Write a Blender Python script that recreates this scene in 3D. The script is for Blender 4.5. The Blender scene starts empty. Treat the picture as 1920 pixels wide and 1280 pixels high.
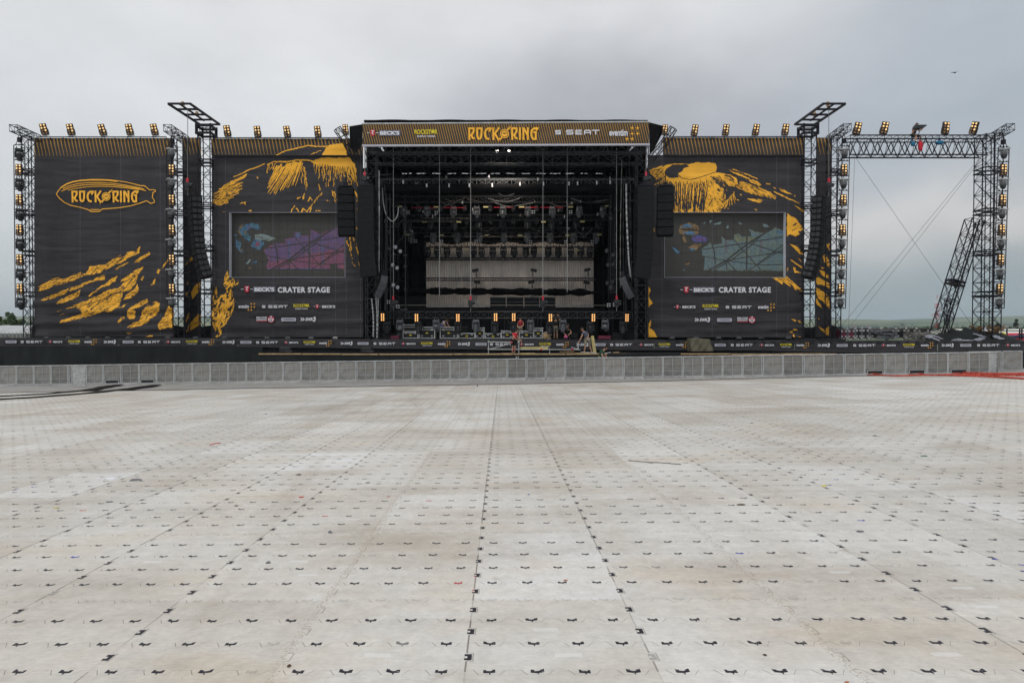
import bpy, bmesh, math, random
import numpy as np
from mathutils import Vector, Matrix, Euler

# ---------------------------------------------------------------- camera, sky, sun, exposure
SC = bpy.context.scene
COL = SC.collection
R = math.radians
F = 1280.0                      # focal length in pixels of the 1920 px wide photograph
EYE = 1.7
PITCH = math.atan(22.0 / F)
cam_data = bpy.data.cameras.new("camera")
cam_data.sensor_width = 36.0
cam_data.lens = 36.0 * F / 1920.0
cam_data.clip_start = 0.1
cam_data.clip_end = 20000
cam = bpy.data.objects.new("camera", cam_data)
COL.objects.link(cam)
cam.location = (0, 0, EYE)
cam.rotation_euler = (math.pi / 2 - PITCH, 0, 0)
SC.camera = cam

world = bpy.data.worlds.new("World")
SC.world = world
world.use_nodes = True

SUN_EL, SUN_ROT = R(58), R(200)
def build_sky():
    nt = world.node_tree
    N, L = nt.nodes, nt.links
    N.clear()
    out = N.new('ShaderNodeOutputWorld')
    bg = N.new('ShaderNodeBackground')
    bg.inputs['Strength'].default_value = 0.1
    L.new(bg.outputs[0], out.inputs[0])
    sky = N.new('ShaderNodeTexSky')
    sky.sky_type = 'NISHITA'
    sky.sun_disc = False
    sky.sun_elevation = SUN_EL
    sky.sun_rotation = SUN_ROT
    tc = N.new('ShaderNodeTexCoord')
    sep = N.new('ShaderNodeSeparateXYZ')
    L.new(tc.outputs['Generated'], sep.inputs[0])
    def noise(scale, sx, sy, sz, detail=5.0, rough=0.55, off=0.0):
        mp = N.new('ShaderNodeMapping')
        mp.inputs['Scale'].default_value = (sx, sy, sz)
        mp.inputs['Location'].default_value = (off, off * .7, off * .3)
        L.new(tc.outputs['Generated'], mp.inputs[0])
        n = N.new('ShaderNodeTexNoise')
        n.inputs['Scale'].default_value = scale
        n.inputs['Detail'].default_value = detail
        n.inputs['Roughness'].default_value = rough
        L.new(mp.outputs[0], n.inputs['Vector'])
        return n.outputs[0]
    def m(op, a, b=None, c=None, clamp=False):
        n = N.new('ShaderNodeMath'); n.operation = op; n.use_clamp = clamp
        for i, v in enumerate((a, b, c)):
            if v is None: continue
            if isinstance(v, (int, float)): n.inputs[i].default_value = v
            else: L.new(v, n.inputs[i])
        return n.outputs[0]
    def ramp(fac, stops):
        r = N.new('ShaderNodeValToRGB')
        r.color_ramp.interpolation = 'B_SPLINE'
        e = r.color_ramp.elements
        while len(e) > 1: e.remove(e[0])
        first = True
        for p, c in stops:
            el = e[0] if first else e.new(p)
            el.position = p
            if isinstance(c, (int, float)): c = (c, c, c)
            el.color = (*c, 1)
            first = False
        L.new(fac, r.inputs[0])
        return r.outputs[0]
    n1 = noise(2.0, 1, 1, 1.5)
    n2 = noise(2.6, 1, 1, 2.0, 6.0, 0.5, 3.1)
    n3 = noise(1.1, 1, 1, 2.0, 3.0, 0.5, 7.7)
    z = m('ADD', sep.outputs[2], m('MULTIPLY', m('SUBTRACT', n1, 0.5), 0.26))
    left = ramp(z, [(0.0, (.52, .56, .58)), (0.10, (.60, .63, .65)), (0.30, (.77, .785, .80)), (0.43, (.82, .83, .845)), (0.7, (.83, .83, .83)), (1, (.85, .85, .84))])
    mid = ramp(z, [(0.0, (.40, .45, .47)), (0.08, (.44, .47, .49)), (0.16, (.56, .57, .58)), (0.24, (.46, .475, .51)), (0.30, (.45, .46, .50)), (0.36, (.62, .63, .655)), (0.42, (.79, .80, .815)), (1, (.85, .85, .84))])
    right = ramp(z, [(0.0, (.37, .44, .46)), (0.035, (.34, .40, .43)), (0.08, (.42, .46, .48)), (0.115, (.60, .59, .58)), (0.15, (.68, .665, .65)), (0.19, (.50, .525, .55)),
                     (0.25, (.40, .445, .49)), (0.31, (.45, .495, .545)), (0.43, (.56, .60, .65)), (0.6, (.68, .70, .73)), (1, (.85, .85, .84))])
    x = m('ADD', sep.outputs[0], m('MULTIPLY', m('SUBTRACT', n3, 0.5), 0.4))
    def step(a, b):
        mr = N.new('ShaderNodeMapRange'); mr.interpolation_type = 'SMOOTHSTEP'
        mr.inputs['From Min'].default_value = a; mr.inputs['From Max'].default_value = b
        L.new(x, mr.inputs[0]); return mr.outputs[0]
    def mixc(f, a, b):
        q = N.new('ShaderNodeMix'); q.data_type = 'RGBA'
        L.new(f, q.inputs[0]); L.new(a, q.inputs[6]); L.new(b, q.inputs[7]); return q
    mix = mixc(step(.22, .52), mixc(step(-.30, .14), left, mid).outputs[2], right)
    n4 = noise(5.0, 1, 1, 2.6, 7.0, 0.55, 5.3)
    br = m('ADD', 0.66, m('ADD', m('MULTIPLY', n2, 0.42), m('MULTIPLY', n4, 0.26)))
    vm = N.new('ShaderNodeVectorMath'); vm.operation = 'SCALE'
    L.new(mix.outputs[2], vm.inputs[0]); L.new(m('MULTIPLY', br, 10.0), vm.inputs['Scale'])
    fin = N.new('ShaderNodeMix'); fin.data_type = 'RGBA'
    fin.inputs[0].default_value = 0.94
    L.new(sky.outputs[0], fin.inputs[6]); L.new(vm.outputs[0], fin.inputs[7])
    L.new(fin.outputs[2], bg.inputs[0])
build_sky()

sun_d = bpy.data.lights.new("sun", 'SUN')
sun_d.energy = 1.0
sun_d.angle = R(18)
sun_d.color = (1.0, 0.97, 0.93)
sun = bpy.data.objects.new("sun", sun_d)
COL.objects.link(sun)
# from behind the camera, high, a little to the left
sun.rotation_euler = (R(90) - SUN_EL, 0, R(-20))

SC.view_settings.view_transform = 'Standard'
SC.view_settings.look = 'None'
SC.view_settings.exposure = 0.0
SC.view_settings.gamma = 1.0
SC.cycles.max_bounces = 6

# ---------------------------------------------------------------- helpers
rnd = random.Random(7)
CT, ST = math.cos(PITCH), math.sin(PITCH)
def W(u, v, Y):
    """point of the place that stands at depth Y on the sight line of photo pixel u, v"""
    b = (640.0 - v) / F
    dy = CT + b * ST
    return Vector(((u - 960.0) / F / dy * Y, Y, EYE + (b * CT - ST) / dy * Y))
GA, GB = -0.031, 0.015
def smooth(t):
    t = max(0.0, min(1.0, t)); return t * t * (3 - 2 * t)
def gz(x, y):
    """height of the airfield ground"""
    xx = max(-70.0, min(70.0, x))
    k = smooth((y - 62) / 60.0)
    near = GA * max(-30, min(y, 70)) + GB * xx
    return near * (1 - k) + (-4.5) * k
def G(u, v):
    """point of the ground under photo pixel u, v"""
    b = (640.0 - v) / F
    d = Vector(((u - 960.0) / F, CT + b * ST, b * CT - ST))
    t = EYE / (GA * d.y + GB * d.x - d.z)
    p = Vector((d.x * t, d.y * t, 0)); p.z = gz(p.x, p.y)
    return p
def lin(h):
    h = h.lstrip('#'); o = []
    for i in (0, 2, 4):
        c = int(h[i:i + 2], 16) / 255
        o.append(c / 12.92 if c <= .04045 else ((c + .055) / 1.055) ** 2.4)
    return tuple(o)

def tag(o, label=None, cat=None, group=None, kind=None):
    if label: o['label'] = label
    if cat: o['category'] = cat
    if group: o['group'] = group
    if kind: o['kind'] = kind
    return o
def thing(name, label, cat, loc=(0, 0, 0), rot=None, group=None):
    o = bpy.data.objects.new(name, None)
    o.empty_display_size = 0.2
    COL.objects.link(o)
    o.location = loc
    if rot: o.rotation_euler = rot
    return tag(o, label, cat, group)
KIDS = {}
def setparent(o, p):
    o.parent = p
    KIDS.setdefault(p.name, []).append(o)
def kids(o): return list(KIDS.get(o.name, []))
def dup(root, loc, rot=None, label=None, group=None, scale=None):
    r = root.copy(); COL.objects.link(r); r.location = loc
    if rot is not None: r.rotation_euler = rot
    if scale is not None: r.scale = scale
    if label: r['label'] = label
    if group: r['group'] = group
    for ch in kids(root):
        c = ch.copy(); COL.objects.link(c); setparent(c, r)
        for g in kids(ch):
            d = g.copy(); COL.objects.link(d); setparent(d, c)
    return r
ORD = "first second third fourth fifth sixth seventh eighth ninth tenth eleventh twelfth thirteenth fourteenth fifteenth sixteenth seventeenth eighteenth nineteenth twentieth".split()
TENS = {2: "twenty", 3: "thirty", 4: "forty", 5: "fifty", 6: "sixty"}
def nth(i):
    if i < 20: return ORD[i]
    t, r = divmod(i + 1, 10)
    if r == 0: return {2: "twentieth", 3: "thirtieth", 4: "fortieth", 5: "fiftieth", 6: "sixtieth"}[t]
    return TENS[t] + "-" + ORD[r - 1]

class MB:
    """collects boxes, tubes and polygons and links them as one mesh object"""
    def __init__(s): s.v, s.f, s.m = [], [], []; s.mi = 0
    def add(s, vs, fs):
        b = len(s.v); s.v += [tuple(p) for p in vs]
        for f in fs: s.f.append(tuple(b + i for i in f)); s.m.append(s.mi)
        return s
    def box(s, c, size, rot=None):
        hx, hy, hz = size[0] / 2, size[1] / 2, size[2] / 2
        ps = [Vector((x, y, z)) for z in (-hz, hz) for y in (-hy, hy) for x in (-hx, hx)]
        if rot is not None:
            M = rot if isinstance(rot, Matrix) else Euler(rot).to_matrix()
            ps = [M @ p for p in ps]
        c = Vector(c)
        return s.add([p + c for p in ps], [(0, 2, 3, 1), (4, 5, 7, 6), (0, 1, 5, 4), (2, 6, 7, 3), (0, 4, 6, 2), (1, 3, 7, 5)])
    def bevbox(s, c, size, bev=0.02, rot=None):
        """box with chamfered vertical edges and top rim"""
        hx, hy, hz = size[0] / 2, size[1] / 2, size[2] / 2
        b = min(bev, hx * .4, hy * .4, hz * .4)
        def ring(ix, z):
            ax, ay = hx - ix, hy - ix
            return [(-ax, -ay + b, z), (-ax + b, -ay, z), (ax - b, -ay, z), (ax, -ay + b, z), (ax, ay - b, z), (ax - b, ay, z), (-ax + b, ay, z), (-ax, ay - b, z)]
        ps = [Vector(p) for p in ring(b, -hz) + ring(0, -hz + b) + ring(0, hz - b) + ring(b, hz)]
        if rot is not None:
            M = rot if isinstance(rot, Matrix) else Euler(rot).to_matrix()
            ps = [M @ p for p in ps]
        c = Vector(c)
        fs = [tuple(reversed(range(8))), tuple(range(24, 32))]
        for k in range(3):
            for i in range(8):
                j = (i + 1) % 8
                fs.append((k * 8 + i, k * 8 + j, k * 8 + 8 + j, k * 8 + 8 + i))
        return s.add([p + c for p in ps], fs)
    def tube(s, a, b, r, n=6, r2=None, caps=True):
        a, b = Vector(a), Vector(b); d = b - a
        if d.length < 1e-6: return s
        d.normalize()
        u = d.orthogonal().normalized(); w = d.cross(u)
        r2 = r if r2 is None else r2
        vs = []
        for p, rr in ((a, r), (b, r2)):
            for i in range(n):
                t = 2 * math.pi * (i + .5) / n
                vs.append(p + u * (rr * math.cos(t)) + w * (rr * math.sin(t)))
        fs = [(i, (i + 1) % n, n + (i + 1) % n, n + i) for i in range(n)]
        if caps: fs += [tuple(reversed(range(n))), tuple(range(n, 2 * n))]
        return s.add(vs, fs)
    def path(s, pts, r, n=6):
        for a, b in zip(pts, pts[1:]): s.tube(a, b, r, n)
        return s
    def lathe(s, c, prof, n=16, axis='Z', M=None):
        """prof: list of (radius, height) round the axis"""
        vs, fs = [], []
        for r, h in prof:
            for i in range(n):
                t = 2 * math.pi * i / n
                p = Vector((r * math.cos(t), r * math.sin(t), h))
                if axis == 'Y': p = Vector((p.x, p.z, -p.y))
                if axis == 'X': p = Vector((p.z, p.x, p.y))
                if M is not None: p = M @ p
                vs.append(p + Vector(c))
        for k in range(len(prof) - 1):
            for i in range(n):
                j = (i + 1) % n
                fs.append((k * n + i, k * n + j, (k + 1) * n + j, (k + 1) * n + i))
        fs.append(tuple(reversed(range(n)))); fs.append(tuple(range((len(prof) - 1) * n, len(prof) * n)))
        return s.add(vs, fs)
    def quad(s, a, b, c, d): return s.add([a, b, c, d], [(0, 1, 2, 3)])
    def poly(s, ps): return s.add(ps, [tuple(range(len(ps)))])
    def slab(s, ps, off):
        """polygon given thickness by the offset vector"""
        n = len(ps); off = Vector(off); q = [Vector(p) + off for p in ps]
        fs = [tuple(range(n)), tuple(reversed(range(n, 2 * n)))]
        for i in range(n):
            j = (i + 1) % n; fs.append((i, n + i, n + j, j))
        return s.add([Vector(p) for p in ps] + q, fs)
    def truss(s, a, b, w, h, bay=1.0, rc=.03, rd=.017, up=(0, 0, 1), n=4, xb=False):
        """box truss with four chords from a to b (centre line); w across, h along up"""
        a, b = Vector(a), Vector(b); d = (b - a); Ln = d.length; d.normalize()
        up = Vector(up); side = d.cross(up).normalized(); up = side.cross(d).normalized()
        cs = [side * (sx * w / 2) + up * (sz * h / 2) for sx, sz in ((-1, -1), (1, -1), (1, 1), (-1, 1))]
        for c in cs: s.tube(a + c, b + c, rc, n)
        k = max(1, round(Ln / bay))
        for i in range(k):
            p, q = a + d * (Ln * i / k), a + d * (Ln * (i + 1) / k)
            for j in range(4):
                c0, c1 = cs[j], cs[(j + 1) % 4]
                if xb:
                    s.tube(p + c0, q + c1, rd, n, caps=False); s.tube(p + c1, q + c0, rd, n, caps=False)
                elif i % 2 == 0: s.tube(p + c0, q + c1, rd, n, caps=False)
                else: s.tube(p + c1, q + c0, rd, n, caps=False)
                s.tube(p + c0, p + c1, rd, n, caps=False)
                if i == k - 1: s.tube(q + c0, q + c1, rd, n, caps=False)
        return s
    def mesh(s, name, mats, smooth_=False, off=None):
        me = bpy.data.meshes.new(name)
        vs = s.v if off is None else [(p[0] - off[0], p[1] - off[1], p[2] - off[2]) for p in s.v]
        me.from_pydata(vs, [], s.f)
        if not isinstance(mats, (list, tuple)): mats = [mats]
        for m_ in mats: me.materials.append(m_)
        if len(mats) > 1: me.polygons.foreach_set('material_index', s.m)
        if smooth_: me.polygons.foreach_set('use_smooth', [True] * len(me.polygons))
        me.update()
        return me
    def build(s, name, mats, parent=None, smooth_=False, local=False):
        """world coordinates unless local; a top-level mesh gets its origin at its base"""
        if parent is None:
            xs = [p[0] for p in s.v]; ys = [p[1] for p in s.v]; zs = [p[2] for p in s.v]
            off = Vector(((min(xs) + max(xs)) / 2, (min(ys) + max(ys)) / 2, min(zs)))
        else:
            root = parent
            while root.parent: root = root.parent
            off = Vector((0, 0, 0)) if local else root.location.copy()
        o = bpy.data.objects.new(name, s.mesh(name, mats, smooth_, off))
        COL.objects.link(o)
        if parent is None: o.location = off
        else: setparent(o, parent)
        return o

# ---------------------------------------------------------------- materials
MATS = {}
def mat(name, rgb, rough=.6, metal=0.0, var=.18, scale=4.0, bump=0.0, bscale=40.0, rand=0.0, spec=.4, tint=None):
    if isinstance(rgb, str): rgb = lin(rgb)
    m = bpy.data.materials.new(name); m.use_nodes = True
    nt = m.node_tree; N, L = nt.nodes, nt.links
    bs = N['Principled BSDF']
    bs.inputs['Roughness'].default_value = rough
    bs.inputs['Metallic'].default_value = metal
    bs.inputs['Specular IOR Level'].default_value = spec
    tc = N.new('ShaderNodeTexCoord')
    no = N.new('ShaderNodeTexNoise')
    no.inputs['Scale'].default_value = scale; no.inputs['Detail'].default_value = 6
    L.new(tc.outputs['Object'], no.inputs['Vector'])
    mr = N.new('ShaderNodeMapRange')
    mr.inputs['From Min'].default_value = .3; mr.inputs['From Max'].default_value = .7
    mr.inputs['To Min'].default_value = 1 - var; mr.inputs['To Max'].default_value = 1 + var
    L.new(no.outputs[0], mr.inputs[0])
    fac = mr.outputs[0]
    if rand:
        oi = N.new('ShaderNodeObjectInfo')
        r2 = N.new('ShaderNodeMapRange')
        r2.inputs['To Min'].default_value = 1 - rand; r2.inputs['To Max'].default_value = 1 + rand
        L.new(oi.outputs['Random'], r2.inputs[0])
        mm = N.new('ShaderNodeMath'); mm.operation = 'MULTIPLY'
        L.new(fac, mm.inputs[0]); L.new(r2.outputs[0], mm.inputs[1]); fac = mm.outputs[0]
    vm = N.new('ShaderNodeVectorMath'); vm.operation = 'SCALE'
    vm.inputs[0].default_value = rgb
    L.new(fac, vm.inputs['Scale'])
    if tint:
        n2 = N.new('ShaderNodeTexNoise'); n2.inputs['Scale'].default_value = scale * .37; n2.inputs['Detail'].default_value = 4
        L.new(tc.outputs['Object'], n2.inputs['Vector'])
        r3 = N.new('ShaderNodeMapRange'); r3.inputs['From Min'].default_value = .45; r3.inputs['From Max'].default_value = .7
        L.new(n2.outputs[0], r3.inputs[0])
        mx = N.new('ShaderNodeMix'); mx.data_type = 'RGBA'
        L.new(r3.outputs[0], mx.inputs[0]); L.new(vm.outputs[0], mx.inputs[6]); mx.inputs[7].default_value = (*tint, 1)
        L.new(mx.outputs[2], bs.inputs['Base Color'])
    else:
        L.new(vm.outputs[0], bs.inputs['Base Color'])
    if bump:
        n3 = N.new('ShaderNodeTexNoise'); n3.inputs['Scale'].default_value = bscale; n3.inputs['Detail'].default_value = 4
        L.new(tc.outputs['Object'], n3.inputs['Vector'])
        bp = N.new('ShaderNodeBump'); bp.inputs['Strength'].default_value = bump; bp.inputs['Distance'].default_value = .03
        L.new(n3.outputs[0], bp.inputs['Height']); L.new(bp.outputs[0], bs.inputs['Normal'])
    MATS[name] = m
    return m
def glow(name, rgb, strength, base=(.1, .1, .1)):
    m = bpy.data.materials.new(name); m.use_nodes = True
    bs = m.node_tree.nodes['Principled BSDF']
    bs.inputs['Base Color'].default_value = (*base, 1)
    bs.inputs['Emission Color'].default_value = (*rgb, 1)
    bs.inputs['Emission Strength'].default_value = strength
    bs.inputs['Roughness'].default_value = .3
    return m

M_truss = mat('dark_steel', (.011, .010, .016), .55, 0, .3, spec=.25)
M_black = mat('black_paint', (.014, .014, .016), .5, 0, .3)
M_blackcloth = mat('black_cloth', (.006, .006, .007), .95, 0, .4, 1.2, .6, 3, spec=.1)
M_banner = mat('banner_fabric', (.043, .041, .045), .75, 0, .15, .6, .35, 2.2, spec=.25)
M_gold = mat('gold_print', lin('#fcba40'), .7, 0, .10, .7, .2, 2.2, spec=.25)
M_stripe = mat('gold_stripe_print', lin('#a07a3c'), .7, 0, .1, .7, .2, 2.2, spec=.25)
def wrinkle(m, k=.8):
    nt = m.node_tree; N, L = nt.nodes, nt.links; bs = N['Principled BSDF']; old = bs.inputs['Normal'].links[0].from_socket
    tc = N.new('ShaderNodeTexCoord'); h = None
    for sc, rot, wt in (((.20, 1, 1.3), .15, .55), ((.22, 1, 1.2), -.75, .8), ((.25, 1, 1.2), .8, .7), ((1.5, 1, .16), .06, .6)):
        mp = N.new('ShaderNodeMapping'); mp.inputs['Scale'].default_value = sc; mp.inputs['Rotation'].default_value = (0, rot, 0)
        L.new(tc.outputs['Object'], mp.inputs[0]); n = N.new('ShaderNodeTexNoise'); n.inputs['Scale'].default_value = 1.0; n.inputs['Detail'].default_value = 1.6; n.inputs['Distortion'].default_value = .9
        L.new(mp.outputs[0], n.inputs['Vector']); q = N.new('ShaderNodeMath'); q.operation = 'MULTIPLY_ADD'; q.inputs[1].default_value = wt
        L.new(n.outputs[0], q.inputs[0])
        if h: L.new(h, q.inputs[2])
        else: q.inputs[2].default_value = 0
        h = q.outputs[0]
    b = N.new('ShaderNodeBump'); b.inputs['Strength'].default_value = k; b.inputs['Distance'].default_value = .22
    L.new(h, b.inputs['Height']); L.new(old, b.inputs['Normal']); L.new(b.outputs[0], bs.inputs['Normal'])
wrinkle(M_banner, .62); wrinkle(M_gold, .45); wrinkle(M_stripe, .45)
M_white = mat('white_print', (.72, .73, .78), .7, 0, .06)
M_silver = mat('grey_print', (.50, .51, .58), .7, 0, .06)
M_red = mat('red_print', (.55, .02, .05), .6, 0, .06)
M_yellow = mat('yellow_print', (.75, .62, .03), .6, 0, .06)
M_navy = mat('dark_print', (.03, .03, .06), .6, 0, .06)
M_plate = mat('grey_print_panel', (.11, .11, .15), .6, 0, .06)
M_alu = mat('aluminium', (.42, .42, .42), .42, .6, .2, 3)
M_galv = mat('galvanised_steel', (.42, .43, .43), .5, .15, .25, 6)
M_perf = mat('perforated_plate', (.235, .235, .225), .6, .1, .30, 2.2, .3, 30, rand=.26, tint=(.24, .21, .18))
M_grid = mat('brace_steel', (.40, .40, .39), .55, .1, .2, 5)
M_tread = mat('tread_plate', (.40, .40, .40), .5, .3, .3, 3, .3, 60, rand=.15)
M_mesh = mat('black_mesh_screen', (.018, .021, .021), .8, 0, .35, .6, .4, 2.5, spec=.2)
M_wood = mat('raw_timber', (.47, .32, .17), .7, 0, .25, 4)
M_plank = mat('yellow_plank', (.50, .42, .18), .7, 0, .25, 4)
M_strs = mat('stage_truss_steel', (.045, .048, .055), .5, .2, .3)
M_lamp = glow('lit_lamp', (1.0, .64, .25), 1.0, (.6, .4, .2))
M_lamp_warm = glow('lit_warm_lamp', (1.0, .48, .15), 1.5, (.6, .35, .15))
M_lamp_dim = glow('dim_lamp', (1.0, .55, .2), .12, (.12, .09, .06))
M_work = glow('work_lamp', (1.0, .88, .72), 12.0)
M_house = mat('lamp_housing', (.035, .020, .015), .5, 0, .2)
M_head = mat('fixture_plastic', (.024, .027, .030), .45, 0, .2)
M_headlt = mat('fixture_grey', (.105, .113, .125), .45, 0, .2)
M_lens = mat('fixture_lens', (.05, .06, .07), .08, 0, .1, spec=.8)
M_case = mat('case_laminate', (.012, .012, .014), .45, 0, .3, 6)
M_maroon = mat('case_maroon', (.13, .018, .040), .5, 0, .25, 5)
M_edge = mat('case_aluminium_edge', (.55, .56, .57), .35, .7, .15, 8)
M_tagp = mat('pale_yellow_label', (.55, .50, .24), .7, 0, .1)
M_chain = mat('hoist_chain_steel', (.20, .19, .175), .5, .4, .3, 8)
M_grille = mat('speaker_grille', (.015, .016, .017), .85, 0, .25, 9, .4, 90, spec=.12)
M_cab = mat('speaker_cabinet', (.009, .010, .011), .7, 0, .25, 6, spec=.2)
M_curtain = mat('beige_curtain', (.72, .66, .61), .85, 0, .12, 1.0, spec=.1)
M_orange = mat('orange_cable', (.46, .060, .035), .6, 0, .25, 2)
M_rubber = mat('black_rubber', (.022, .020, .018), .95, 0, .35, 2, spec=.08)
M_skin = mat('skin', (.48, .27, .18), .6, 0, .1, 8)
M_hair = mat('dark_hair', (.03, .02, .015), .8, 0, .3, 20)
# ---------------------------------------------------------------- ground and event floor
class E:
    """tiny expression builder for math nodes"""
    nt = None
    def __init__(s, k): s.k = k
    @staticmethod
    def op(name, *a, clamp=False):
        n = E.nt.nodes.new('ShaderNodeMath'); n.operation = name; n.use_clamp = clamp
        for i, x in enumerate(a):
            if isinstance(x, E): E.nt.links.new(x.k, n.inputs[i])
            else: n.inputs[i].default_value = x
        return E(n.outputs[0])
    def __add__(s, o): return E.op('ADD', s, o)
    def __radd__(s, o): return E.op('ADD', o, s)
    def __sub__(s, o): return E.op('SUBTRACT', s, o)
    def __rsub__(s, o): return E.op('SUBTRACT', o, s)
    def __mul__(s, o): return E.op('MULTIPLY', s, o)
    __rmul__ = __mul__
    def __truediv__(s, o): return E.op('DIVIDE', s, o)
    def lt(s, o): return E.op('LESS_THAN', s, o)
    def gt(s, o): return E.op('GREATER_THAN', s, o)
    def abs(s): return E.op('ABSOLUTE', s)
    def floor(s): return E.op('FLOOR', s)
    def fract(s): return E.op('FRACT', s)
    def max(s, o): return E.op('MAXIMUM', s, o)
    def min(s, o): return E.op('MINIMUM', s, o)
    def map(s, a, b, c, d, sm=False):
        n = E.nt.nodes.new('ShaderNodeMapRange')
        if sm: n.interpolation_type = 'SMOOTHSTEP'
        E.nt.links.new(s.k, n.inputs[0])
        for i, x in enumerate((a, b, c, d)): n.inputs[i + 1].default_value = x
        return E(n.outputs[0])
def e_vec(x, y, z=0.0):
    n = E.nt.nodes.new('ShaderNodeCombineXYZ')
    for i, q in enumerate((x, y, z)):
        if isinstance(q, E): E.nt.links.new(q.k, n.inputs[i])
        else: n.inputs[i].default_value = q
    return n.outputs[0]
def e_white(vec):
    n = E.nt.nodes.new('ShaderNodeTexWhiteNoise'); n.noise_dimensions = '3D'
    E.nt.links.new(vec, n.inputs[0]); return E(n.outputs[0])
def e_noise(vec, scale, detail=4.0, rough=.55):
    n = E.nt.nodes.new('ShaderNodeTexNoise')
    n.inputs['Scale'].default_value = scale; n.inputs['Detail'].default_value = detail; n.inputs['Roughness'].default_value = rough
    E.nt.links.new(vec, n.inputs['Vector']); return E(n.outputs[0])
def e_mix(fac, a, b):
    n = E.nt.nodes.new('ShaderNodeMix'); n.data_type = 'RGBA'
    for i, q in ((0, fac), (6, a), (7, b)):
        if isinstance(q, E): E.nt.links.new(q.k, n.inputs[i])
        elif isinstance(q, tuple): n.inputs[i].default_value = (*q, 1)
        else: n.inputs[i].default_value = q
    return E(n.outputs[2])

def floor_material():
    m = bpy.data.materials.new('plastic_floor_panels'); m.use_nodes = True
    nt = m.node_tree; E.nt = nt
    bs = nt.nodes['Principled BSDF']
    tc = nt.nodes.new('ShaderNodeTexCoord')
    sp = nt.nodes.new('ShaderNodeSeparateXYZ'); nt.links.new(tc.outputs['Object'], sp.inputs[0])
    X, Y = E(sp.outputs[0]), E(sp.outputs[1])
    PW, RH = 1.02, 0.347
    U = (X + Y * 0.0156 + 0.194) / PW
    V = (Y + X * 0.03 - 3.59) / RH
    pu = U.floor(); su = (U + 0.5).floor()
    du = (U - su) * PW                       # distance to nearest seam
    row = (V + 0.5).floor(); dv = (V - row) * RH
    cu = ((U * 4).fract() - 0.5) * (PW / 4)  # distance to the nearest clip of the row
    cid = (U * 4).floor()
    prow = ((row - 3) / 5 + 0.001).floor()
    joint = (((row - 3) / 5) + 0.05).fract().lt(0.1)      # every fifth row joins two panels
    # joint rows: fract near 0
    rnd_clip = e_white(e_vec(cid, row, 1.0))
    rnd_pan = e_white(e_vec(pu, ((V - 3) / 5).floor(), 2.0))
    rnd_big = e_white(e_vec((U / 4).floor(), ((V - 3) / 20).floor(), 3.0))
    wob = e_noise(e_vec(X, Y, 0.0), 60.0, 2.0)
    grain = e_noise(e_vec(X, Y, 0.0), 9.0, 6.0, .7)
    smear = e_noise(e_vec(X * 0.35, Y * 1.0, 0.0), 1.1, 7.0, .62)
    stain = e_noise(e_vec(X, Y * 0.8, 4.0), 0.33, 6.0, .6)
    spot = e_noise(e_vec(X, Y, 9.0), 3.4, 5.0, .6)
    fiber = e_noise(e_vec(X * 4.0, Y * 60.0, 0.0), 2.0, 3.0)
    r2c = e_white(e_vec(cid, row, 11.0)); r3c = e_white(e_vec(cid, row, 12.0))
    cu = cu + (r2c - 0.5) * 0.008
    ax = cu.abs()
    jit = (e_noise(e_vec(X, Y, 2.0), 95.0, 2.0) - 0.5) * 0.008
    yy = dv - ax * r3c.map(0, 1, 0.10, 0.40) + cu * (r2c - 0.5) * 0.35 + jit
    ear = ax.gt(0.016) * ax.lt(r3c.map(0, 1, .030, .038)) * yy.abs().lt(0.0185)
    waist = ax.lt(0.02) * (yy + 0.004).abs().lt(0.0130)
    clip = ear.max(waist)
    clip = clip.max((cu - 0.004).abs().lt(0.004) * (dv + 0.016).abs().lt(0.014))
    present = 1.0 - joint * 0.80
    present = present * rnd_clip.map(0.03, 0.06, 0.25, 1.0)
    clip = clip * present * wob.map(0.28, 0.40, 0.35, 1.0)
    # interlocking edge of each row
    line_y = ax.map(0.055, 0.086, -0.034, 0.020)
    edge = (dv - line_y).abs().lt(0.0035)
    diag = ax.gt(0.054) * ax.lt(0.087)
    leftside = cu.lt(0.0)
    edge = edge * (0.12 + diag * 0.36 + diag * leftside * 0.28)
    # long seams between panel columns
    sclip_v = ((V.fract()) - 0.5) * RH
    rs = e_white(e_vec(su, 5.0, 0.0))
    plain = ((su - 0.5).abs() - 1.5).abs().lt(0.1).max(rs.lt(0.22))          # these seams are filled with dirt instead of showing clips
    seam = (du + (wob - 0.5) * 0.004).abs().lt(0.0052) * sclip_v.abs().gt(0.052)
    seam = seam * rs.map(0.2, 1.0, 0.35, 0.85) * e_white(e_vec(su, V.floor(), 15.0)).map(.2, .6, .25, 1.0) * (1.0 - plain * 0.9)
    crumb = (du + (grain - 0.5) * 0.10).abs().lt(0.03) * e_noise(e_vec(X, Y, 5.0), 70.0, 2.0).gt(0.60) * plain
    notch = (du - 0.036).abs().lt(0.004) * sclip_v.abs().lt(0.05) * 0.45
    notch = notch.max((sclip_v.abs() - 0.05).abs().lt(0.004) * (du - 0.018).abs().lt(0.02) * 0.35)
    sc = (du - 0.008 + jit).abs().lt(0.021) * (sclip_v + jit * 2.0).abs().lt(0.038)
    hole = (du + 0.004).abs().lt(0.008) * sclip_v.abs().lt(0.012)
    sc = (sc - hole).max(0.0) * (1.0 - plain) * e_white(e_vec(su, V.floor(), 8.0)).map(.05, .15, .4, 1.0)
    dark = clip.max(sc)
    lines = edge.max(seam).max(notch)
    # white name strip on each panel
    lab = (((U.fract()) - e_white(e_vec(pu, row, 16.0)).map(0, 1, .2, .8)) * PW).abs().lt(0.075) * (dv + 0.15).abs().lt(0.026) * e_white(e_vec(pu, row, 6.0)).gt(0.80)
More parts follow.
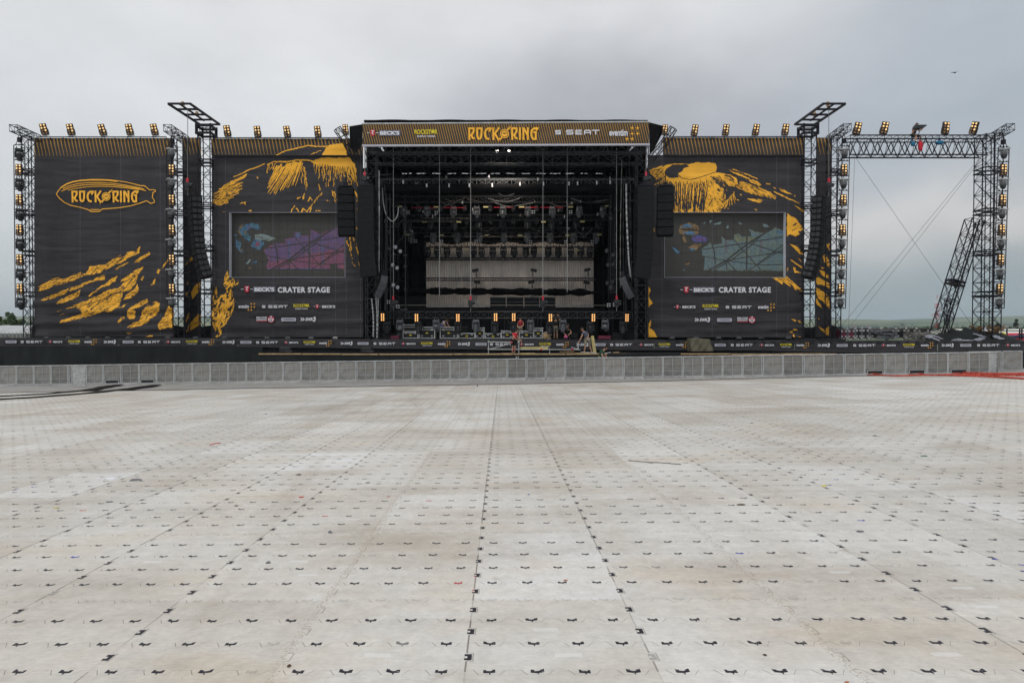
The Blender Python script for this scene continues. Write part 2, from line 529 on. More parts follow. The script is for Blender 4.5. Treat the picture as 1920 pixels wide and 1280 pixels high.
    # colours
    tone = rnd_pan.map(0, 1, 0.92, 1.04) * rnd_big.map(0, 1, 0.93, 1.05)
    white_pan = rnd_pan.gt(0.985) * smear.map(.35, .55, .25, 1.0)
    base = e_mix(rnd_pan.map(0, 1, 0.0, 1.0), (0.618, 0.594, 0.552), (0.632, 0.626, 0.608))
    base = e_mix(white_pan * 0.5, base, (0.72, 0.74, 0.76))
    dirt = stain.map(.42, .62, 0, .70) * smear.map(.35, .65, .3, 1.0)
    base = e_mix(dirt, base, (0.40, 0.335, 0.26))
    base = e_mix(smear.map(.50, .70, 0, .45), base, (0.40, 0.375, 0.335))
    base = e_mix(smear.map(.44, .25, 0, .25), base, (0.69, 0.68, 0.66))
    base = e_mix(spot.map(.66, .76, 0, .5), base, (0.30, 0.25, 0.19))
    base = e_mix(spot.map(.30, .24, 0, .35), base, (0.26, 0.26, 0.27))
    sand = e_noise(e_vec(X * 0.5, Y * 0.8, 12.0), 0.9, 6.0, .65)
    base = e_mix(sand.map(.55, .70, 0, .34), base, (0.56, 0.45, 0.31))
    track = e_noise(e_vec(X * 1.6 + Y * 0.25, Y * 0.05 - X * 0.02, 3.0), 1.3, 5.0, .6)
    speck = e_noise(e_vec(X, Y, 6.0), 48.0, 2.0)
    base = e_mix(track.map(.56, .72, 0, .30), base, (0.36, 0.31, 0.25))
    base = e_mix(speck.map(.70, .76, 0, .65), base, (0.20, 0.15, 0.10))
    base = e_mix(crumb * 0.75, base, (0.22, 0.15, 0.08))
    tn = tone * grain.map(.3, .7, .88, 1.09) * fiber.map(.3, .7, .94, 1.06) * e_noise(e_vec(X, Y * 1.4, 1.0), 26.0, 4.0, .7).map(.3, .7, .94, 1.06) * 1.045
    vm = nt.nodes.new('ShaderNodeVectorMath'); vm.operation = 'SCALE'
    nt.links.new(base.k, vm.inputs[0]); nt.links.new(tn.k, vm.inputs['Scale'])
    col = e_mix(lab * 0.45, E(vm.outputs[0]), (0.76, 0.76, 0.76))
    col = e_mix(lines, col, (0.07, 0.045, 0.03))
    coloured = rnd_clip.gt(0.993)
    ink = e_mix(coloured, (0.012, 0.012, 0.020), (0.03, 0.05, 0.35))
    red = rnd_clip.gt(0.978) * rnd_clip.lt(0.9805)
    ink = e_mix(red, ink, (0.45, 0.03, 0.05))
    col = e_mix(dark, col, E(ink.k))
    nt.links.new(col.k, bs.inputs['Base Color'])
    bs.inputs['Roughness'].default_value = .55
    bs.inputs['Specular IOR Level'].default_value = .35
    hgt = 1.0 - lines.max(dark) + grain * 0.25 + fiber * 0.2
    bp = nt.nodes.new('ShaderNodeBump'); bp.inputs['Strength'].default_value = .35; bp.inputs['Distance'].default_value = .006
    nt.links.new(hgt.k, bp.inputs['Height']); nt.links.new(bp.outputs[0], bs.inputs['Normal'])
    return m

def ground_material():
    m = bpy.data.materials.new('airfield_ground'); m.use_nodes = True
    nt = m.node_tree; E.nt = nt
    bs = nt.nodes['Principled BSDF']
    tc = nt.nodes.new('ShaderNodeTexCoord')
    sp = nt.nodes.new('ShaderNodeSeparateXYZ'); nt.links.new(tc.outputs['Object'], sp.inputs[0])
    X, Y = E(sp.outputs[0]), E(sp.outputs[1])
    a = e_noise(e_vec(X, Y), .8, 8.0, .65); b = e_noise(e_vec(X, Y), .05, 5.0); c = e_noise(e_vec(X, Y), 12.0, 5.0, .7)
    asph = e_mix(a.map(.35, .65, 0, 1), (.26, .25, .24), (.37, .36, .345))
    asph = e_mix(c.map(.55, .7, 0, .4), asph, (.08, .08, .075))
    grass = e_mix(b.map(.4, .6, 0, 1), (.045, .085, .022), (.10, .12, .045))
    col = e_mix(Y.map(70.0, 85.0, 0, 1), asph, grass)
    nt.links.new(col.k, bs.inputs['Base Color'])
    bs.inputs['Roughness'].default_value = .85
    return m

def build_ground():
    ys = [-40, -20, 0, 15, 30, 40, 50, 62] + [62 + 4 * i for i in range(1, 16)] + [150, 250, 500, 1000, 2500, 4000, 5450]
    xs = [-4800, -2000, -600, -200, -70, -35, 0, 35, 70, 200, 600, 2000, 4800]
    g = MB()
    g.add([(x, y, gz(x, y) - .04) for y in ys for x in xs],
          [(j * len(xs) + i, j * len(xs) + i + 1, (j + 1) * len(xs) + i + 1, (j + 1) * len(xs) + i) for j in range(len(ys) - 1) for i in range(len(xs) - 1)])
    o = bpy.data.objects.new('ground', g.mesh('ground', ground_material(), True)); COL.objects.link(o)
    tag(o, kind='structure')
    edge = [(-60, 32.6), (-26, 33.6), (-13, 34.2), (0, 34.7), (8, 35.6), (16, 37.3), (22, 38.3), (30, 38.7), (60, 39.2)]
    fl = MB()
    low = [(x, -12.0) for x, y in edge]
    top = [(x, y, gz(x, y)) for x, y in edge]
    bot = [(x, y, gz(x, y)) for x, y in low]
    n = len(edge)
    fl.add(bot + top + [(p[0], p[1], p[2] - .05) for p in top],
           [(i, i + 1, n + i + 1, n + i) for i in range(n - 1)] + [(n + i, n + i + 1, 2 * n + i + 1, 2 * n + i) for i in range(n - 1)])
    o = bpy.data.objects.new('event_floor', fl.mesh('event_floor', floor_material())); COL.objects.link(o)
    tag(o, kind='structure')
    # dark rubber edge ramp at the far end of the floor
    er = MB()
    for (x0, y0), (x1, y1) in zip(edge, edge[1:]):
        z0, z1 = gz(x0, y0), gz(x1, y1)
        er.add([(x0, y0 + .01, z0 - .003), (x1, y1 + .01, z1 - .003), (x1, y1 + .75, z1 - .03), (x0, y0 + .75, z0 - .03), (x0, y0 + .01, z0 - .1), (x1, y1 + .01, z1 - .1)],
               [(0, 1, 2, 3), (4, 5, 1, 0)])
    o = er.build('edge_ramp', M_rubber)
    tag(o, 'dark rubber edge strip running along the far end of the pale event floor', 'edge strip')
build_ground()

# ---------------------------------------------------------------- flat artwork: outlines, rasters and lettering
def vnoise(x, y, seed=0):
    """value noise on numpy arrays"""
    def h(i, j):
        n = (i.astype(np.int64) * 374761393 + j.astype(np.int64) * 668265263 + seed * 974711) & 0x7fffffff
        n = ((n ^ (n >> 13)) * 1274126177) & 0x7fffffff
        return ((n ^ (n >> 16)) & 0xffff) / 65535.0
    xi, yi = np.floor(x), np.floor(y)
    fx, fy = x - xi, y - yi
    fx = fx * fx * (3 - 2 * fx); fy = fy * fy * (3 - 2 * fy)
    return (h(xi, yi) * (1 - fx) + h(xi + 1, yi) * fx) * (1 - fy) + (h(xi, yi + 1) * (1 - fx) + h(xi + 1, yi + 1) * fx) * fy
def fbm(x, y, seed=0, o=4):
    s = 0; a = .5; t = 0
    for k in range(o):
        s = s + a * vnoise(x * 2 ** k, y * 2 ** k, seed + k); t += a; a *= .5
    return s / t
class Raster:
    """a mask over a rectangle of photo pixels; painted with polygons and streaks, then turned into mesh runs"""
    def __init__(s, u0, v0, u1, v1, res=.32):
        s.u0, s.v0, s.res = u0, v0, res
        s.w, s.h = int((u1 - u0) / res), int((v1 - v0) / res)
        s.X, s.Y = np.meshgrid(u0 + (np.arange(s.w) + .5) * res, v0 + (np.arange(s.h) + .5) * res)
        s.m = np.zeros((s.h, s.w), bool)
    def inside(s, P, X=None, Y=None):
        X = s.X if X is None else X; Y = s.Y if Y is None else Y
        r = np.zeros(X.shape, bool); n = len(P)
        for i in range(n):
            (x0, y0), (x1, y1) = P[i], P[(i + 1) % n]
            if y0 == y1: continue
            c = (Y > min(y0, y1)) & (Y <= max(y0, y1))
            r ^= c & (X < (x1 - x0) * (Y - y0) / (y1 - y0) + x0)
        return r
    def rough(s, amp, scale, seed, k):
        X, Y = s.X[k], s.Y[k]
        return (X + amp * (fbm(X / scale, Y / scale, seed, 3) - .5) * 2, Y + amp * (fbm(X / scale, Y / scale, seed + 50, 3) - .5) * 2)
    def window(s, P, pad):
        a = max(0, int((min(p[0] for p in P) - pad - s.u0) / s.res)); b = min(s.w, int((max(p[0] for p in P) + pad - s.u0) / s.res) + 2)
        c = max(0, int((min(p[1] for p in P) - pad - s.v0) / s.res)); d = min(s.h, int((max(p[1] for p in P) + pad - s.v0) / s.res) + 2)
        return (slice(c, max(c, d)), slice(a, max(a, b)))
    def poly(s, P, amp=0.0, scale=4.0, seed=0, val=True):
        k = s.window(P, amp * 1.2 + 1)
        if s.m[k].size == 0: return
        X, Y = s.rough(amp, scale, seed, k) if amp else (s.X[k], s.Y[k])
        s.m[k][s.inside(P, X, Y)] = val
    def line(s, pts, w, w2=None, amp=0.0, scale=4.0, seed=0, val=True):
        w2 = w if w2 is None else w2
        kk = s.window(pts, amp * 1.2 + max(w, w2) + 1)
        if s.m[kk].size == 0: return
        X, Y = s.rough(amp, scale, seed, kk) if amp else (s.X[kk], s.Y[kk])
        n = len(pts) - 1
        for i in range(n):
            (x0, y0), (x1, y1) = pts[i], pts[i + 1]
            dx, dy = x1 - x0, y1 - y0; L2 = dx * dx + dy * dy + 1e-9
            t = np.clip(((X - x0) * dx + (Y - y0) * dy) / L2, 0, 1)
            d = np.hypot(X - x0 - t * dx, Y - y0 - t * dy)
            ww = (w + (w2 - w) * (i + t) / n) / 2
            s.m[kk][d < ww] = val
    def grainy(s, ang, sl, sw, thr, seed=0, where=None):
        """cut elongated flecks out of the mask; ang is the direction of the flecks"""
        c, q = math.cos(ang), math.sin(ang)
        a = (s.X * c + s.Y * q) / sl; b = (-s.X * q + s.Y * c) / sw
        k = fbm(a, b, seed, 3) < thr
        if where is not None: k &= where
        s.m[k] = False
    def runs(s):
        out = []
        for j in range(s.h):
            row = s.m[j]
            if not row.any(): continue
            d = np.diff(np.concatenate(([0], row.view(np.int8), [0])))
            a = np.where(d == 1)[0]; b = np.where(d == -1)[0]
            for i0, i1 in zip(a, b): out.append((j, i0, i1))
        return out
    def mesh(s, fn, mb=None):
        """fn(u, v) -> point; long runs are cut so that they follow the folds of the cloth"""
        mb = mb or MB()
        # merge identical runs of consecutive rows
        act = {}; rects = []
        byrow = {}
        for j, a, b in s.runs(): byrow.setdefault(j, []).append((a, b))
        for j in range(s.h + 1):
            cur = set(byrow.get(j, []))
            for k in list(act):
                if k not in cur or j - act[k] >= 8:
                    rects.append((act.pop(k), j, k[0], k[1]))
            for k in cur:
                if k not in act: act[k] = j
        step = int(6 / s.res)
        for j0, j1, a, b in rects:
            k = a
            while k < b:
                e = min(b, k + step)
                u0, u1 = s.u0 + k * s.res, s.u0 + e * s.res
                v0, v1 = s.v0 + j0 * s.res, s.v0 + j1 * s.res
                mb.add([fn(u0, v1), fn(u1, v1), fn(u1, v0), fn(u0, v0)], [(0, 1, 2, 3)])
                k = e
        return mb
def crop(pts, x0, y0, s): return [(x0 + x / s, y0 + y / s) for x, y in pts]

# ---- lettering and emblems as flat 2-D meshes (y up), keyed by colour
DG = None
def text2d(txt, height, xs=1.0, bold=0.0, shear=0.0, space=1.0):
    cu = bpy.data.curves.new('lettering', 'FONT')
    cu.body = txt; cu.size = 1.0; cu.offset = bold; cu.shear = shear; cu.space_character = space
    cu.resolution_u = 3
    o = bpy.data.objects.new('lettering', cu); COL.objects.link(o)
    dg = bpy.context.evaluated_depsgraph_get(); dg.update()
    me = o.evaluated_get(dg).to_mesh()
    vs = np.array([(v.co.x, v.co.y) for v in me.vertices]); fs = [tuple(p.vertices) for p in me.polygons]
    o.evaluated_get(dg).to_mesh_clear()
    bpy.data.objects.remove(o); bpy.data.curves.remove(cu)
    mn, mx = vs.min(0), vs.max(0)
    cap = mx[1] - mn[1]
    vs = (vs - (mn + mx) / 2) * (height / cap); vs[:, 0] *= xs
    return vs, fs
class Flat:
    """a flat print: list of (colour, vertices, faces)"""
    def __init__(s): s.parts = []; s.layer = {}
    def add(s, col, vs, fs, dx=0, dy=0): s.parts.append((col, [(x + dx, y + dy) for x, y in vs], fs)); return s
    def text(s, col, txt, h, dx=0, dy=0, width=None, **k):
        vs, fs = text2d(txt, h, **k)
        if width:
            w = vs[:, 0].max() - vs[:, 0].min(); vs[:, 0] *= width / w
        return s.add(col, vs.tolist(), fs, dx, dy)
    def poly(s, col, pts, dx=0, dy=0): return s.add(col, pts, [tuple(range(len(pts)))], dx, dy)
    def rect(s, col, x0, y0, x1, y1): return s.poly(col, [(x0, y0), (x1, y0), (x1, y1), (x0, y1)])
    def strip(s, col, pts, w, closed=False, dx=0, dy=0, w2=None):
        n = len(pts); P = [Vector(p) for p in pts]
        if closed: P = P + [P[0]]
        vs = []; fs = []
        m = len(P)
        for i in range(m):
            if closed: a, b = P[(i - 1) % (m - 1)] if i > 0 else P[m - 2], P[1] if i == m - 1 else P[i + 1]
            else: a, b = P[max(0, i - 1)], P[min(m - 1, i + 1)]
            d1 = (P[i] - a); d2 = (b - P[i])
            d1 = d1.normalized() if d1.length > 1e-9 else d2.normalized()
            d2 = d2.normalized() if d2.length > 1e-9 else d1
            t = (d1 + d2); t = t.normalized() if t.length > 1e-6 else d1
            nn = Vector((-t.y, t.x)); k = 1 / max(.5, nn.dot(Vector((-d1.y, d1.x))))
            ww = w if w2 is None else w + (w2 - w) * i / (m - 1)
            vs += [tuple(P[i] + nn * (ww / 2 * k)), tuple(P[i] - nn * (ww / 2 * k))]
        for i in range(m - 1): fs.append((2 * i, 2 * i + 1, 2 * i + 3, 2 * i + 2))
        return s.add(col, vs, fs, dx, dy)
    def disc(s, col, cx, cy, r, n=20): return s.poly(col, [(cx + r * math.cos(2 * math.pi * i / n), cy + r * math.sin(2 * math.pi * i / n)) for i in range(n)])
    def ring(s, col, cx, cy, r, w, n=24): return s.strip(col, [(cx + r * math.cos(2 * math.pi * i / n), cy + r * math.sin(2 * math.pi * i / n)) for i in range(n)], w, True)
    def star4(s, col, cx, cy, r):
        p = []
        for i in range(8):
            rr = r if i % 2 == 0 else r * .34
            p.append((cx + rr * math.cos(math.pi * i / 4), cy + rr * math.sin(math.pi * i / 4)))
        return s.poly(col, p)
    def star5(s, col, cx, cy, r):
        p = []
        for i in range(10):
            rr = r if i % 2 == 0 else r * .42
            p.append((cx + rr * math.sin(math.pi * i / 5), cy + rr * math.cos(math.pi * i / 5)))
        return s.poly(col, p)
    def mesh(s, name, scale):
        """unit -> metres, facing -y, each later layer 1.5 mm further forward"""
        cols = []; mb = MB()
        for k, (c, vs, fs) in enumerate(s.parts):
            if c not in cols: cols.append(c)
            mb.mi = cols.index(c)
            lay = -.0015 * k
            mb.add([(x * scale, lay, y * scale) for x, y in vs], fs)
        return mb.mesh(name, [COLMAT[c] for c in cols])
COLMAT = dict(white=M_white, grey=M_silver, gold=M_gold, red=M_red, yellow=M_yellow, navy=M_navy, plate=M_plate, black=M_black)

def deco_word(fl, col, word, x, y, h, w=.155, gap=.13):
    """narrow poster capitals from strokes; returns the end x"""
    L = {
        'R': (.50, [[(.09, 0), (.06, 1)], [(.02, .93), (.50, .93)], [(.44, .96), (.43, .66), (.30, .46), (.14, .36)], [(.24, .42), (.34, .18), (.52, .10)]]),
        'O': (.52, [[(.02, .93), (.54, .93)], [(.09, .96), (.09, .40), (.16, .14), (.27, .07)], [(.46, .96), (.44, .40), (.37, .14), (.26, .07)]]),
        'C': (.56, [[(.62, .93), (.36, .93), (.17, .82), (.09, .60), (.10, .34), (.20, .14), (.32, .08), (.44, .12)], [(.58, .93), (.42, .68)]]),
        'K': (.54, [[(.09, 0), (.07, 1)], [(.55, 1), (.18, .48)], [(.20, .52), (.50, .02)]]),
        'I': (.16, [[(.08, 0), (.08, 1)]]),
        'N': (.50, [[(.09, 0), (.07, 1)], [(.12, .94), (.40, .40)], [(.44, 0), (.44, 1)]]),
        'G': (.56, [[(.68, .93), (.34, .93), (.15, .78), (.09, .55), (.12, .28), (.24, .08), (.40, .06)], [(.46, 0), (.46, .62)], [(.54, .62), (.26, .62)], [(.62, .93), (.48, .76)]]),
    }
    for ch in word:
        wd, ss = L[ch]
        for st in ss: fl.strip(col, [(x + px * h, y + py * h) for px, py in st], w * h)
        x += (wd + gap) * h
    return x - gap * h
def deco_emblem(fl, cx, cy, r, dark='black'):
    fl.disc('gold', cx, cy, r)
    fl.ring(dark, cx, cy, r * .74, r * .13)
    fl.strip(dark, [(cx - r * .38, cy - r * .1), (cx - r * .22, cy + r * .22), (cx - r * .10, cy - r * .12), (cx + r * .03, cy + r * .2), (cx + r * .16, cy - r * .12), (cx + r * .30, cy + r * .2), (cx + r * .40, cy - r * .02)], r * .12)
    for q in (1, -1):
        fl.poly('gold', [(cx + q * r * .45, cy + q * r * .80), (cx + q * r * .95, cy + q * r * 1.55), (cx + q * r * .98, cy + q * r * 1.15), (cx + q * r * 1.55, cy + q * r * 1.95), (cx + q * r * 1.10, cy + q * r * .85), (cx + q * r * .95, cy + q * r * 1.02), (cx + q * r * .72, cy + q * r * .62)])
def festival_wordmark():
    """total height of the letters = 1, centred"""
    fl = Flat()
    x = deco_word(fl, 'gold', 'ROCK', 0, 0, 1)
    ex = x + .46
    x2 = deco_word(fl, 'gold', 'RING', ex + .54, 0, 1)
    deco_emblem(fl, ex, .5, .37)
    return fl, x2
def shift(fl, dx, dy, k=1):
    fl.parts = [(c, [((x + dx) * k, (y + dy) * k) for x, y in v], f) for c, v, f in fl.parts]; return fl

def shield(fl, cx, cy, h):
    fl.poly('red', [(cx - .34 * h, cy + .5 * h), (cx + .34 * h, cy + .5 * h), (cx + .40 * h, cy + .3 * h), (cx + .28 * h, cy), (cx + .36 * h, cy - .28 * h), (cx, cy - .5 * h), (cx - .36 * h, cy - .28 * h), (cx - .28 * h, cy), (cx - .40 * h, cy + .3 * h)])
    fl.strip('white', [(cx - .20 * h, cy + .34 * h), (cx + .16 * h, cy + .34 * h), (cx - .10 * h, cy + .02 * h), (cx + .12 * h, cy - .22 * h)], .12 * h)
    fl.rect('white', cx - .92 * h, cy - .02 * h, cx - .5 * h, cy + .06 * h); fl.rect('white', cx + .5 * h, cy - .02 * h, cx + .92 * h, cy + .06 * h)
LOGO = {}
def make_logos():
    # every logo is drawn around (0,0); unit = cap height of its main lettering
    fl = Flat(); shield(fl, -2.75, 0, 1.6); fl.rect('plate', -1.2, -.72, 4.3, .72)
    fl.text('white', "BECK'S", 1.0, 1.55, 0, width=4.9, bold=.045); LOGO['becks'] = fl
    fl = Flat(); shield(fl, -3.0, 0, 1.5); fl.text('white', "BECK'S", 1.0, 1.3, 0, width=4.9, bold=.04); LOGO['becks_s'] = fl
    fl = Flat()
    for k in (.36, 0, -.36): fl.rect('white', -4.9, k - .12, -3.7, k + .12)
    fl.poly('white', [(-4.9, .48), (-4.6, .48), (-4.6, 0), (-4.9, 0)]); fl.poly('white', [(-4.0, 0), (-3.7, 0), (-3.7, -.48), (-4.0, -.48)])
    x = -2.5
    def sg(pts): fl.strip('white', [(x + px, py) for px, py in pts], .24)
    sg([(1.5, .40), (.12, .40), (.0, .2), (.12, 0), (1.3, 0), (1.45, -.2), (1.3, -.40), (0, -.40)]); x += 1.95
    sg([(1.4, .40), (.12, .40), (.12, -.40), (1.4, -.40)]); sg([(.1, 0), (1.3, 0)]); x += 1.85
    sg([(.12, -.52), (.12, .25), (.3, .40), (1.25, .40), (1.4, .25), (1.4, -.52)]); sg([(.12, -.08), (1.4, -.08)]); x += 1.75
    sg([(0, .40), (1.6, .40)]); sg([(.8, .40), (.8, -.52)])
    LOGO['seat'] = fl
    fl = Flat(); fl.text('yellow', 'ROCKST', 1.0, -.75, .25, width=3.6, bold=.02); fl.star5('yellow', 1.42, .3, .62)
    fl.text('yellow', 'R', 1.0, 2.15, .25, width=.62, bold=.02); fl.text('white', 'ENERGY DRINK', .42, 0, -.72, width=4.0, bold=.015); LOGO['rockstar'] = fl
    fl = Flat(); fl.text('white', 'eventim', 1.25, -1.2, .1, width=3.6, bold=.03)
    for px, py in ((1.45, 1.0), (2.5, 1.0), (1.45, -.1), (2.5, -.1), (.45, -1.1), (1.45, -1.1)): fl.star4('gold', px, py, .42)
    LOGO['eventim'] = fl
    fl = Flat()
    for k in (0, .55): fl.strip('white', [(-2.3 + k, .45), (-1.85 + k, 0), (-2.3 + k, -.45)], .24)
    fl.text('white', 'SWR', .95, .05, 0, width=2.1, bold=.045, shear=.25); fl.text('white', '3', 1.4, 1.55, .02, width=.85, bold=.05, shear=.15); LOGO['swr'] = fl
    fl = Flat(); pts = [(-2.7, -.68), (2.7, -.68), (2.85, -.5), (2.85, .5), (2.7, .68), (-2.7, .68), (-2.85, .5), (-2.85, -.5)]
    fl.poly('grey', pts); fl.text('navy', 'DASDING', .72, .2, 0, width=4.2, bold=.03, shear=.15); fl.strip('navy', [(-2.45, .2), (-2.2, 0), (-2.45, -.2)], .12); LOGO['dasding'] = fl
    fl = Flat(); fl.text('white', 'MLK.COM', .8, -1.6, .55, width=3.7, bold=.04)
    fl.rect('white', -3.45, -.45, .25, -.02); fl.rect('red', -3.45, -.80, .25, -.58)
    for k in range(7): fl.rect('navy', -3.1 + k * .5, -.34, -2.85 + k * .5, -.12)
    fl.disc('white', 1.75, 0, 1.2); fl.ring('red', 1.75, 0, 1.1, .22); fl.disc('red', 1.3, .45, .34); fl.disc('red', 2.2, .45, .34)
    fl.strip('navy', [(1.25, -.75), (1.75, .1), (2.2, -.75)], .3); fl.strip('grey', [(1.75, -.9), (1.7, .2), (1.95, 1.3)], .3); LOGO['round'] = fl
    fl = Flat(); fl.text('white', 'CRATER STAGE', 1.0, 0, 0, width=9.2, bold=.04, space=1.12); LOGO['crater'] = fl
    fl, x2 = festival_wordmark(); LOGO['festival'] = shift(fl, -x2 / 2, -.5)
make_logos()
LMESH = {}
def put_logo(name, u, v, px, Y, parent, front=.035, part='sponsor_logo', lab=None):
    """px: cap height in photo pixels"""
    sc = px * Y / F
    key = (name, round(sc, 3))
    if key not in LMESH: LMESH[key] = LOGO[name].mesh(part, sc)
    o = bpy.data.objects.new(part, LMESH[key]); COL.objects.link(o)
    root = parent
    while root.parent: root = root.parent
    p = W(u, v, Y); p.y -= front
    o.location = p - root.location
    setparent(o, parent)
    if lab: o['label'] = lab
    return o
# ---------------------------------------------------------------- printed banners of the two wings
def folds(u, v, k=1.0, low=0.0, vb=632):
    """depth of the folds of a hung cloth in metres"""
    a = .012 * math.sin(u / 13.0 + .6 * math.sin(v / 40.0)) + .010 * math.sin(u / 5.1 + v / 31.0 + 1.3)
    b = .016 * math.sin(v / 5.3 + .9 * math.sin(u / 47.0)) + .010 * math.sin(v / 3.1 + u / 90.0)
    t = max(0.0, 1 - (vb - v) / 130.0)
    return k * 1.0 * (a * (1 - .5 * t) + b * (.35 + 1.5 * low * t))
def sheet(fn, us, vs, hole=None):
    mb = MB(); n = len(us)
    mb.v = [tuple(fn(u, v)) for v in vs for u in us]
    for j in range(len(vs) - 1):
        for i in range(n - 1):
            if hole and us[i] >= hole[0] - .01 and us[i + 1] <= hole[2] + .01 and vs[j] >= hole[1] - .01 and vs[j + 1] <= hole[3] + .01: continue
            mb.f.append(((j + 1) * n + i, (j + 1) * n + i + 1, j * n + i + 1, j * n + i)); mb.m.append(0)
    return mb
def lines_between(a, b, step, extra=()):
    n = max(1, round((b - a) / step)); q = [a + (b - a) * i / n for i in range(n + 1)]
    q = [x for x in q if all(abs(x - e) > step * .4 for e in extra)] + [e for e in extra if a < e < b]
    return sorted(set(q))
def stripes(ra, v0, v1, period=6.6, slope=.23, w0=.40, w1=.12):
    t = np.clip((ra.Y - v0) / (v1 - v0), 0, 1)
    ph = ((ra.X - ra.Y * slope) / period) % 1.0
    return (ph < (w0 + (w1 - w0) * t)) & (ra.Y > v0 + .6) & (ra.Y < v1)

class Banner:
    def __init__(s, label, rect, Y, group=None, hole=None, k=1.0, low=1.2, cat='banner', name='printed_banner'):
        s.rect, s.Y, s.k, s.low = rect, Y, k, low
        u0, v0, u1, v1 = rect
        s.root = thing(name, label, cat, W((u0 + u1) / 2, v1, Y), group=group)
        us = lines_between(u0, u1, 2.6, (hole[0], hole[2]) if hole else ()); vs = lines_between(v0, v1, 2.0, (hole[1], hole[3]) if hole else ())
        s.mb = sheet(s.at(0), us, vs, hole); s.mats = [M_banner]
    def at(s, front):
        def fn(u, v):
            p = W(u, v, s.Y); p.y -= front + folds(u, v, s.k, s.low, s.rect[3]); return p
        return fn
    def print_(s, ra, m, name='gold_print', front=.014):
        if m not in s.mats: s.mats.append(m)
        s.mb.mi = s.mats.index(m); ra.mesh(s.at(front), s.mb)
    def done(s):
        """print, seams and cloth are one mesh with a material slot each"""
        s.mb.build('fabric', s.mats, s.root, True); return s
    def seams(s, us, vs=()):
        s.mats.append(M_plate); s.mb.mi = len(s.mats) - 1; mb = s.mb; u0, v0, u1, v1 = s.rect
        for u in us:
            for k in range(40):
                a = v0 + (v1 - v0) * k / 40; b = v0 + (v1 - v0) * (k + 1) / 40
                f = s.at(.008); mb.quad(f(u, b), f(u + .5, b), f(u + .5, a), f(u, a))
        for v in vs:
            for k in range(40):
                a = u0 + (u1 - u0) * k / 40; b = u0 + (u1 - u0) * (k + 1) / 40
                f = s.at(.008); mb.quad(f(a, v + .5), f(b, v + .5), f(b, v), f(a, v))

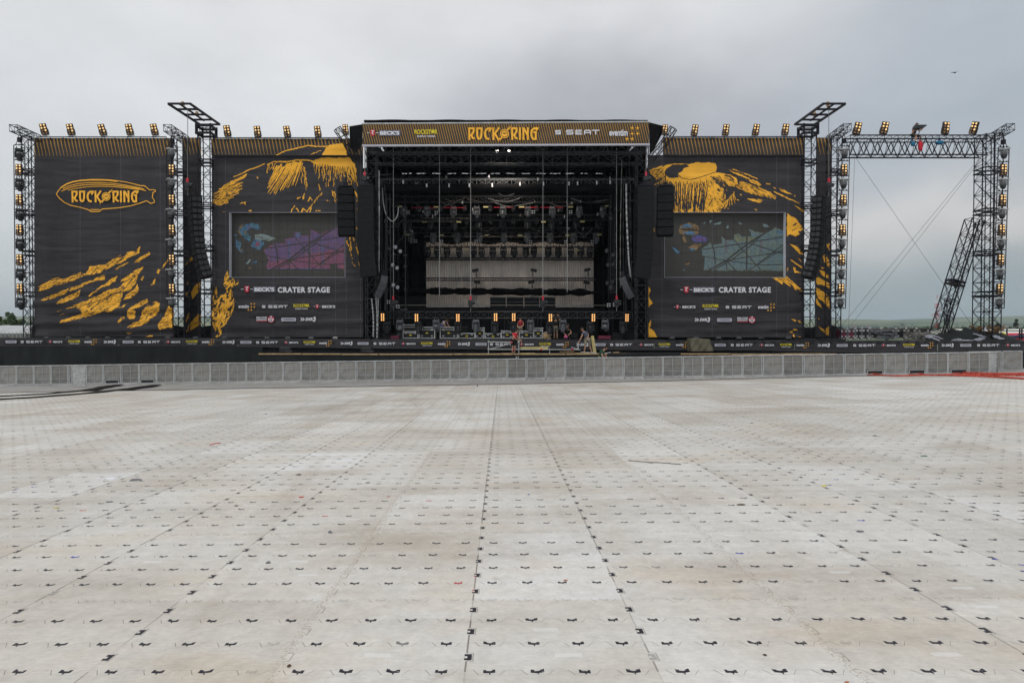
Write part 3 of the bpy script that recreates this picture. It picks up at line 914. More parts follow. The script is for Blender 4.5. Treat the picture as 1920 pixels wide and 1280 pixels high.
# --- outer banner on the left with the airship
def banner_outer_left():
    B = Banner('tall black banner with gold airship emblem and lettering on the far left', (64, 259, 326, 631), 47.6, low=2.4)
    ra = Raster(64, 259, 326, 295); ra.m = stripes(ra, 259, 293); B.print_(ra, M_stripe, 'stripe_print')
    ra = Raster(64, 455, 326, 631)
    P = [
        [(330, 490), (430, 440), (560, 420), (700, 368), (690, 395), (600, 430), (740, 375), (770, 320), (900, 300), (960, 265), (1030, 215), (1040, 240), (1060, 235), (1100, 190), (1170, 180), (1205, 143), (1195, 200), (1120, 235), (1060, 275), (1000, 300), (940, 330), (860, 370), (800, 385), (720, 395), (620, 445), (500, 480), (420, 510), (330, 530), (345, 505)],
        [(1150, 285), (1180, 250), (1230, 220), (1270, 195), (1290, 205), (1280, 230), (1230, 250), (1190, 280), (1155, 290)],
        [(350, 610), (380, 585), (470, 555), (560, 515), (640, 490), (720, 455), (800, 430), (860, 400), (905, 390), (900, 425), (840, 440), (760, 460), (690, 500), (600, 530), (540, 560), (450, 590), (370, 612)],
        [(480, 640), (520, 600), (600, 560), (670, 530), (700, 515), (670, 570), (620, 600), (540, 630)],
        [(750, 570), (790, 545), (850, 500), (920, 455), (960, 415), (1005, 395), (985, 440), (930, 480), (870, 500), (810, 550), (760, 578)],
        [(560, 680), (640, 650), (760, 600), (860, 560), (920, 520), (1010, 505), (1050, 470), (1080, 440), (1030, 450), (1050, 420), (1110, 390), (1160, 345), (1235, 315), (1200, 370), (1175, 420), (1160, 460), (1120, 520), (1060, 545), (1045, 590), (1020, 660), (960, 700), (870, 710), (790, 735), (720, 750), (640, 775), (590, 785), (520, 805), (530, 780), (620, 745), (700, 725), (700, 690), (650, 665), (600, 680)],
        [(1055, 605), (1090, 550), (1150, 520), (1180, 465), (1195, 520), (1180, 545), (1120, 590)],
        [(1080, 750), (1100, 690), (1150, 650), (1210, 615), (1265, 595), (1265, 625), (1210, 655), (1150, 690), (1165, 700), (1150, 765), (1110, 770)],
        [(1200, 770), (1220, 700), (1270, 650), (1330, 615), (1370, 630), (1365, 700), (1330, 740), (1290, 760), (1270, 800), (1220, 820), (1120, 845), (1090, 840), (1140, 800), (1190, 785)],
        [(1015, 800), (1010, 775), (1060, 740), (1070, 765)],
        [(1350, 820), (1390, 770), (1430, 690), (1450, 650), (1490, 670), (1490, 840), (1420, 845), (1370, 860)],
        [(1290, 485), (1320, 430), (1335, 420), (1320, 470)], [(1345, 375), (1355, 340), (1375, 345), (1365, 380)], [(1385, 340), (1400, 300), (1450, 250), (1480, 180), (1480, 210), (1440, 280), (1400, 325)],
        [(1210, 445), (1215, 410), (1240, 400), (1225, 440)], [(1080, 890), (1160, 870), (1100, 900)], [(1200, 925), (1310, 905), (1300, 925)], [(985, 345), (1050, 300), (1110, 272), (1060, 310), (1000, 345)],
        [(990, 690), (1100, 628), (1060, 665)], [(430, 430), (540, 400), (520, 415), (430, 435)], [(500, 740), (580, 712), (540, 730)], [(490, 700), (530, 690), (495, 703)],
    ]
    for k, p in enumerate(P): ra.poly(crop(p, 0, 430, 4.571), 1.8, 5.0, 10 + k)
    gap = [([(560, 690), (760, 640), (900, 585), (1030, 510)], 1.2), ([(780, 690), (850, 630), (960, 560), (1040, 530)], 1.8), ([(1050, 580), (1060, 520), (1130, 430), (1160, 400)], 1.6), ([(590, 440), (600, 425), (720, 388)], 1.2), ([(980, 310), (1040, 250), (1100, 200)], 1.2), ([(430, 500), (560, 455), (620, 440)], 1.0), ([(480, 560), (600, 520), (700, 480)], .8), ([(1255, 660), (1330, 630)], 1.3), ([(1250, 770), (1270, 720)], 1.5)]
    for k, (p, w) in enumerate(gap): ra.line(crop(p, 0, 430, 4.571), w, amp=1.5, scale=4, seed=70 + k, val=False)
    ra.grainy(-.42, 9, 1.3, .33, 3); ra.grainy(-.5, 5, .8, .36, 4)
    ra.m &= (ra.X < 325)
    B.print_(ra, M_gold)
    # airship
    fl = Flat(); s9 = 9.6
    def c(p): return [((x / s9 + 100 - 195), -(y / s9 + 325 - 365)) for x, y in p]
    out = [(75, 380), (110, 320), (170, 255), (260, 200), (380, 155), (520, 132), (700, 120), (860, 120), (1010, 125), (1170, 142), (1320, 165), (1470, 200), (1580, 230), (1650, 230), (1690, 260), (1740, 305), (1800, 300), (1850, 312), (1850, 330), (1800, 355), (1800, 400), (1790, 430), (1830, 500), (1825, 530), (1760, 545), (1690, 497), (1560, 545), (1400, 590), (1200, 622), (1000, 638), (890, 645), (840, 690), (690, 692), (640, 655), (480, 612), (330, 580), (220, 530), (130, 455)]
    fl.strip('gold', c(out), 1.45, True)
    fl.strip('gold', c([(150, 270), (260, 200), (380, 158), (520, 136), (700, 126), (860, 126), (1010, 132), (1170, 152)]), 2.4)
    for a, wd in (([(190, 285), (300, 235), (450, 195), (640, 175), (850, 172), (1060, 185), (1280, 215), (1500, 255), (1650, 290)], 1.3), ([(165, 330), (300, 270), (450, 232), (640, 210), (850, 205), (1060, 214), (1280, 240), (1500, 275), (1680, 320)], 1.4), ([(280, 310), (450, 275), (640, 248), (850, 240), (1060, 246), (1280, 266), (1560, 300)], 1.2)):
        fl.strip('gold', c(a), wd)
    for k in range(9): fl.rect('gold', *[q for q in (c([(680 + k * 19, 668)])[0] + c([(692 + k * 19, 648)])[0])])
    wm, x2 = festival_wordmark(); k = 21.5
    shift(wm, -x2 / 2, -.5, k)
    kx = (1530 - 350) / 9.6 / (x2 * k)
    dx, dy = c([(940, 425)])[0]
    for cc, v, f in wm.parts: fl.parts.append((cc if cc != 'black' else 'black', [(x * kx + dx, y + dy) for x, y in v], f))
    me = fl.mesh('airship_print', 47.6 / F)
    o = bpy.data.objects.new('airship_print', me); COL.objects.link(o)
    p = W(195, 365, 47.6); p.y -= .10; o.location = p - B.root.location; setparent(o, B.root)
    B.seams((150, 226, 300)); B.done()
banner_outer_left()

def narrow_banner(label, u0, u1, polys, s, seed):
    B = Banner(label, (u0, 258, u1, 632), 50.0, low=.6)
    ra = Raster(u0, 258, u1, 293); ra.m = stripes(ra, 258, 290); B.print_(ra, M_stripe, 'stripe_print')
    ra = Raster(u0, 400, u1, 632)
    for k, p in enumerate(polys): ra.poly(crop(p, *s), 1.5, 4, seed + k)
    ra.grainy(-.6, 7, 1.3, .28, seed)
    B.print_(ra, M_gold); B.done()
narrow_banner('narrow dark banner with gold flecks behind the left speaker tower', 344, 377,
    [[(1590, 300), (1640, 235), (1655, 250), (1610, 300)], [(1640, 545), (1670, 485), (1715, 450), (1715, 520), (1680, 560), (1650, 600)], [(1590, 480), (1615, 445), (1605, 480)], [(1590, 550), (1630, 520), (1600, 575)], [(1590, 790), (1620, 705), (1630, 735), (1600, 795)],
     [(1595, 885), (1610, 830), (1650, 780), (1700, 725), (1718, 735), (1718, 810), (1670, 850)], [(1620, 375), (1635, 355), (1630, 380)]], (0, 430, 4.571), 300)
narrow_banner('narrow dark banner with bold gold flames behind the right speaker tower', 1530, 1559,
    [[(1680, 280), (1705, 270), (1705, 335), (1690, 320)], [(1645, 380), (1670, 370), (1705, 440), (1705, 490), (1660, 440)], [(1615, 510), (1650, 520), (1700, 560), (1700, 590), (1640, 560)], [(1625, 480), (1660, 490), (1640, 500)], [(1570, 590), (1610, 570), (1700, 630), (1705, 680), (1640, 640), (1600, 640)],
     [(1565, 660), (1620, 680), (1690, 740), (1705, 800), (1705, 860), (1650, 800), (1600, 760)], [(1562, 740), (1600, 780), (1640, 850), (1600, 830), (1565, 790)], [(1600, 1010), (1660, 1050), (1700, 1010), (1705, 1080), (1690, 1100), (1640, 1060)], [(1600, 940), (1615, 945), (1605, 955)]], (1200, 400, 4.8), 340)

# --- inner banners with the crater and the big screens
HOLE_L = (430, 398.5, 647, 520); HOLE_R = (1246, 398.5, 1473, 520)
def fan(ra, starts, ends, n, w0, w1, rr, val=True, amp=1.2, seed=0, jit=2.5, lens=(.65, 1.0), bend=0.0):
    """n tapering streaks between two polylines"""
    def samp(P, t):
        t *= len(P) - 1; i = min(int(t), len(P) - 2); f = t - i
        return (P[i][0] * (1 - f) + P[i + 1][0] * f, P[i][1] * (1 - f) + P[i + 1][1] * f)
    for k in range(n):
        t = (k + .5) / n + rr.uniform(-.3, .3) / n; t = max(0, min(1, t))
        a = samp(starts, t); b = samp(ends, t)
        l = rr.uniform(*lens); o = rr.uniform(0, .12)
        p0 = (a[0] + (b[0] - a[0]) * o, a[1] + (b[1] - a[1]) * o)
        p1 = (a[0] + (b[0] - a[0]) * l + rr.uniform(-jit, jit), a[1] + (b[1] - a[1]) * l)
        pm = ((p0[0] + p1[0]) / 2 + rr.uniform(-jit, jit) * .6 + bend, (p0[1] + p1[1]) / 2)
        ra.line([p0, pm, p1], w0 * rr.uniform(.7, 1.3), w1 * rr.uniform(.6, 1.4), amp, 5, seed + k, val)

def banner_inner_left():
    B = Banner('wide black banner with gold crater slopes around the left video screen', (397, 290, 681, 632), 48.0, hole=HOLE_L, low=1.6)
    rr = random.Random(5); s3 = (320, 190, 4.571); s4 = (320, 430, 4.571)
    def C3(p): return crop(p, *s3)
    def C4(p): return crop(p, *s4)
    # header strip hangs a little further forward
    H = Banner('striped gold and black valance above the left video screen', (396, 260, 681, 291.5), 47.7, low=0)
    ra = Raster(396, 260, 681, 292)
    hill = C3([(890, 475), (980, 428), (1100, 398), (1180, 380), (1330, 392), (1480, 355), (1520, 480)])
    ra.m = stripes(ra, 260, 290.5); ra.m &= ~ra.inside(hill); H.print_(ra, M_stripe, 'stripe_print')
    ra = Raster(396, 260, 681, 292)
    ra.line(C3([(890, 472), (980, 428), (1100, 398), (1180, 380), (1250, 388), (1330, 390), (1400, 370)]), 2.0, amp=1, scale=4, seed=1)
    ra.poly(C3([(1290, 475), (1310, 440), (1330, 400), (1390, 375), (1480, 355), (1500, 400), (1512, 475)]), 1.5, 4, 3)
    ra.line(C3([(1200, 460), (1240, 440), (1290, 420)]), 1.2, amp=2, scale=3, seed=8)
    ra.m &= ra.Y < 291
    H.print_(ra, M_gold); H.done()
    ra = Raster(397, 294, 681, 400)
    ra.line(C3([(830, 545), (875, 520), (1000, 517), (1130, 502), (1230, 515), (1300, 505)]), 2.2, amp=1.5, scale=5, seed=4)
    ra.poly(C3([(1200, 520), (1260, 495), (1290, 485), (1540, 482), (1580, 540), (1592, 600), (1590, 640), (1540, 600), (1500, 640), (1430, 600), (1400, 560), (1330, 540), (1250, 545)]), 1.5, 4, 5)
    fan(ra, C3([(910, 545), (1000, 530), (1080, 525), (1135, 512)]), C3([(850, 650), (800, 842), (930, 800), (1065, 748)]), 19, 2.0, .9, rr, seed=20, bend=.3, jit=.8, lens=(.8, 1))
    fan(ra, C3([(1010, 522), (1125, 510)]), C3([(930, 640), (1085, 630)]), 9, 2.8, 1.2, rr, seed=40)
    fan(ra, C3([(840, 540), (900, 530)]), C3([(815, 640), (870, 610)]), 4, 1.4, .8, rr, seed=60, amp=2.5)
    fan(ra, C3([(1120, 560), (1150, 540)]), C3([(1130, 780), (1170, 770)]), 3, 1.4, 1.2, rr, seed=70, amp=2.5)
    fan(ra, C3([(1230, 530), (1400, 530), (1580, 540)]), C3([(1235, 650), (1330, 760), (1440, 720), (1615, 740)]), 28, 1.9, .9, rr, seed=90, amp=2, lens=(.45, 1.0))
    fan(ra, C3([(1410, 530), (1580, 540)]), C3([(1500, 660), (1612, 740)]), 12, 3.2, 1.4, rr, seed=130, lens=(.7, 1))
    fan(ra, C3([(1430, 560), (1570, 560)]), C3([(1480, 700), (1600, 720)]), 7, .9, .7, rr, False, seed=150)
    fan(ra, C3([(1250, 540), (1420, 545)]), C3([(1250, 700), (1420, 700)]), 8, 1.2, .9, rr, False, amp=3, seed=170)
    ra.line(C3([(540, 650), (680, 585), (805, 540)]), 1.8, amp=1, scale=6, seed=7)
    ra.poly(C3([(410, 755), (480, 710), (560, 665), (658, 618), (640, 655), (560, 695), (480, 740), (430, 762)]), 1.5, 5, 9)
    fan(ra, C3([(350, 790), (350, 880), (395, 900)]), C3([(640, 685), (625, 735), (535, 855)]), 17, .9, 1.9, rr, seed=200, amp=2.2, lens=(.4, 1), jit=1.5)
    for k, p in enumerate(([(750, 660), (745, 650)], [(600, 875), (640, 865), (640, 885)], [(445, 960), (460, 950)], [(670, 935), (690, 938)], [(1030, 945), (1062, 898)], [(1080, 918), (1100, 955)], [(1135, 840), (1145, 790)], [(1180, 860), (1195, 820), (1215, 850)], [(1230, 865), (1260, 820), (1300, 785)], [(1120, 950), (1135, 920), (1170, 945), (1220, 878)], [(1190, 955), (1205, 915)], [(1240, 940), (1280, 935)], [(1385, 770), (1410, 860)], [(1400, 780), (1420, 850)], [(1090, 830), (1110, 820)], [(1270, 710), (1280, 760)], [(1340, 850), (1355, 855)])):
        ra.line(C3(p), 2.2, amp=2, scale=3, seed=220 + k)
    ra.line(C3([(1530, 715), (1585, 790), (1605, 830), (1600, 870), (1605, 940)]), 4.2, 2, amp=1.5, scale=4, seed=260)
    ra.grainy(1.35, 9, 1.0, .39, 62, (ra.X > 585) & (ra.Y > 312)); ra.grainy(-.5, 8, .9, .34, 61, ra.X < 465)
    ra.m &= ra.Y < 398
    B.print_(ra, M_gold)
    ra = Raster(397, 400, 681, 632)
    for k, p in enumerate(([(1495, 80), (1530, 150), (1555, 250)], [(1560, 65), (1590, 150), (1615, 225)], [(1535, 60), (1550, 190)], [(1595, -10), (1615, 35)], [(1558, 285), (1580, 315)], [(1610, 270), (1620, 320), (1630, 350)], [(1580, 95), (1610, 215)], [(1470, 260), (1485, 190)], [(1485, 380), (1495, 350)])):
        ra.line(C4(p), 2.2, 1.4, 1.2, 4, 270 + k)
    ra.poly(C4([(350, 935), (395, 905), (365, 830), (350, 750), (360, 600), (395, 485), (400, 560), (390, 610), (440, 560), (480, 540), (450, 430), (490, 350), (497, 390), (530, 400), (560, 480), (578, 422), (578, 470), (520, 500), (550, 620), (540, 690), (480, 810), (430, 850), (432, 890), (415, 932)]), 2.0, 4, 290)
    ra.grainy(-1.2, 5, 2.2, .44, 31)
    ra.m &= ~((ra.X > HOLE_L[0]) & (ra.X < HOLE_L[2]) & (ra.Y < HOLE_L[3] + 1))
    B.print_(ra, M_gold)
    B.seams((402.5, 423, 512, 629, 649, 676), (298, 523.5, 599))
    Y = 48.0
    put_logo('becks', 485, 542.5, 7.6, Y, B.root, .11)
    put_logo('crater', 570.5, 543.5, 10.6, Y, B.root, .11)
    put_logo('eventim', 464.5, 575, 5.4, Y, B.root, .11)
    put_logo('seat', 517, 574.8, 5.0, Y, B.root, .11)
    put_logo('rockstar', 566.5, 574.5, 6.0, Y, B.root, .11)
    put_logo('becks_s', 610.5, 574.8, 5.0, Y, B.root, .11)
    put_logo('round', 500, 598.5, 5.2, Y, B.root, .11)
    put_logo('dasding', 542, 599, 4.8, Y, B.root, .11)
    put_logo('swr', 580, 598.5, 6.6, Y, B.root, .11)
    return B.done()
BIL = banner_inner_left()

def banner_inner_right():
    B = Banner('wide black banner with gold crater bowl around the right video screen', (1216, 291, 1508, 632), 48.0, hole=HOLE_R, low=1.0)
    rr = random.Random(15); sR = (1200, 190, 5.333); s4 = (1200, 400, 4.8)
    def C(p): return crop(p, *sR)
    def C4(p): return crop(p, *s4)
    H = Banner('striped gold and black valance above the right video screen', (1243, 258, 1508, 291), 47.7, low=0)
    ra = Raster(1243, 258, 1508, 291); ra.m = stripes(ra, 258, 290); H.print_(ra, M_stripe, 'stripe_print'); H.done()
    ra = Raster(1216, 294, 1508, 398.3)
    ra.poly(C([(95, 690), (180, 655), (310, 632), (330, 625), (480, 625), (560, 613), (690, 613), (752, 620), (768, 660), (755, 710), (830, 720), (900, 735), (965, 760), (975, 830), (940, 860), (880, 850), (870, 900), (850, 980), (835, 1050), (800, 1110), (330, 1110), (350, 1000), (345, 850), (300, 800), (250, 760), (170, 790), (100, 720)]), 1.6, 5, 1)
    ra.poly(C([(330, 632), (470, 630), (492, 652), (440, 670), (420, 700), (385, 722), (385, 765), (300, 768), (262, 745), (243, 712), (262, 675)]), .8, 4, 2, False)
    ra.line(C([(385, 735), (420, 770), (505, 785), (570, 768), (650, 745), (755, 708)]), 1.4, amp=.8, scale=4, seed=3, val=False)
    fan(ra, C([(300, 790), (500, 800), (700, 760)]), C([(330, 1090), (480, 1110), (640, 1110)]), 23, 1.1, 2.8, rr, False, amp=1.5, seed=20, lens=(.75, 1.05), jit=2)
    fan(ra, C([(690, 745), (780, 740)]), C([(860, 900), (960, 920)]), 14, .8, 1.4, rr, False, seed=50, amp=1.6)
    fan(ra, C([(840, 860), (860, 900)]), C([(800, 1090), (1000, 960)]), 10, 1.1, 1.3, rr, False, seed=70, lens=(.4, .9))
    ra.line(C([(850, 738), (890, 750), (930, 772)]), 2.6, amp=1, scale=4, seed=80, val=False)
    ra.line(C([(690, 1040), (720, 980)]), 2.2, amp=2, scale=3, seed=81, val=False)
    fan(ra, C([(245, 660), (245, 740), (290, 770)]), C([(100, 690), (95, 790), (140, 860)]), 12, .7, 1.3, rr, False, seed=90, amp=2, lens=(.5, 1.1), jit=1)
    fan(ra, C([(260, 755), (330, 790)]), C([(100, 870), (280, 850)]), 8, 1.8, 1.0, rr, seed=100, lens=(.6, 1), jit=1)
    ra.poly(C([(885, 688), (910, 690), (1000, 730), (1100, 775), (1180, 805), (1212, 832), (1190, 845), (1110, 815), (1080, 780), (1000, 750), (950, 725)]), 1.4, 4, 110)
    ra.line(C([(930, 680), (1040, 722), (1172, 774)]), 1.9, amp=1, scale=5, seed=111)
    fan(ra, C([(970, 790), (940, 860)]), C([(1330, 900), (1290, 990)]), 11, 1.1, 1.6, rr, seed=120, lens=(.5, 1), amp=1.8)
    fan(ra, C([(1180, 850), (1130, 900)]), C([(1410, 975), (1240, 960)]), 10, 1.1, 1.6, rr, seed=140, lens=(.5, 1), amp=1.8)
    fan(ra, C([(1000, 830), (1220, 880)]), C([(1180, 950), (1400, 985)]), 6, 1.4, 2.4, rr, seed=150, lens=(.5, 1), amp=1.6)
    ra.poly(C([(1055, 965), (1120, 975), (1230, 985), (1205, 1015), (1120, 1000)]), 1.4, 4, 160)
    ra.poly(C([(1390, 870), (1440, 885), (1520, 930), (1490, 930), (1410, 900)]), 1.2, 4, 161)
    ra.line(C([(1340, 905), (1430, 945), (1520, 990), (1592, 1025)]), 2.2, amp=1.4, scale=4, seed=162)
    ra.poly(C([(1535, 1035), (1600, 1070), (1640, 1090), (1640, 1120), (1590, 1080)]), 1.2, 4, 163)
    for k, p in enumerate(([(1265, 825), (1300, 830)], [(1340, 860), (1355, 870)], [(955, 985), (995, 990)], [(870, 1070), (885, 1072)], [(1150, 1085), (1162, 1088)], [(1545, 942), (1552, 945)], [(1000, 935), (1010, 938)])):
        ra.line(C(p), 2, amp=1.5, scale=3, seed=170 + k)
    ra.grainy(1.5, 10, 1.0, .37, 63, (ra.X < 1322) & (ra.Y > 340)); ra.grainy(.45, 9, 1.0, .36, 64, ra.X > 1345); ra.grainy(1.0, 6, 1.0, .36, 65, (ra.X > 1322) & (ra.X < 1380) & (ra.Y > 335)); ra.grainy(-.5, 6, 1.0, .36, 66, ra.X < 1245)
    fan(ra, C([(850, 1010), (940, 900)]), C([(830, 1090), (960, 1010)]), 9, 1.4, .9, rr, seed=180)
    B.print_(ra, M_gold)
    ra = Raster(1216, 398.3, 1508, 632)
    ra.poly(C4([(1322, 0), (1340, 12), (1400, 45), (1445, 105), (1472, 150), (1425, 160), (1432, 190), (1400, 212), (1352, 190), (1322, 205)]), 1.6, 4, 200)
    ra.line(C4([(1380, 110), (1405, 90)]), 2.4, amp=2, scale=3, seed=201, val=False); ra.line(C4([(1370, 150), (1400, 140)]), 1.5, amp=2, scale=3, seed=202, val=False)
    for k, p in enumerate(([(1345, 275), (1400, 290), (1445, 335), (1468, 375), (1430, 362), (1385, 312)], [(1372, 485), (1400, 490), (1400, 515), (1452, 540), (1390, 535)], [(1322, 490), (1330, 490), (1328, 515), (1322, 515)], [(1350, 410), (1460, 485), (1450, 492), (1360, 425)], [(1420, 400), (1465, 440), (1440, 425)])):
        ra.poly(C4(p), 1.5, 4, 210 + k)
    fan(ra, C4([(1185, 578), (1320, 560)]), C4([(1310, 650), (1465, 700)]), 9, 1.7, 1.9, rr, seed=230, lens=(.4, .95))
    fan(ra, C4([(1320, 600), (1400, 650)]), C4([(1420, 710), (1465, 700)]), 4, 1.5, 1.5, rr, seed=240)
    ra.poly(C4([(65, 690), (80, 660), (97, 690), (80, 730), (85, 760), (115, 810), (80, 840), (65, 900)]), 1.2, 4, 250)
    ra.poly(C4([(65, 920), (75, 990), (95, 955), (100, 1010), (85, 1030), (130, 1060), (160, 1130), (100, 1140), (65, 1135)]), 1.2, 4, 251)
    for k, p in enumerate(([(1370, 955), (1395, 965)], [(1425, 965), (1445, 985)], [(1385, 1045), (1415, 1045)], [(1352, 1065), (1372, 1068)], [(1425, 1112), (1450, 1118)], [(1385, 1095), (1390, 1130)], [(1405, 1125), (1412, 1130)], [(95, 170), (120, 140)], [(100, 185), (125, 152)], [(118, 165), (125, 160)])):
        ra.line(C4(p), 2.4, amp=2, scale=3, seed=260 + k)
    ra.m &= ~((ra.X > HOLE_R[0]) & (ra.X < HOLE_R[2]) & (ra.Y < HOLE_R[3] + .5))
    B.print_(ra, M_gold)
    B.seams((1241, 1335, 1456, 1477, 1500), (298, 523.5, 599))
    Y = 48.0
    put_logo('becks', 1307, 543.5, 7.6, Y, B.root, .11)
    put_logo('crater', 1395.5, 543.5, 10.6, Y, B.root, .11)
    put_logo('becks_s', 1284.5, 575.5, 5.0, Y, B.root, .11)
    put_logo('rockstar', 1332, 575, 6.0, Y, B.root, .11)
    put_logo('seat', 1384.5, 575.8, 5.0, Y, B.root, .11)
    put_logo('eventim', 1436.5, 576, 5.4, Y, B.root, .11)
    put_logo('swr', 1317.5, 599.5, 6.6, Y, B.root, .11)
    put_logo('dasding', 1357.5, 599.8, 4.8, Y, B.root, .11)
    put_logo('round', 1399.5, 599.5, 5.2, Y, B.root, .11)
    return B.done()
BIR = banner_inner_right()

# --- video screens recessed behind the openings
def led_material():
    m = bpy.data.materials.new('led_face'); m.use_nodes = True
    bs = m.node_tree.nodes['Principled BSDF']
    bs.inputs['Base Color'].default_value = (.045, .043, .039, 1); bs.inputs['Roughness'].default_value = .55
    return m
M_led = led_material()
def led_glow(name, rgb, k):
    """lit pixels whose colour drifts the way a posterised camera picture does"""
    m = glow(name, rgb, k, (.03, .03, .03)); nt = m.node_tree; E.nt = nt; bs = nt.nodes['Principled BSDF']; tc = nt.nodes.new('ShaderNodeTexCoord')
    n = e_noise(tc.outputs['Object'], 1.6, 6.0, .7); n2 = e_noise(tc.outputs['Object'], 9.0, 3.0)
    a = tuple(c * .55 for c in rgb); b = (rgb[0] * 1.25, rgb[1] * 1.1 + .01, rgb[2] * .75); c = (rgb[0] * .8, rgb[1] * 1.0, rgb[2] * 1.12)
    col = e_mix(n.map(.38, .5, 0, 1), c, rgb); col = e_mix(n.map(.52, .62, 0, 1), col, b); col = e_mix(n2.map(.45, .65, 0, .7), col, a)
    nt.links.new(col.k, bs.inputs['Emission Color']); return m
def screen(label, hole, side, pal):
    u0, v0, u1, v1 = hole; Y = 48.45
    root = thing('video_screen', label, 'video screen', W((u0 + u1) / 2, v1, Y))
    f = MB(); a, b = W(u0 - 6, v0 - 6, Y), W(u1 + 6, v1 + 4, Y)
    f.box(((a.x + b.x) / 2, Y + .12, (a.z + b.z) / 2), (b.x - a.x, .22, a.z - b.z)); f.build('led_panel', M_led, root)
    # pale reveal round the opening
    fr = MB()
    def q(p, r):
        A, Bp = W(*p, 48.02), W(*r, 48.02)
        fr.quad(A, Bp, (Bp.x, 48.43, Bp.z), (A.x, 48.43, A.z))
    q((u0, v0), (u0, v1)); q((u1, v0), (u1, v1))
    fr.build('reveal', M_white, root)
    rim = MB()
    for p, r in (((u0, v0), (u1, v0)), ((u1, v0), (u1, v1)), ((u1, v1), (u0, v1)), ((u0, v1), (u0, v0))): rim.tube(W(*p, 47.98), W(*r, 47.98), .013, 4)
    rim.build('rim', M_silver, root)
    # the picture: all in crop coordinates of the left or right screen
    cols = {k: led_glow('screen_' + k, lin(h), .56) for k, h in pal.items()}
    sets = []
    for (s, shapes) in side:
        for key, pts, kind, w in shapes:
            sets.append((key, crop(pts, *s), kind, w))
    order = []
    for key, *_ in sets:
        if key not in order: order.append(key)
    ra_all = {}
    for i, (key, pts, kind, w) in enumerate(sets):
        for k2, r2 in ra_all.items():
            if k2 != key:
                (r2.poly(pts, w, 4, i, False) if kind == 'p' else r2.line(pts, w * 1.25, None, .4, 4, i, False))
        if key == 'off': continue
        ra = ra_all.setdefault(key, Raster(u0 + 1, v0 + 1, u1 - 1, v1 - 1))
        (ra.poly(pts, w, 4, i) if kind == 'p' else ra.line(pts, w, None, .4, 4, i))
    mb = MB(); used = []
    for i, (key, ra) in enumerate(ra_all.items()):
        ra.grainy(.5, 3.5, .9, .38 if key in ('cyan', 'amber', 'blue', 'deep') else .25, 80 + i)
        used.append(cols[key]); mb.mi = len(used) - 1
        ra.mesh(lambda u, v: W(u, v, Y) - Vector((0, .006, 0)), mb)
    mb.build('lit_picture', used, root)
    sm = MB(); nu, nv = 14, 8
    for i in range(1, nu): u = u0 + (u1 - u0) * i / nu; A, Bq = W(u, v0, Y), W(u, v1, Y); sm.box((A.x, Y - .012, (A.z + Bq.z) / 2), (.006, .008, A.z - Bq.z))
    for i in range(1, nv): v = v0 + (v1 - v0) * i / nv; A, Bq = W(u0, v, Y), W(u1, v, Y); sm.box(((A.x + Bq.x) / 2, Y - .013, A.z), (Bq.x - A.x, .008, .006))
    sm.build('module_seam', M_black, root)
L3, L4 = (320, 190, 4.571), (320, 430, 4.571)
struts = [('off', [(815, 165), (1000, 140), (1190, 110), (1500, 60)], 'l', 1.5), ('off', [(870, 340), (1010, 265), (1200, 115), (1420, -20)], 'l', 2.6), ('off', [(910, 340), (1060, 255), (1230, 130), (1300, 60)], 'l', 1.6), ('off', [(1075, 80), (1190, 210), (1310, 340)], 'l', 1.4), ('off', [(1190, 50), (1188, 340)], 'l', 2.2), ('off', [(1015, 265), (1090, 340)], 'l', 1.6), ('off', [(1015, 265), (1018, 340)], 'l', 1.6), ('off', [(815, 225), (1010, 262), (1300, 300), (1500, 295)], 'l', 1.3), ('off', [(1010, 262), (1500, 185)], 'l', 1.4), ('off', [(1200, 110), (1500, 205)], 'l', 1.5), ('off', [(1260, 310), (1500, 125)], 'l', 1.6), ('off', [(1210, 340), (1500, 160)], 'l', 1.2), ('off', [(880, 90), (910, 180), (918, 290)], 'l', 2.0)]
field = [(805, 180), (850, 150), (890, 125), (990, 125), (985, 85), (1060, 75), (1070, 30), (1110, 30), (1115, 60), (1210, 55), (1200, 5), (1290, 45), (1420, -20), (1500, -40), (1500, 340), (830, 340), (845, 260), (815, 215)]
face_l = (L3, [('cyan', [(590, 1100), (620, 1060), (690, 1045), (750, 1055), (770, 1090), (740, 1100), (700, 1085), (640, 1120), (620, 1150), (595, 1140)], 'p', 1.5), ('amber', [(575, 1110), (600, 1060), (640, 1045), (620, 1065), (598, 1110), (600, 1160)], 'p', 1), ('cyan', [(540, 1140), (570, 1145), (560, 1160)], 'p', 1), ('mag', [(640, 1080), (700, 1070), (680, 1085)], 'p', 1), ('grey', [(720, 1150), (800, 1140), (870, 1160), (900, 1180), (720, 1185)], 'p', 1.5)])
face_l2 = (L4, [('cyan', [(585, -10), (640, 10), (690, 60), (680, 105), (640, 90), (600, 40)], 'p', 1.5), ('amber', [(610, 5), (660, 20), (640, 40)], 'p', 1), ('grey', [(720, 45), (800, 40), (890, 75), (860, 100), (760, 90)], 'p', 1.5), ('off', [(730, 60), (850, 90)], 'l', .8), ('cyan', [(715, 80), (800, 100), (800, 130), (755, 180), (690, 150)], 'p', 1.5), ('mag', [(735, 100), (770, 110), (750, 150), (720, 140)], 'p', 1.2), ('cyan', [(560, 85), (600, 110), (600, 160), (630, 190), (600, 200), (560, 150)], 'p', 1.5), ('amber', [(580, 140), (620, 185), (605, 195)], 'p', 1), ('grey', [(640, 295), (680, 255), (690, 265), (660, 300)], 'p', 1), ('cyan', [(685, 290), (740, 265), (740, 290)], 'p', 1), ('amber', [(655, 338), (705, 315), (690, 335)], 'p', 1)])
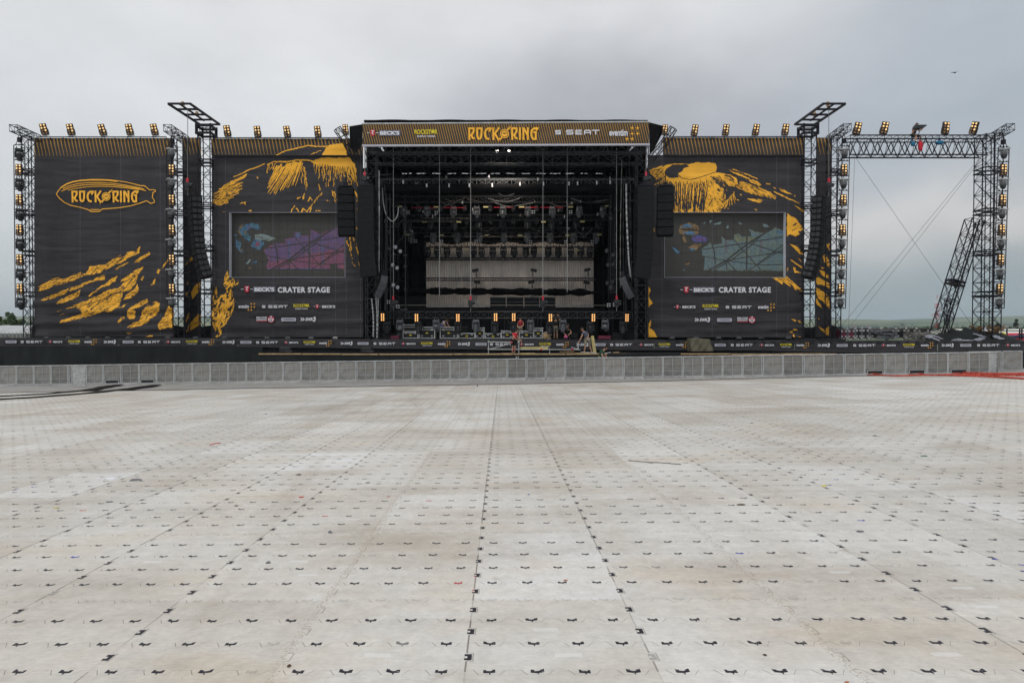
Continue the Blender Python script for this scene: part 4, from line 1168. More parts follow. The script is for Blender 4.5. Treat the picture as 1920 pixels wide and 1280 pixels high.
screen('left video screen showing a purple posterised picture', HOLE_L, [face_l, face_l2, (L4, [('mag', [(x - 4, y - 4) for x, y in field], 'p', 1.5), ('purple', field, 'p', 2.5), ('mag', [(830, 280), (1100, 240), (1500, 150), (1500, 340), (830, 340)], 'p', 3), ('blue', [(1070, 30), (1110, 30), (1115, 60), (1090, 80)], 'p', 1), ('blue', [(830, 334), (1360, 334), (1360, 341), (830, 341)], 'p', 0), ('blue', [(1013, 100), (1013, 240)], 'l', 2), ('blue', [(1295, 100), (1310, 300)], 'l', 2), ('off', [(1365, 295), (1430, 295), (1430, 345), (1365, 345)], 'p', 0)] + struts)],
       dict(cyan='#3f6f8f', amber='#7d6440', mag='#7a3c5c', purple='#5c4070', blue='#4a5c8c', grey='#7a8a88'))
R4 = (1200, 400, 4.8)
def mv(p): return [(x * 4.8 / 4.571 - 288, y * 1.05 + 150) for x, y in p]
field_r = [(560, 320), (640, 260), (650, 285), (740, 275), (730, 205), (770, 245), (840, 240), (845, 205), (880, 185), (920, 215), (1000, 210), (985, 140), (1030, 170), (1110, 180), (1220, 130), (1305, 165), (1305, 512), (575, 512), (585, 400), (555, 370)]
face_r = (R4, [('amber', [(345, 150), (370, 105), (430, 85), (500, 100), (535, 140), (520, 185), (470, 200), (420, 190), (360, 180)], 'p', 2), ('blue', [(360, 130), (420, 95), (490, 120), (440, 125)], 'p', 1.5), ('off', [(360, 140), (440, 135), (530, 150), (525, 165), (400, 160)], 'p', 1.5), ('blue', [(380, 175), (450, 160), (515, 180), (450, 195)], 'p', 1.2), ('deep', [(465, 215), (530, 190), (620, 220), (600, 250), (530, 262), (480, 250)], 'p', 1.5), ('red', [(480, 225), (600, 225)], 'l', 1), ('red', [(500, 245), (590, 240)], 'l', .9), ('amber', [(375, 215), (400, 200), (420, 255), (400, 260)], 'p', 1.2), ('amber', [(430, 310), (500, 270), (560, 280), (500, 335)], 'p', 1.5), ('blue', [(440, 325), (480, 310), (500, 325), (470, 338)], 'p', 1), ('blue', [(285, 300), (330, 330), (360, 350), (340, 365), (310, 335)], 'p', 1), ('blue', [(255, 208), (300, 208), (285, 216)], 'p', .5), ('amber', [(390, 460), (450, 440), (430, 465)], 'p', 1.2), ('grey', [(385, 515), (405, 500), (400, 515)], 'p', .5),
    ('grey', [(660, 100), (730, 70), (730, 95), (680, 105)], 'p', 1.2), ('grey', [(620, 65), (650, 60), (630, 95)], 'p', 1), ('grey', [(570, 90), (590, 70), (580, 100)], 'p', 1), ('grey', [(880, 80), (930, 95), (900, 100)], 'p', 1), ('grey', [(790, 100), (800, 130), (770, 135)], 'p', 1), ('grey', [(1100, 95), (1140, 100), (1170, 120), (1120, 125)], 'p', 1)])
struts_r = [('off', mv(p), k, w) for key, p, k, w in struts]
screen('right video screen showing a blue grey posterised picture', HOLE_R, [face_r, (R4, [('olive', [(x + 3, y - 3) for x, y in field_r], 'p', 1.5), ('pale', field_r, 'p', 2.2), ('olive', [(850, 190), (920, 215), (1000, 215), (1100, 210), (1000, 245), (860, 260)], 'p', 2), ('pale', [(590, 400), (900, 420), (1305, 380), (1305, 512), (580, 512)], 'p', 3), ('blue', [(1220, 155), (1305, 165), (1305, 190), (1240, 175)], 'p', 1.5), ('olive', [(580, 508), (1305, 506), (1305, 512), (580, 512)], 'p', 0), ('mauve', [(775, 250), (778, 350)], 'l', 2.2), ('mauve', [(1090, 245), (1092, 350)], 'l', 2.2)] + struts_r)],
       dict(amber='#8a6a3c', blue='#3f78a0', deep='#4c4f9a', red='#8a3c50', grey='#6e8488', pale='#5f7478', olive='#6c7358', mauve='#6c5c6c'))
# ---------------------------------------------------------------- the stage building
ZD = W(960, 637, 47).z            # deck height
def stage():
    root = thing('concert_stage', 'huge black concert stage with flat roof and deep dark interior', 'stage', (W(948, 637, 52).x, 52, ZD))
    d = MB()
    x0, x1 = W(655, 600, 47.2).x, W(1245, 600, 47.2).x
    d.box(((x0 + x1) / 2, 52.6, ZD - .11), (x1 - x0, 11.9, .22))
    d.build('deck', M_black, root)
    wd = MB()
    for a, b in ((W(-60, 633, 47).x, x0 - .02), (x1 + .02, W(1990, 633, 47).x)):
        wd.box(((a + b) / 2, 48.9, ZD - .19), (b - a, 4.6, .22))
    wd.build('wing_deck', M_black, root)
    lg = MB()
    for i in range(40):
        x = W(-40, 633, 47).x + i * 1.88
        for y in (47.2, 50.8): lg.tube((x, y, gz(x, y) - .2), (x, y, ZD - .3), .04, 4)
    lg.build('deck_leg', M_galv, root)
    xl, xr = W(682, 240, 45.1).x, W(1215, 240, 45.1).x
    r = MB()
    r.box(((xl + xr) / 2, 51.8, 15.42), (xr - xl, 13.3, .12))
    for k in range(5):                                        # low arched bows of the roof skin
        cx = xl + (xr - xl) * (k + .5) / 5; hw = (xr - xl) / 10.4
        for i in range(12):
            t0, t1 = -1 + i / 6, -1 + (i + 1) / 6
            z0, z1 = 15.47 + .09 * (1 - t0 * t0), 15.47 + .09 * (1 - t1 * t1)
            r.add([(cx + t0 * hw, 45.3, z0), (cx + t1 * hw, 45.3, z1), (cx + t1 * hw, 58.2, z1), (cx + t0 * hw, 58.2, z0)], [(0, 1, 2, 3)])
            r.add([(cx + t0 * hw, 45.3, z0), (cx + t1 * hw, 45.3, z1), (cx + t1 * hw, 45.3, 15.4), (cx + t0 * hw, 45.3, 15.4)], [(3, 2, 1, 0)])
    r.build('roof', M_blackcloth, root)
    # black drapes: back, sides, with soft pleats
    def drape(a, b, z0, z1, name):
        a, b = Vector(a), Vector(b); L_ = (b - a).length; n = int(L_ / .16); nrm = Vector((-(b - a).y, (b - a).x, 0)).normalized()
        mb = MB(); pts = []
        for i in range(n + 1):
            p = a.lerp(b, i / n) + nrm * (.05 * math.sin(i * 1.1 + .8 * math.sin(i * .13)))
            pts.append(p)
        for i, p in enumerate(pts): mb.v += [(p.x, p.y, z0), (p.x, p.y, z1)]
        for i in range(n): mb.f.append((2 * i, 2 * i + 2, 2 * i + 3, 2 * i + 1)); mb.m.append(0)
        return mb.build(name, M_blackcloth, root, True)
    yb = 58.0
    bx0, bx1 = W(740, 400, yb).x, W(1160, 400, yb).x
    drape((bx0 - 3, yb, 0), (bx1 + 3, yb, 0), ZD, 14.88, 'back_drape')
    drape((bx0 - 3, yb, 0), (bx1 + 3, yb, 0), 14.92, 15.36, 'back_border')
    tb = MB(); q = bx0 - 2
    while q < bx1 + 2: tb.box((q, yb - .02, 14.9), (.32 + .25 * abs(math.sin(q * 3)), .05, .12)); q += 1.05 + .4 * math.sin(q * 5)
    tb.build('slit_blocker', M_blackcloth, root)  # black tabs added to cut the sky light in the slit into dashes
    drape((W(687, 400, 48.2).x, 48.2, 0), (W(753, 400, 57.8).x, 57.8, 0), ZD, 15.3, 'side_drape')
    drape((W(1146, 400, 57.8).x, 57.8, 0), (W(1211.5, 400, 48.2).x, 48.2, 0), ZD, 15.3, 'side_drape')
    drape((W(757, 460, 56.9).x, 56.9, 0), (W(799, 460, 57.3).x, 57.3, 0), ZD, 9.0, 'leg_drape')
    drape((W(1113, 460, 57.3).x, 57.3, 0), (W(1140, 460, 56.9).x, 56.9, 0), ZD, 9.0, 'leg_drape')
    # outer cheeks between the roof front and the wings
    for s, Q in ((1, ((680, 233, 45.05), (655, 237, 46.6), (656, 276, 46.6), (667, 286, 46.3), (679, 273, 45.1))), (-1, ((1217, 229.5, 45.05), (1243, 236, 46.6), (1240, 254, 46.6), (1227, 279, 46.3), (1218, 288, 45.2)))):
        mb = MB(); P = [W(*q) for q in Q]
        mb.slab(P if s < 0 else P[::-1], (0, .05, 0)); mb.build('roof_cheek', M_blackcloth, root)
    # roof legs: lattice towers left and right, front and back
    for u, y in ((697, 47.5), (1203, 47.5), (757, 57.0), (1139, 57.0)):
        t = MB(); p = W(u, 400, y)
        t.truss((p.x, y, ZD), (p.x, y, 15.2), .75, .75, .95, .035, .02, up=(0, 1, 0)); t.build('roof_tower', M_strs if y < 50 else M_truss, root)
    # roof beams
    for y, v in ((46.0, 276), (49.2, 298), (53.0, None), (57.0, None)):
        z = W(960, v, y).z if v else 14.7
        z = min(z, 14.95)
        t = MB(); a, b = W(692, 300, y).x, W(1208, 300, y).x
        t.truss((a, y, z), (b, y, z), .6, .75, 1.1, .036, .02); t.build('roof_beam', M_headlt if y == 49.2 else M_strs, root)
    for u in (712, 790, 880, 1018, 1110, 1190):
        t = MB(); xa, xb = W(u, 280, 46.3).x, W(948 + (u - 948) * .93, 280, 57).x
        t.truss((xa, 46.4, 14.75), (xb, 57, 14.9), .45, .5, 1.2, .028, .016); t.build('roof_rafter', M_strs, root)
    # sloping struts of the roof seen from below
    for i in range(16):
        xa = xl + (xr - xl) * (i + .5) / 16; t = MB(); q = 1 if i % 2 else -1
        t.tube((xa, 45.6, 15.2), (xa + q * .9, 49.0, 14.2), .035, 5); t.tube((xa, 49.4, 14.2), (xa - q * .7, 53, 14.8), .03, 5); t.build('roof_strut', M_headlt, root)
    # floor cloth and dark risers at the back of the deck
    rs = MB()
    for ua, ub, va, vb, y, dp in ((700, 795, 556, 600, 55.5, 1.6), (795, 1122, 577, 606, 56.3, 1.0)):
        a, b = W(ua, va, y), W(ub, vb, y)
        rs.bevbox(((a.x + b.x) / 2, y + dp / 2, (ZD + a.z) / 2), (b.x - a.x, dp, a.z - ZD), .03)
    rs.build('riser', M_cab, root)
    return root
STAGE = stage()

def curtain():
    """the beige corrugated back curtain"""
    y = 57.4; mb = MB()
    a, b = W(795, 470, y).x, W(1116, 470, y).x
    z0, z1 = W(960, 576, y).z, W(960, 456, y).z
    n = 300; 
    rows = 14
    def pt(i, j):
        t = i / n; x = a + (b - a) * t + .12 * (1 - j / rows) * (t - .2)
        zz = z0 + (z1 - z0) * j / rows
        if j == rows: zz += .10 * math.sin(t * 29.0)
        k = .04 * (1 if (i // 2) % 2 else -1) * (1 + .4 * math.sin(i * .7)) + .05 * math.sin(t * 23 + j * .35)
        return (x, y + k, zz)
    mb.v = [pt(i, j) for j in range(rows + 1) for i in range(n + 1)]
    for j in range(rows):
        for i in range(n):
            q = j * (n + 1) + i; mb.f.append((q, q + 1, q + n + 2, q + n + 1)); mb.m.append(0)
    o = mb.build('back_curtain', M_curtain, None, True)
    tag(o, 'pale beige pleated curtain hanging across the back of the stage', 'curtain')
curtain()

# --- printed roof banner
def roof_banner():
    Y = 44.95
    root = thing('roof_banner', 'striped roof banner with gold lettering above the stage opening', 'banner', W(948, 272, Y))
    tl, tr, bl, br = (680, 233.2), (1217, 229.5), (680, 271.5), (1217, 269.5)
    def P(s, t, f=0.0):
        u = tl[0] + (tr[0] - tl[0]) * s
        v = (tl[1] + (tr[1] - tl[1]) * s) * (1 - t) + (bl[1] + (br[1] - bl[1]) * s) * t
        p = W(u, v, Y); p.y -= f + .02 * math.sin(s * 61) * math.sin(t * 3); return p
    mb = MB(); n, m_ = 90, 8
    mb.v = [tuple(P(i / n, j / m_)) for j in range(m_ + 1) for i in range(n + 1)]
    for j in range(m_):
        for i in range(n):
            q = j * (n + 1) + i; mb.f.append((q + n + 1, q + n + 2, q + 1, q)); mb.m.append(0)
    mb.build('fabric', M_banner, root, True)
    st = MB(); per = 4.62 / 537
    for k in range(-4, 118):
        for j in range(8):
            t0, t1 = j / 8, (j + 1) / 8
            w0, w1 = per * (.42 - .14 * t0), per * (.42 - .14 * t1)
            s0, s1 = k * per + t0 * .018, k * per + t1 * .018
            c = lambda q: min(1, max(0, q))
            if c(s0) >= c(s0 + w0): continue
            st.quad(P(c(s1), t1, .012), P(c(s1 + w1), t1, .012), P(c(s0 + w0), t0, .012), P(c(s0), t0, .012))
    st.build('stripe_print', M_stripe, root)
    put_logo('becks', 719.5, 250, 7.4, Y, root, .06)
    put_logo('rockstar', 799.5, 250, 8.6, Y, root, .06)
    put_logo('seat', 1083.5, 248.7, 8.6, Y, root, .06)
    put_logo('eventim', 1171, 250.5, 9.6, Y, root, .06)
    fl = LOGO['festival']; xs = [x for _, v, _ in fl.parts for x, y in v]
    sc = 23.2 * Y / F; me = fl.mesh('festival_lettering', sc); k = 131 / ((max(xs) - min(xs)) * 23.2)
    o = bpy.data.objects.new('festival_lettering', me); COL.objects.link(o); o.scale = (k, 1, 1)
    p = W(942.5, 251.6, Y); p.y -= .06; o.location = p - root.location; setparent(o, root)
    e = MB(); e.tube(W(679, 273.6, Y - .05), W(1218, 271.4, Y - .05), .07, 8); e.build('edge_tube', M_silver, root)
    e = MB(); e.tube(W(679, 232.2, Y), W(1218, 228.7, Y), .06, 6); e.build('top_tube', M_galv, root)
roof_banner()

# --- sponsor strips along the front edge of the deck
def strip_v(u):
    P = [(-20, 633), (400, 633.5), (700, 635.5), (1000, 637.2), (1600, 639), (1940, 638.6)]
    for (a, b), (c, d) in zip(P, P[1:]):
        if a <= u <= c: return b + (d - b) * (u - a) / (c - a)
    return 638
def strip_h(u): return 15.5 + 3.0 * max(0, min(1, (u - 200) / 700)) + (3.0 * max(0, min(1, (u - 1400) / 150)))
SEAMS = [-12, 222, 446, 698, 960, 1226.7, 1490, 1757.8, 1936]
ST_LOGOS = [('dasding', 21.6), ('seat', 61), ('becks_s', 105), ('rockstar', 140.5), ('eventim', 171), ('swr', 207.5), ('dasding', 241), ('seat', 280.5), ('becks_s', 326), ('rockstar', 360.7), ('eventim', 391), ('swr', 430),
    ('dasding', 461.5), ('seat', 502), ('becks_s', 547), ('rockstar', 581), ('eventim', 611), ('swr', 651), ('dasding', 681), ('seat', 721.7), ('becks_s', 766.5), ('rockstar', 801), ('eventim', 833), ('swr', 870.8), ('dasding', 902),
    ('seat', 940), ('becks_s', 988), ('rockstar', 1022.5), ('eventim', 1055), ('swr', 1093), ('dasding', 1125), ('seat', 1165), ('becks_s', 1212), ('rockstar', 1246), ('eventim', 1279), ('swr', 1318), ('dasding', 1350), ('seat', 1391), ('becks_s', 1438), ('rockstar', 1473.5),
    ('eventim', 1505), ('swr', 1545), ('dasding', 1578.5), ('seat', 1620.5), ('becks_s', 1666), ('rockstar', 1704), ('eventim', 1738), ('swr', 1777), ('dasding', 1810), ('seat', 1852.5), ('becks_s', 1899)]
WHERE = ['at the far left end of the deck edge', 'below the left light towers and the screen banner', 'below the left video screen', 'below the left half of the stage opening', 'below the right half of the stage opening', 'below the right video screen', 'below the right light tower and the maroon cases', 'at the far right end below the tarp pile']
for i, (a, b) in enumerate(zip(SEAMS, SEAMS[1:])):
    Y = 46.6
    root = thing('sponsor_strip', 'black sponsor strip ' + WHERE[i], 'banner strip', W((a + b) / 2, strip_v((a + b) / 2) + strip_h((a + b) / 2), Y), group='sponsor strips along the deck edge')
    a += .35; b -= .35
    def fn(u, t, f=0): 
        p = W(u, strip_v(u) + strip_h(u) * t, Y); p.y -= f + .012 * math.sin(u * .35) * t; return p
    us = lines_between(a, b, 2.2); mb = MB(); n = len(us)
    mb.v = [tuple(fn(u, t / 3)) for t in range(4) for u in us]
    for j in range(3):
        for k in range(n - 1): mb.f.append(((j + 1) * n + k, (j + 1) * n + k + 1, j * n + k + 1, j * n + k)); mb.m.append(0)
    mb.build('fabric', M_banner, root, True)
    sizes = dict(dasding=3.6, seat=4.3, becks_s=3.4, rockstar=4.4, eventim=4.0, swr=5.2)
    for nm, u in ST_LOGOS:
        if a < u < b: put_logo(nm, u, strip_v(u) + 7.6 + (.8 if u > 600 else 0), sizes[nm], Y, root, .045)

# --- black backing behind the feet of the wings
for lab, ua, ub in (('low black cloth wall behind the feet of the left wing', 58, 690), ('low black cloth wall behind the feet of the right wing', 1205, 1580)):
    mb = MB(); n = 90; a, b = W(ua, 611, 51.2), W(ub, 611, 51.2)
    for i in range(n + 1):
        x = a.x + (b.x - a.x) * i / n; mb.v += [(x, 51.2 + .05 * math.sin(i * 1.3), ZD - .3), (x, 51.2 + .05 * math.sin(i * 1.3 + 1), a.z + .12 * math.sin(i * .4))]
    for i in range(n): mb.f.append((2 * i, 2 * i + 2, 2 * i + 3, 2 * i + 1)); mb.m.append(0)
    tag(mb.build('cloth_wall', M_mesh, None, True), lab, 'cloth wall')
# --- mesh screens below the strips
def skirt(label, ua, ub, Y, vtop, seed):
    mb = MB(); us = lines_between(ua, ub, 4); n = len(us); rr = random.Random(seed)
    rows = 6
    for j in range(rows + 1):
        for u in us:
            t = j / rows; top = W(u, vtop(u), Y); x = top.x; zb = gz(x, Y) + .02
            mb.v.append((x, Y + .03 * math.sin(u * .11 + 2 * t) * t + .02 * math.sin(u * .31), top.z * (1 - t) + zb * t))
    for j in range(rows):
        for k in range(n - 1): mb.f.append(((j + 1) * n + k, (j + 1) * n + k + 1, j * n + k + 1, j * n + k)); mb.m.append(0)
    o = mb.build('mesh_screen', M_mesh, None, True)
    tag(o, label, 'screen')
skirt('black mesh screen closing the left side below the strips', -20, 446, 45.9, lambda u: 648.5, 1)
skirt('short black mesh screen left of the timber edged platform', 445.8, 492, 45.88, lambda u: 650, 2)
skirt('black skirt behind the timber edged platform', 491, 1226, 46.8, lambda u: strip_v(u) + strip_h(u) - 3, 3)
skirt('black skirt below the right video screen', 1225, 1561, 46.78, lambda u: strip_v(u) + strip_h(u) - 3, 4)
skirt('black skirt at the right end below the tarp pile', 1560, 1940, 46.76, lambda u: strip_v(u) + strip_h(u) - 3, 5)

# ---------------------------------------------------------------- lattice towers of the wings
def tower(label, u, v0, Y, w, arm=None, xb=False, name='truss_tower', bay=.8, head=None, extra=None, split=False):
    p = W(u, v0, Y); zb = gz(p.x, Y) if Y < 46 else ZD - .08
    root = thing(name, label, 'truss tower', (p.x, Y, zb))
    t = MB()
    t.truss((p.x, Y, zb), (p.x, Y, p.z), w, w, bay, .040, .021, up=(0, 1, 0), xb=xb)
    if split: t.tube((p.x, Y - w / 2, zb), (p.x, Y - w / 2, p.z), .06, 6); t.tube((p.x, Y + w / 2, zb), (p.x, Y + w / 2, p.z), .04, 6)
    t.build('mast', M_truss, root)
    zz = [zb + (p.z - zb) * k for k in (.22, .42, .62, .82)]
    for z in zz:
        c = MB()
        for s in (-1, 1):
            c.box((p.x, Y + s * w / 2, z), (w + .12, .09, .09)); c.box((p.x, Y + s * w / 2, z + .28), (w + .12, .07, .07))
            c.box((p.x + s * w / 2, Y, z), (.09, w, .09)); c.box((p.x + s * w / 2, Y, z + .28), (.07, w, .07))
        c.build('sleeve', M_truss, root)
    b = MB(); b.bevbox((p.x, Y, zb + .06), (w + .5, w + .5, .12), .03); b.build('base', M_black, root)
    if arm:
        a0, a1 = arm; m = MB(); m.truss(a0, a1, .5, .42, .55, .03, .018); m.build('arm', M_truss, root)
    return root
T1 = tower('lattice tower at the far left edge of the airship banner', 55.5, 258, 47.9, .70, (W(70, 260, 47.6), W(25, 240, 45.0)), True)
T2 = tower('lattice tower at the right edge of the airship banner', 337, 258, 47.9, .80, (W(347, 262, 47.6), W(314, 240, 44.6)))
T3 = tower('lattice tower between the right speaker hang and the open goal frame', 1564.5, 258, 48.2, .75, (W(1556, 262, 47.6), W(1589, 238, 44.8)))
T4 = tower('double lattice tower at the far right end of the open goal frame', 1854, 255, 47.6, 1.18, (W(1850, 265, 47.6), W(1895, 238, 44.8)), True, bay=1.05, split=True)

def pa_tower(label, u, s):
    Y = 47.9; r = tower(label, u, 236, Y, .85, None, False, 'speaker_tower', .85)
    p = W(u, 236, Y)
    h = MB()
    for z in (p.z - .12, p.z - .62):
        for s_ in (-1, 1): h.box((p.x, Y + s_ * .5, z), (1.1, .12, .14)); h.box((p.x + s_ * .5, Y, z), (.12, .88, .14))
    for sx in (-1, 1):
        for sy in (-1, 1): h.box((p.x + sx * .5, Y + sy * .5, p.z - .35), (.1, .1, .75))
    h.build('head_block', M_truss, r)
    f = MB(); z = p.z + .25
    xa, xb = p.x - .70, p.x + .70; ya, yb = Y - 3.9, Y + .55
    for x in (xa, xb): f.box((x, (ya + yb) / 2, z), (.10, yb - ya, .14))
    for k in range(5): f.box((p.x, ya + (yb - ya) * k / 4, z), (xb - xa - .105, .09, .12))
    f.box((p.x, (ya + yb) / 2 - .4, z), (.10, yb - ya - 1.0, .09))
    f.build('cantilever_frame', M_truss, r)
    pu = MB(); pu.lathe((p.x - .1, Y - 1.2, z + .2), [(.16, -.06), (.2, 0), (.16, .06)], 12, 'X'); pu.lathe((p.x - .1, Y - 3.2, z + .2), [(.16, -.06), (.2, 0), (.16, .06)], 12, 'X')
    pu.build('pulley', M_wood, r)
    return r, Vector((p.x, Y, z))
PAL, HL = pa_tower('tall lattice speaker tower with a cantilever frame left of the left screen banner', 387, 1)
PAR_, HR = pa_tower('tall lattice speaker tower with a cantilever frame right of the right screen banner', 1515, -1)

def goal_frame():
    Y = 47.9
    a, b = W(1588, 274, Y), W(1843, 274, Y)
    root = thing('truss_beam', 'long dark lattice beam across the top of the open frame on the right', 'truss beam', ((a.x + b.x) / 2, Y, a.z))
    m = MB()
    zt, zb = W(1700, 257, Y).z, W(1700, 293, Y).z; zm = W(1700, 263.5, Y).z
    for y in (Y - .45, Y + .45):
        for z, r in ((zt, .05), (zm, .045), (zb, .055)): m.tube((a.x, y, z), (b.x, y, z), r, 6)
        n = 10
        for i in range(n):
            x0, x1 = a.x + (b.x - a.x) * i / n, a.x + (b.x - a.x) * (i + 1) / n; xm = (x0 + x1) / 2
            m.tube((x0, y, zb), (xm, y, zm), .036, 5); m.tube((xm, y, zm), (x1, y, zb), .036, 5)
            m.tube((x0 + .25, y, zm), (x0, y, zb), .02, 4); m.tube((x0, y, zm), (x0, y, zt), .02, 4); m.tube((xm, y, zm), (xm, y, zt), .02, 4)
    n = 20
    for i in range(n + 1):
        x = a.x + (b.x - a.x) * i / n
        for z in (zt, zm, zb): m.tube((x, Y - .45, z), (x, Y + .45, z), .018, 4)
        if i < n: m.tube((x, Y - .45, zt), (a.x + (b.x - a.x) * (i + 1) / n, Y + .45, zt), .016, 4)
    m.build('lattice', M_truss, root)
    r = MB()
    for u0, u1 in ((1594, 1672), (1700, 1748), (1760, 1840)): r.tube(W(u0, 253.5, Y - .3), W(u1, 253.5, Y - .3), .035, 5)
    r.build('lamp_bar', M_truss, root)
    # leaning brace
    p0, p1 = W(1762, 622, Y), W(1827, 413, Y)
    root = thing('leaning_truss', 'lattice brace leaning against the right double tower', 'truss brace', p0)
    m = MB(); m.truss(p0, p1, .85, .85, 1.15, .046, .022, up=(0, 1, 0), xb=True)
    m.tube(p0 + Vector((.1, -.42, 0)), p1 + Vector((.1, -.42, 0)), .06, 6); m.build('lattice', M_truss, root)
    c = MB(); q = p0.lerp(p1, .44); d = (p1 - p0).normalized()
    for k in (-.12, .12): c.box(q + d * k, (.95, .95, .08), Matrix.Rotation(math.atan2((p1 - p0).x, (p1 - p0).z), 3, 'Y'))
    c.build('joint_plate', M_truss, root)
    b = MB(); x = W(1779, 600, Y + .3); b.truss((x.x, Y + .5, ZD - .1), (x.x, Y + .5, W(0, 560, Y).z), .25, .25, .5, .025, .015, up=(0, 1, 0)); b.build('foot_strut', M_truss, root)
goal_frame()

def wire(label, pts, r=.011, name='guy_wire', m=None, cat='cable'):
    mb = MB(); mb.path([Vector(p) for p in pts], r, 5); o = mb.build(name, m or M_headlt); tag(o, label, cat); return o
wire('thin guy wire from the top left of the open frame to the double tower', [W(1603, 294, 47.9), W(1828, 618, 47.9)])
wire('upper of the two guy wires falling left from the top right of the open frame', [W(1836, 297, 47.9), W(1577, 612, 47.9)])
wire('lower of the two guy wires falling left from the top right of the open frame', [W(1838, 300, 47.9), W(1592, 614, 47.9)])
wire('thin vertical wire hanging beside the right inner lamp ladder', [W(1602.5, 294, 47.9), W(1591, 618, 47.9)])
# rails carrying the lamps on top of the wings
def rail(label, u0, u1, v, Y):
    m = MB(); m.tube(W(u0, v, Y), W(u1, v, Y), .04, 6)
    k = int((u1 - u0) / 24)
    for i in range(k + 1):
        p = W(u0 + (u1 - u0) * i / k, v, Y); m.tube(p, p + Vector((0, 0, -.22)), .025, 5)
    o = m.build('lamp_rail', M_truss); tag(o, label, 'rail')
rail('thin dark lamp rail along the top of the airship banner', 70, 312, 257, 47.5)
rail('thin dark lamp rail along the top of the left striped valance', 400, 640, 258.5, 47.6)
rail('thin dark lamp rail along the top of the right striped valance', 1262, 1505, 256.5, 47.6)
# side rigs beside the roof
def side_rig(label, pts, lampuv):
    m = MB()
    for a, b in zip(pts, pts[1:]): m.truss(a, b, .4, .4, .5, .03, .018)
    o = m.build('corner_truss', M_truss); tag(o, label, 'truss')
side_rig('slanting corner truss between the left valance and the roof banner', [W(632, 241, 46.5), W(652, 270, 46.8), W(668, 300, 47.2)], 0)
side_rig('slanting corner truss between the roof banner and the right valance', [W(1263, 240, 46.5), W(1246, 268, 46.8), W(1222, 296, 47.2)], 0)
# ---------------------------------------------------------------- lamps
HID = []          # prototypes that are moved to their first place
def lamp_mesh(name, m, r):
    mb = MB(); mb.lathe((0, 0, 0), [(r, 0), (r, .012), (r * .8, .03), (r * .35, .042)], 12, 'Y', Matrix.Rotation(math.pi, 3, 'Z') @ Matrix.Scale(1, 3))
    mb.v = [(x, -abs(y), z) for x, y, z in mb.v]
    return mb.mesh(name, m, True)
LM_ON, LM_WARM, LM_DIM = lamp_mesh('lamp', M_lamp, .060), lamp_mesh('lamp', M_lamp_warm, .068), lamp_mesh('lamp', M_lamp_dim, .060)
def blinder_proto(warm=False):
    t = thing('blinder_light', '', 'blinder lamp')
    b = MB(); b.bevbox((0, .07, 0), (.46, .16, .84), .03)
    for i in range(2):
        for j in range(4):
            x, z = -.105 + .21 * i, -.30 + .20 * j
            b.lathe((x, -.012, z), [(.098, 0), (.098, .03)], 12, 'Y')
    for k in range(6): b.box((0, .17, -.35 + .14 * k), (.40, .05, .03))
    b.build('housing', M_house, t)
    y = MB()
    for s in (-1, 1): y.box((s * .255, .07, -.17), (.025, .05, .36))
    y.box((0, .07, -.46), (.535, .05, .03)); y.tube((0, .07, -.47), (0, .07, -.58), .03, 6); y.build('yoke', M_truss, t)
    for i in range(2):
        for j in range(4):
            o = bpy.data.objects.new('lamp', LM_WARM if warm else LM_ON); COL.objects.link(o); setparent(o, t)
            o.location = (-.105 + .21 * i, -.045, -.30 + .20 * j)
    return t
BP, BW = blinder_proto(), blinder_proto(True)
USED = set()
def place(proto, loc, rot, label, group, scale=None):
    if proto.name not in USED:
        USED.add(proto.name); proto.location = loc; proto.rotation_euler = rot; proto['label'] = label
        if group: proto['group'] = group
        if scale: proto.scale = (scale,) * 3
        return proto
    return dup(proto, loc, rot, label, group, (scale,) * 3 if scale else None)
def dim_lamps(o, idx):
    ls = [c for c in kids(o) if c.name.startswith('lamp')]
    for i in idx: ls[i].data = LM_DIM
TOPS = [([(82, 242.5), (132, 243), (191.4, 243.6), (242.4, 243), (289, 243)], -13, 'on top of the airship banner', 47.5),
        ([(425.7, 245.8), (482.5, 247), (538, 247), (595.6, 247)], -8, 'on top of the left striped valance', 47.6),
        ([(1302.6, 244.4), (1361, 243.8), (1417.5, 243.4), (1472.8, 243)], 9, 'on top of the right striped valance', 47.6)]
for pts, roll, wh, Y in TOPS:
    for i, (u, v) in enumerate(pts):
        o = place(BP, W(u, v, Y), (R(8), R(roll * random.Random(i).uniform(.8, 1.15)), R(-roll * 1.5)), '%s of the %s amber lamp panels %s' % (nth(i), {4: 'four', 5: 'five'}[len(pts)], wh), 'lamp panels along the tops of the wings', .92)
        if roll == -13 and i == 0: dim_lamps(o, (0, 1, 4))
        if roll == 9 and i == 2: dim_lamps(o, (0, 1))
for (u, v), roll, lab, yaw in (((1607.9, 240.9), 13, 'amber lamp panel at the left end of the open beam', -12), ((1658.7, 240), 12, 'amber lamp panel between the beam end and the climber on the open beam', -14), ((1774, 240), 4, 'amber lamp panel right of the climber on the open beam', -3), ((1825.6, 240), 20, 'amber lamp panel turned aside at the right end of the open beam', -58)):
    o = place(BP, W(u, v, 47.5), (R(6), R(roll), R(yaw)), lab, 'lamp panels along the tops of the wings', 1.0)
    if u == 1774: dim_lamps(o, (2,))
place(BP, W(648, 243, 46.3), (R(4), R(-6), R(12)), 'amber lamp panel on the corner truss left of the roof banner', 'corner lamp panels beside the roof', .8)
place(BP, W(1246.5, 243, 46.3), (R(4), R(8), R(-12)), 'amber lamp panel on the corner truss right of the roof banner', 'corner lamp panels beside the roof', .8)

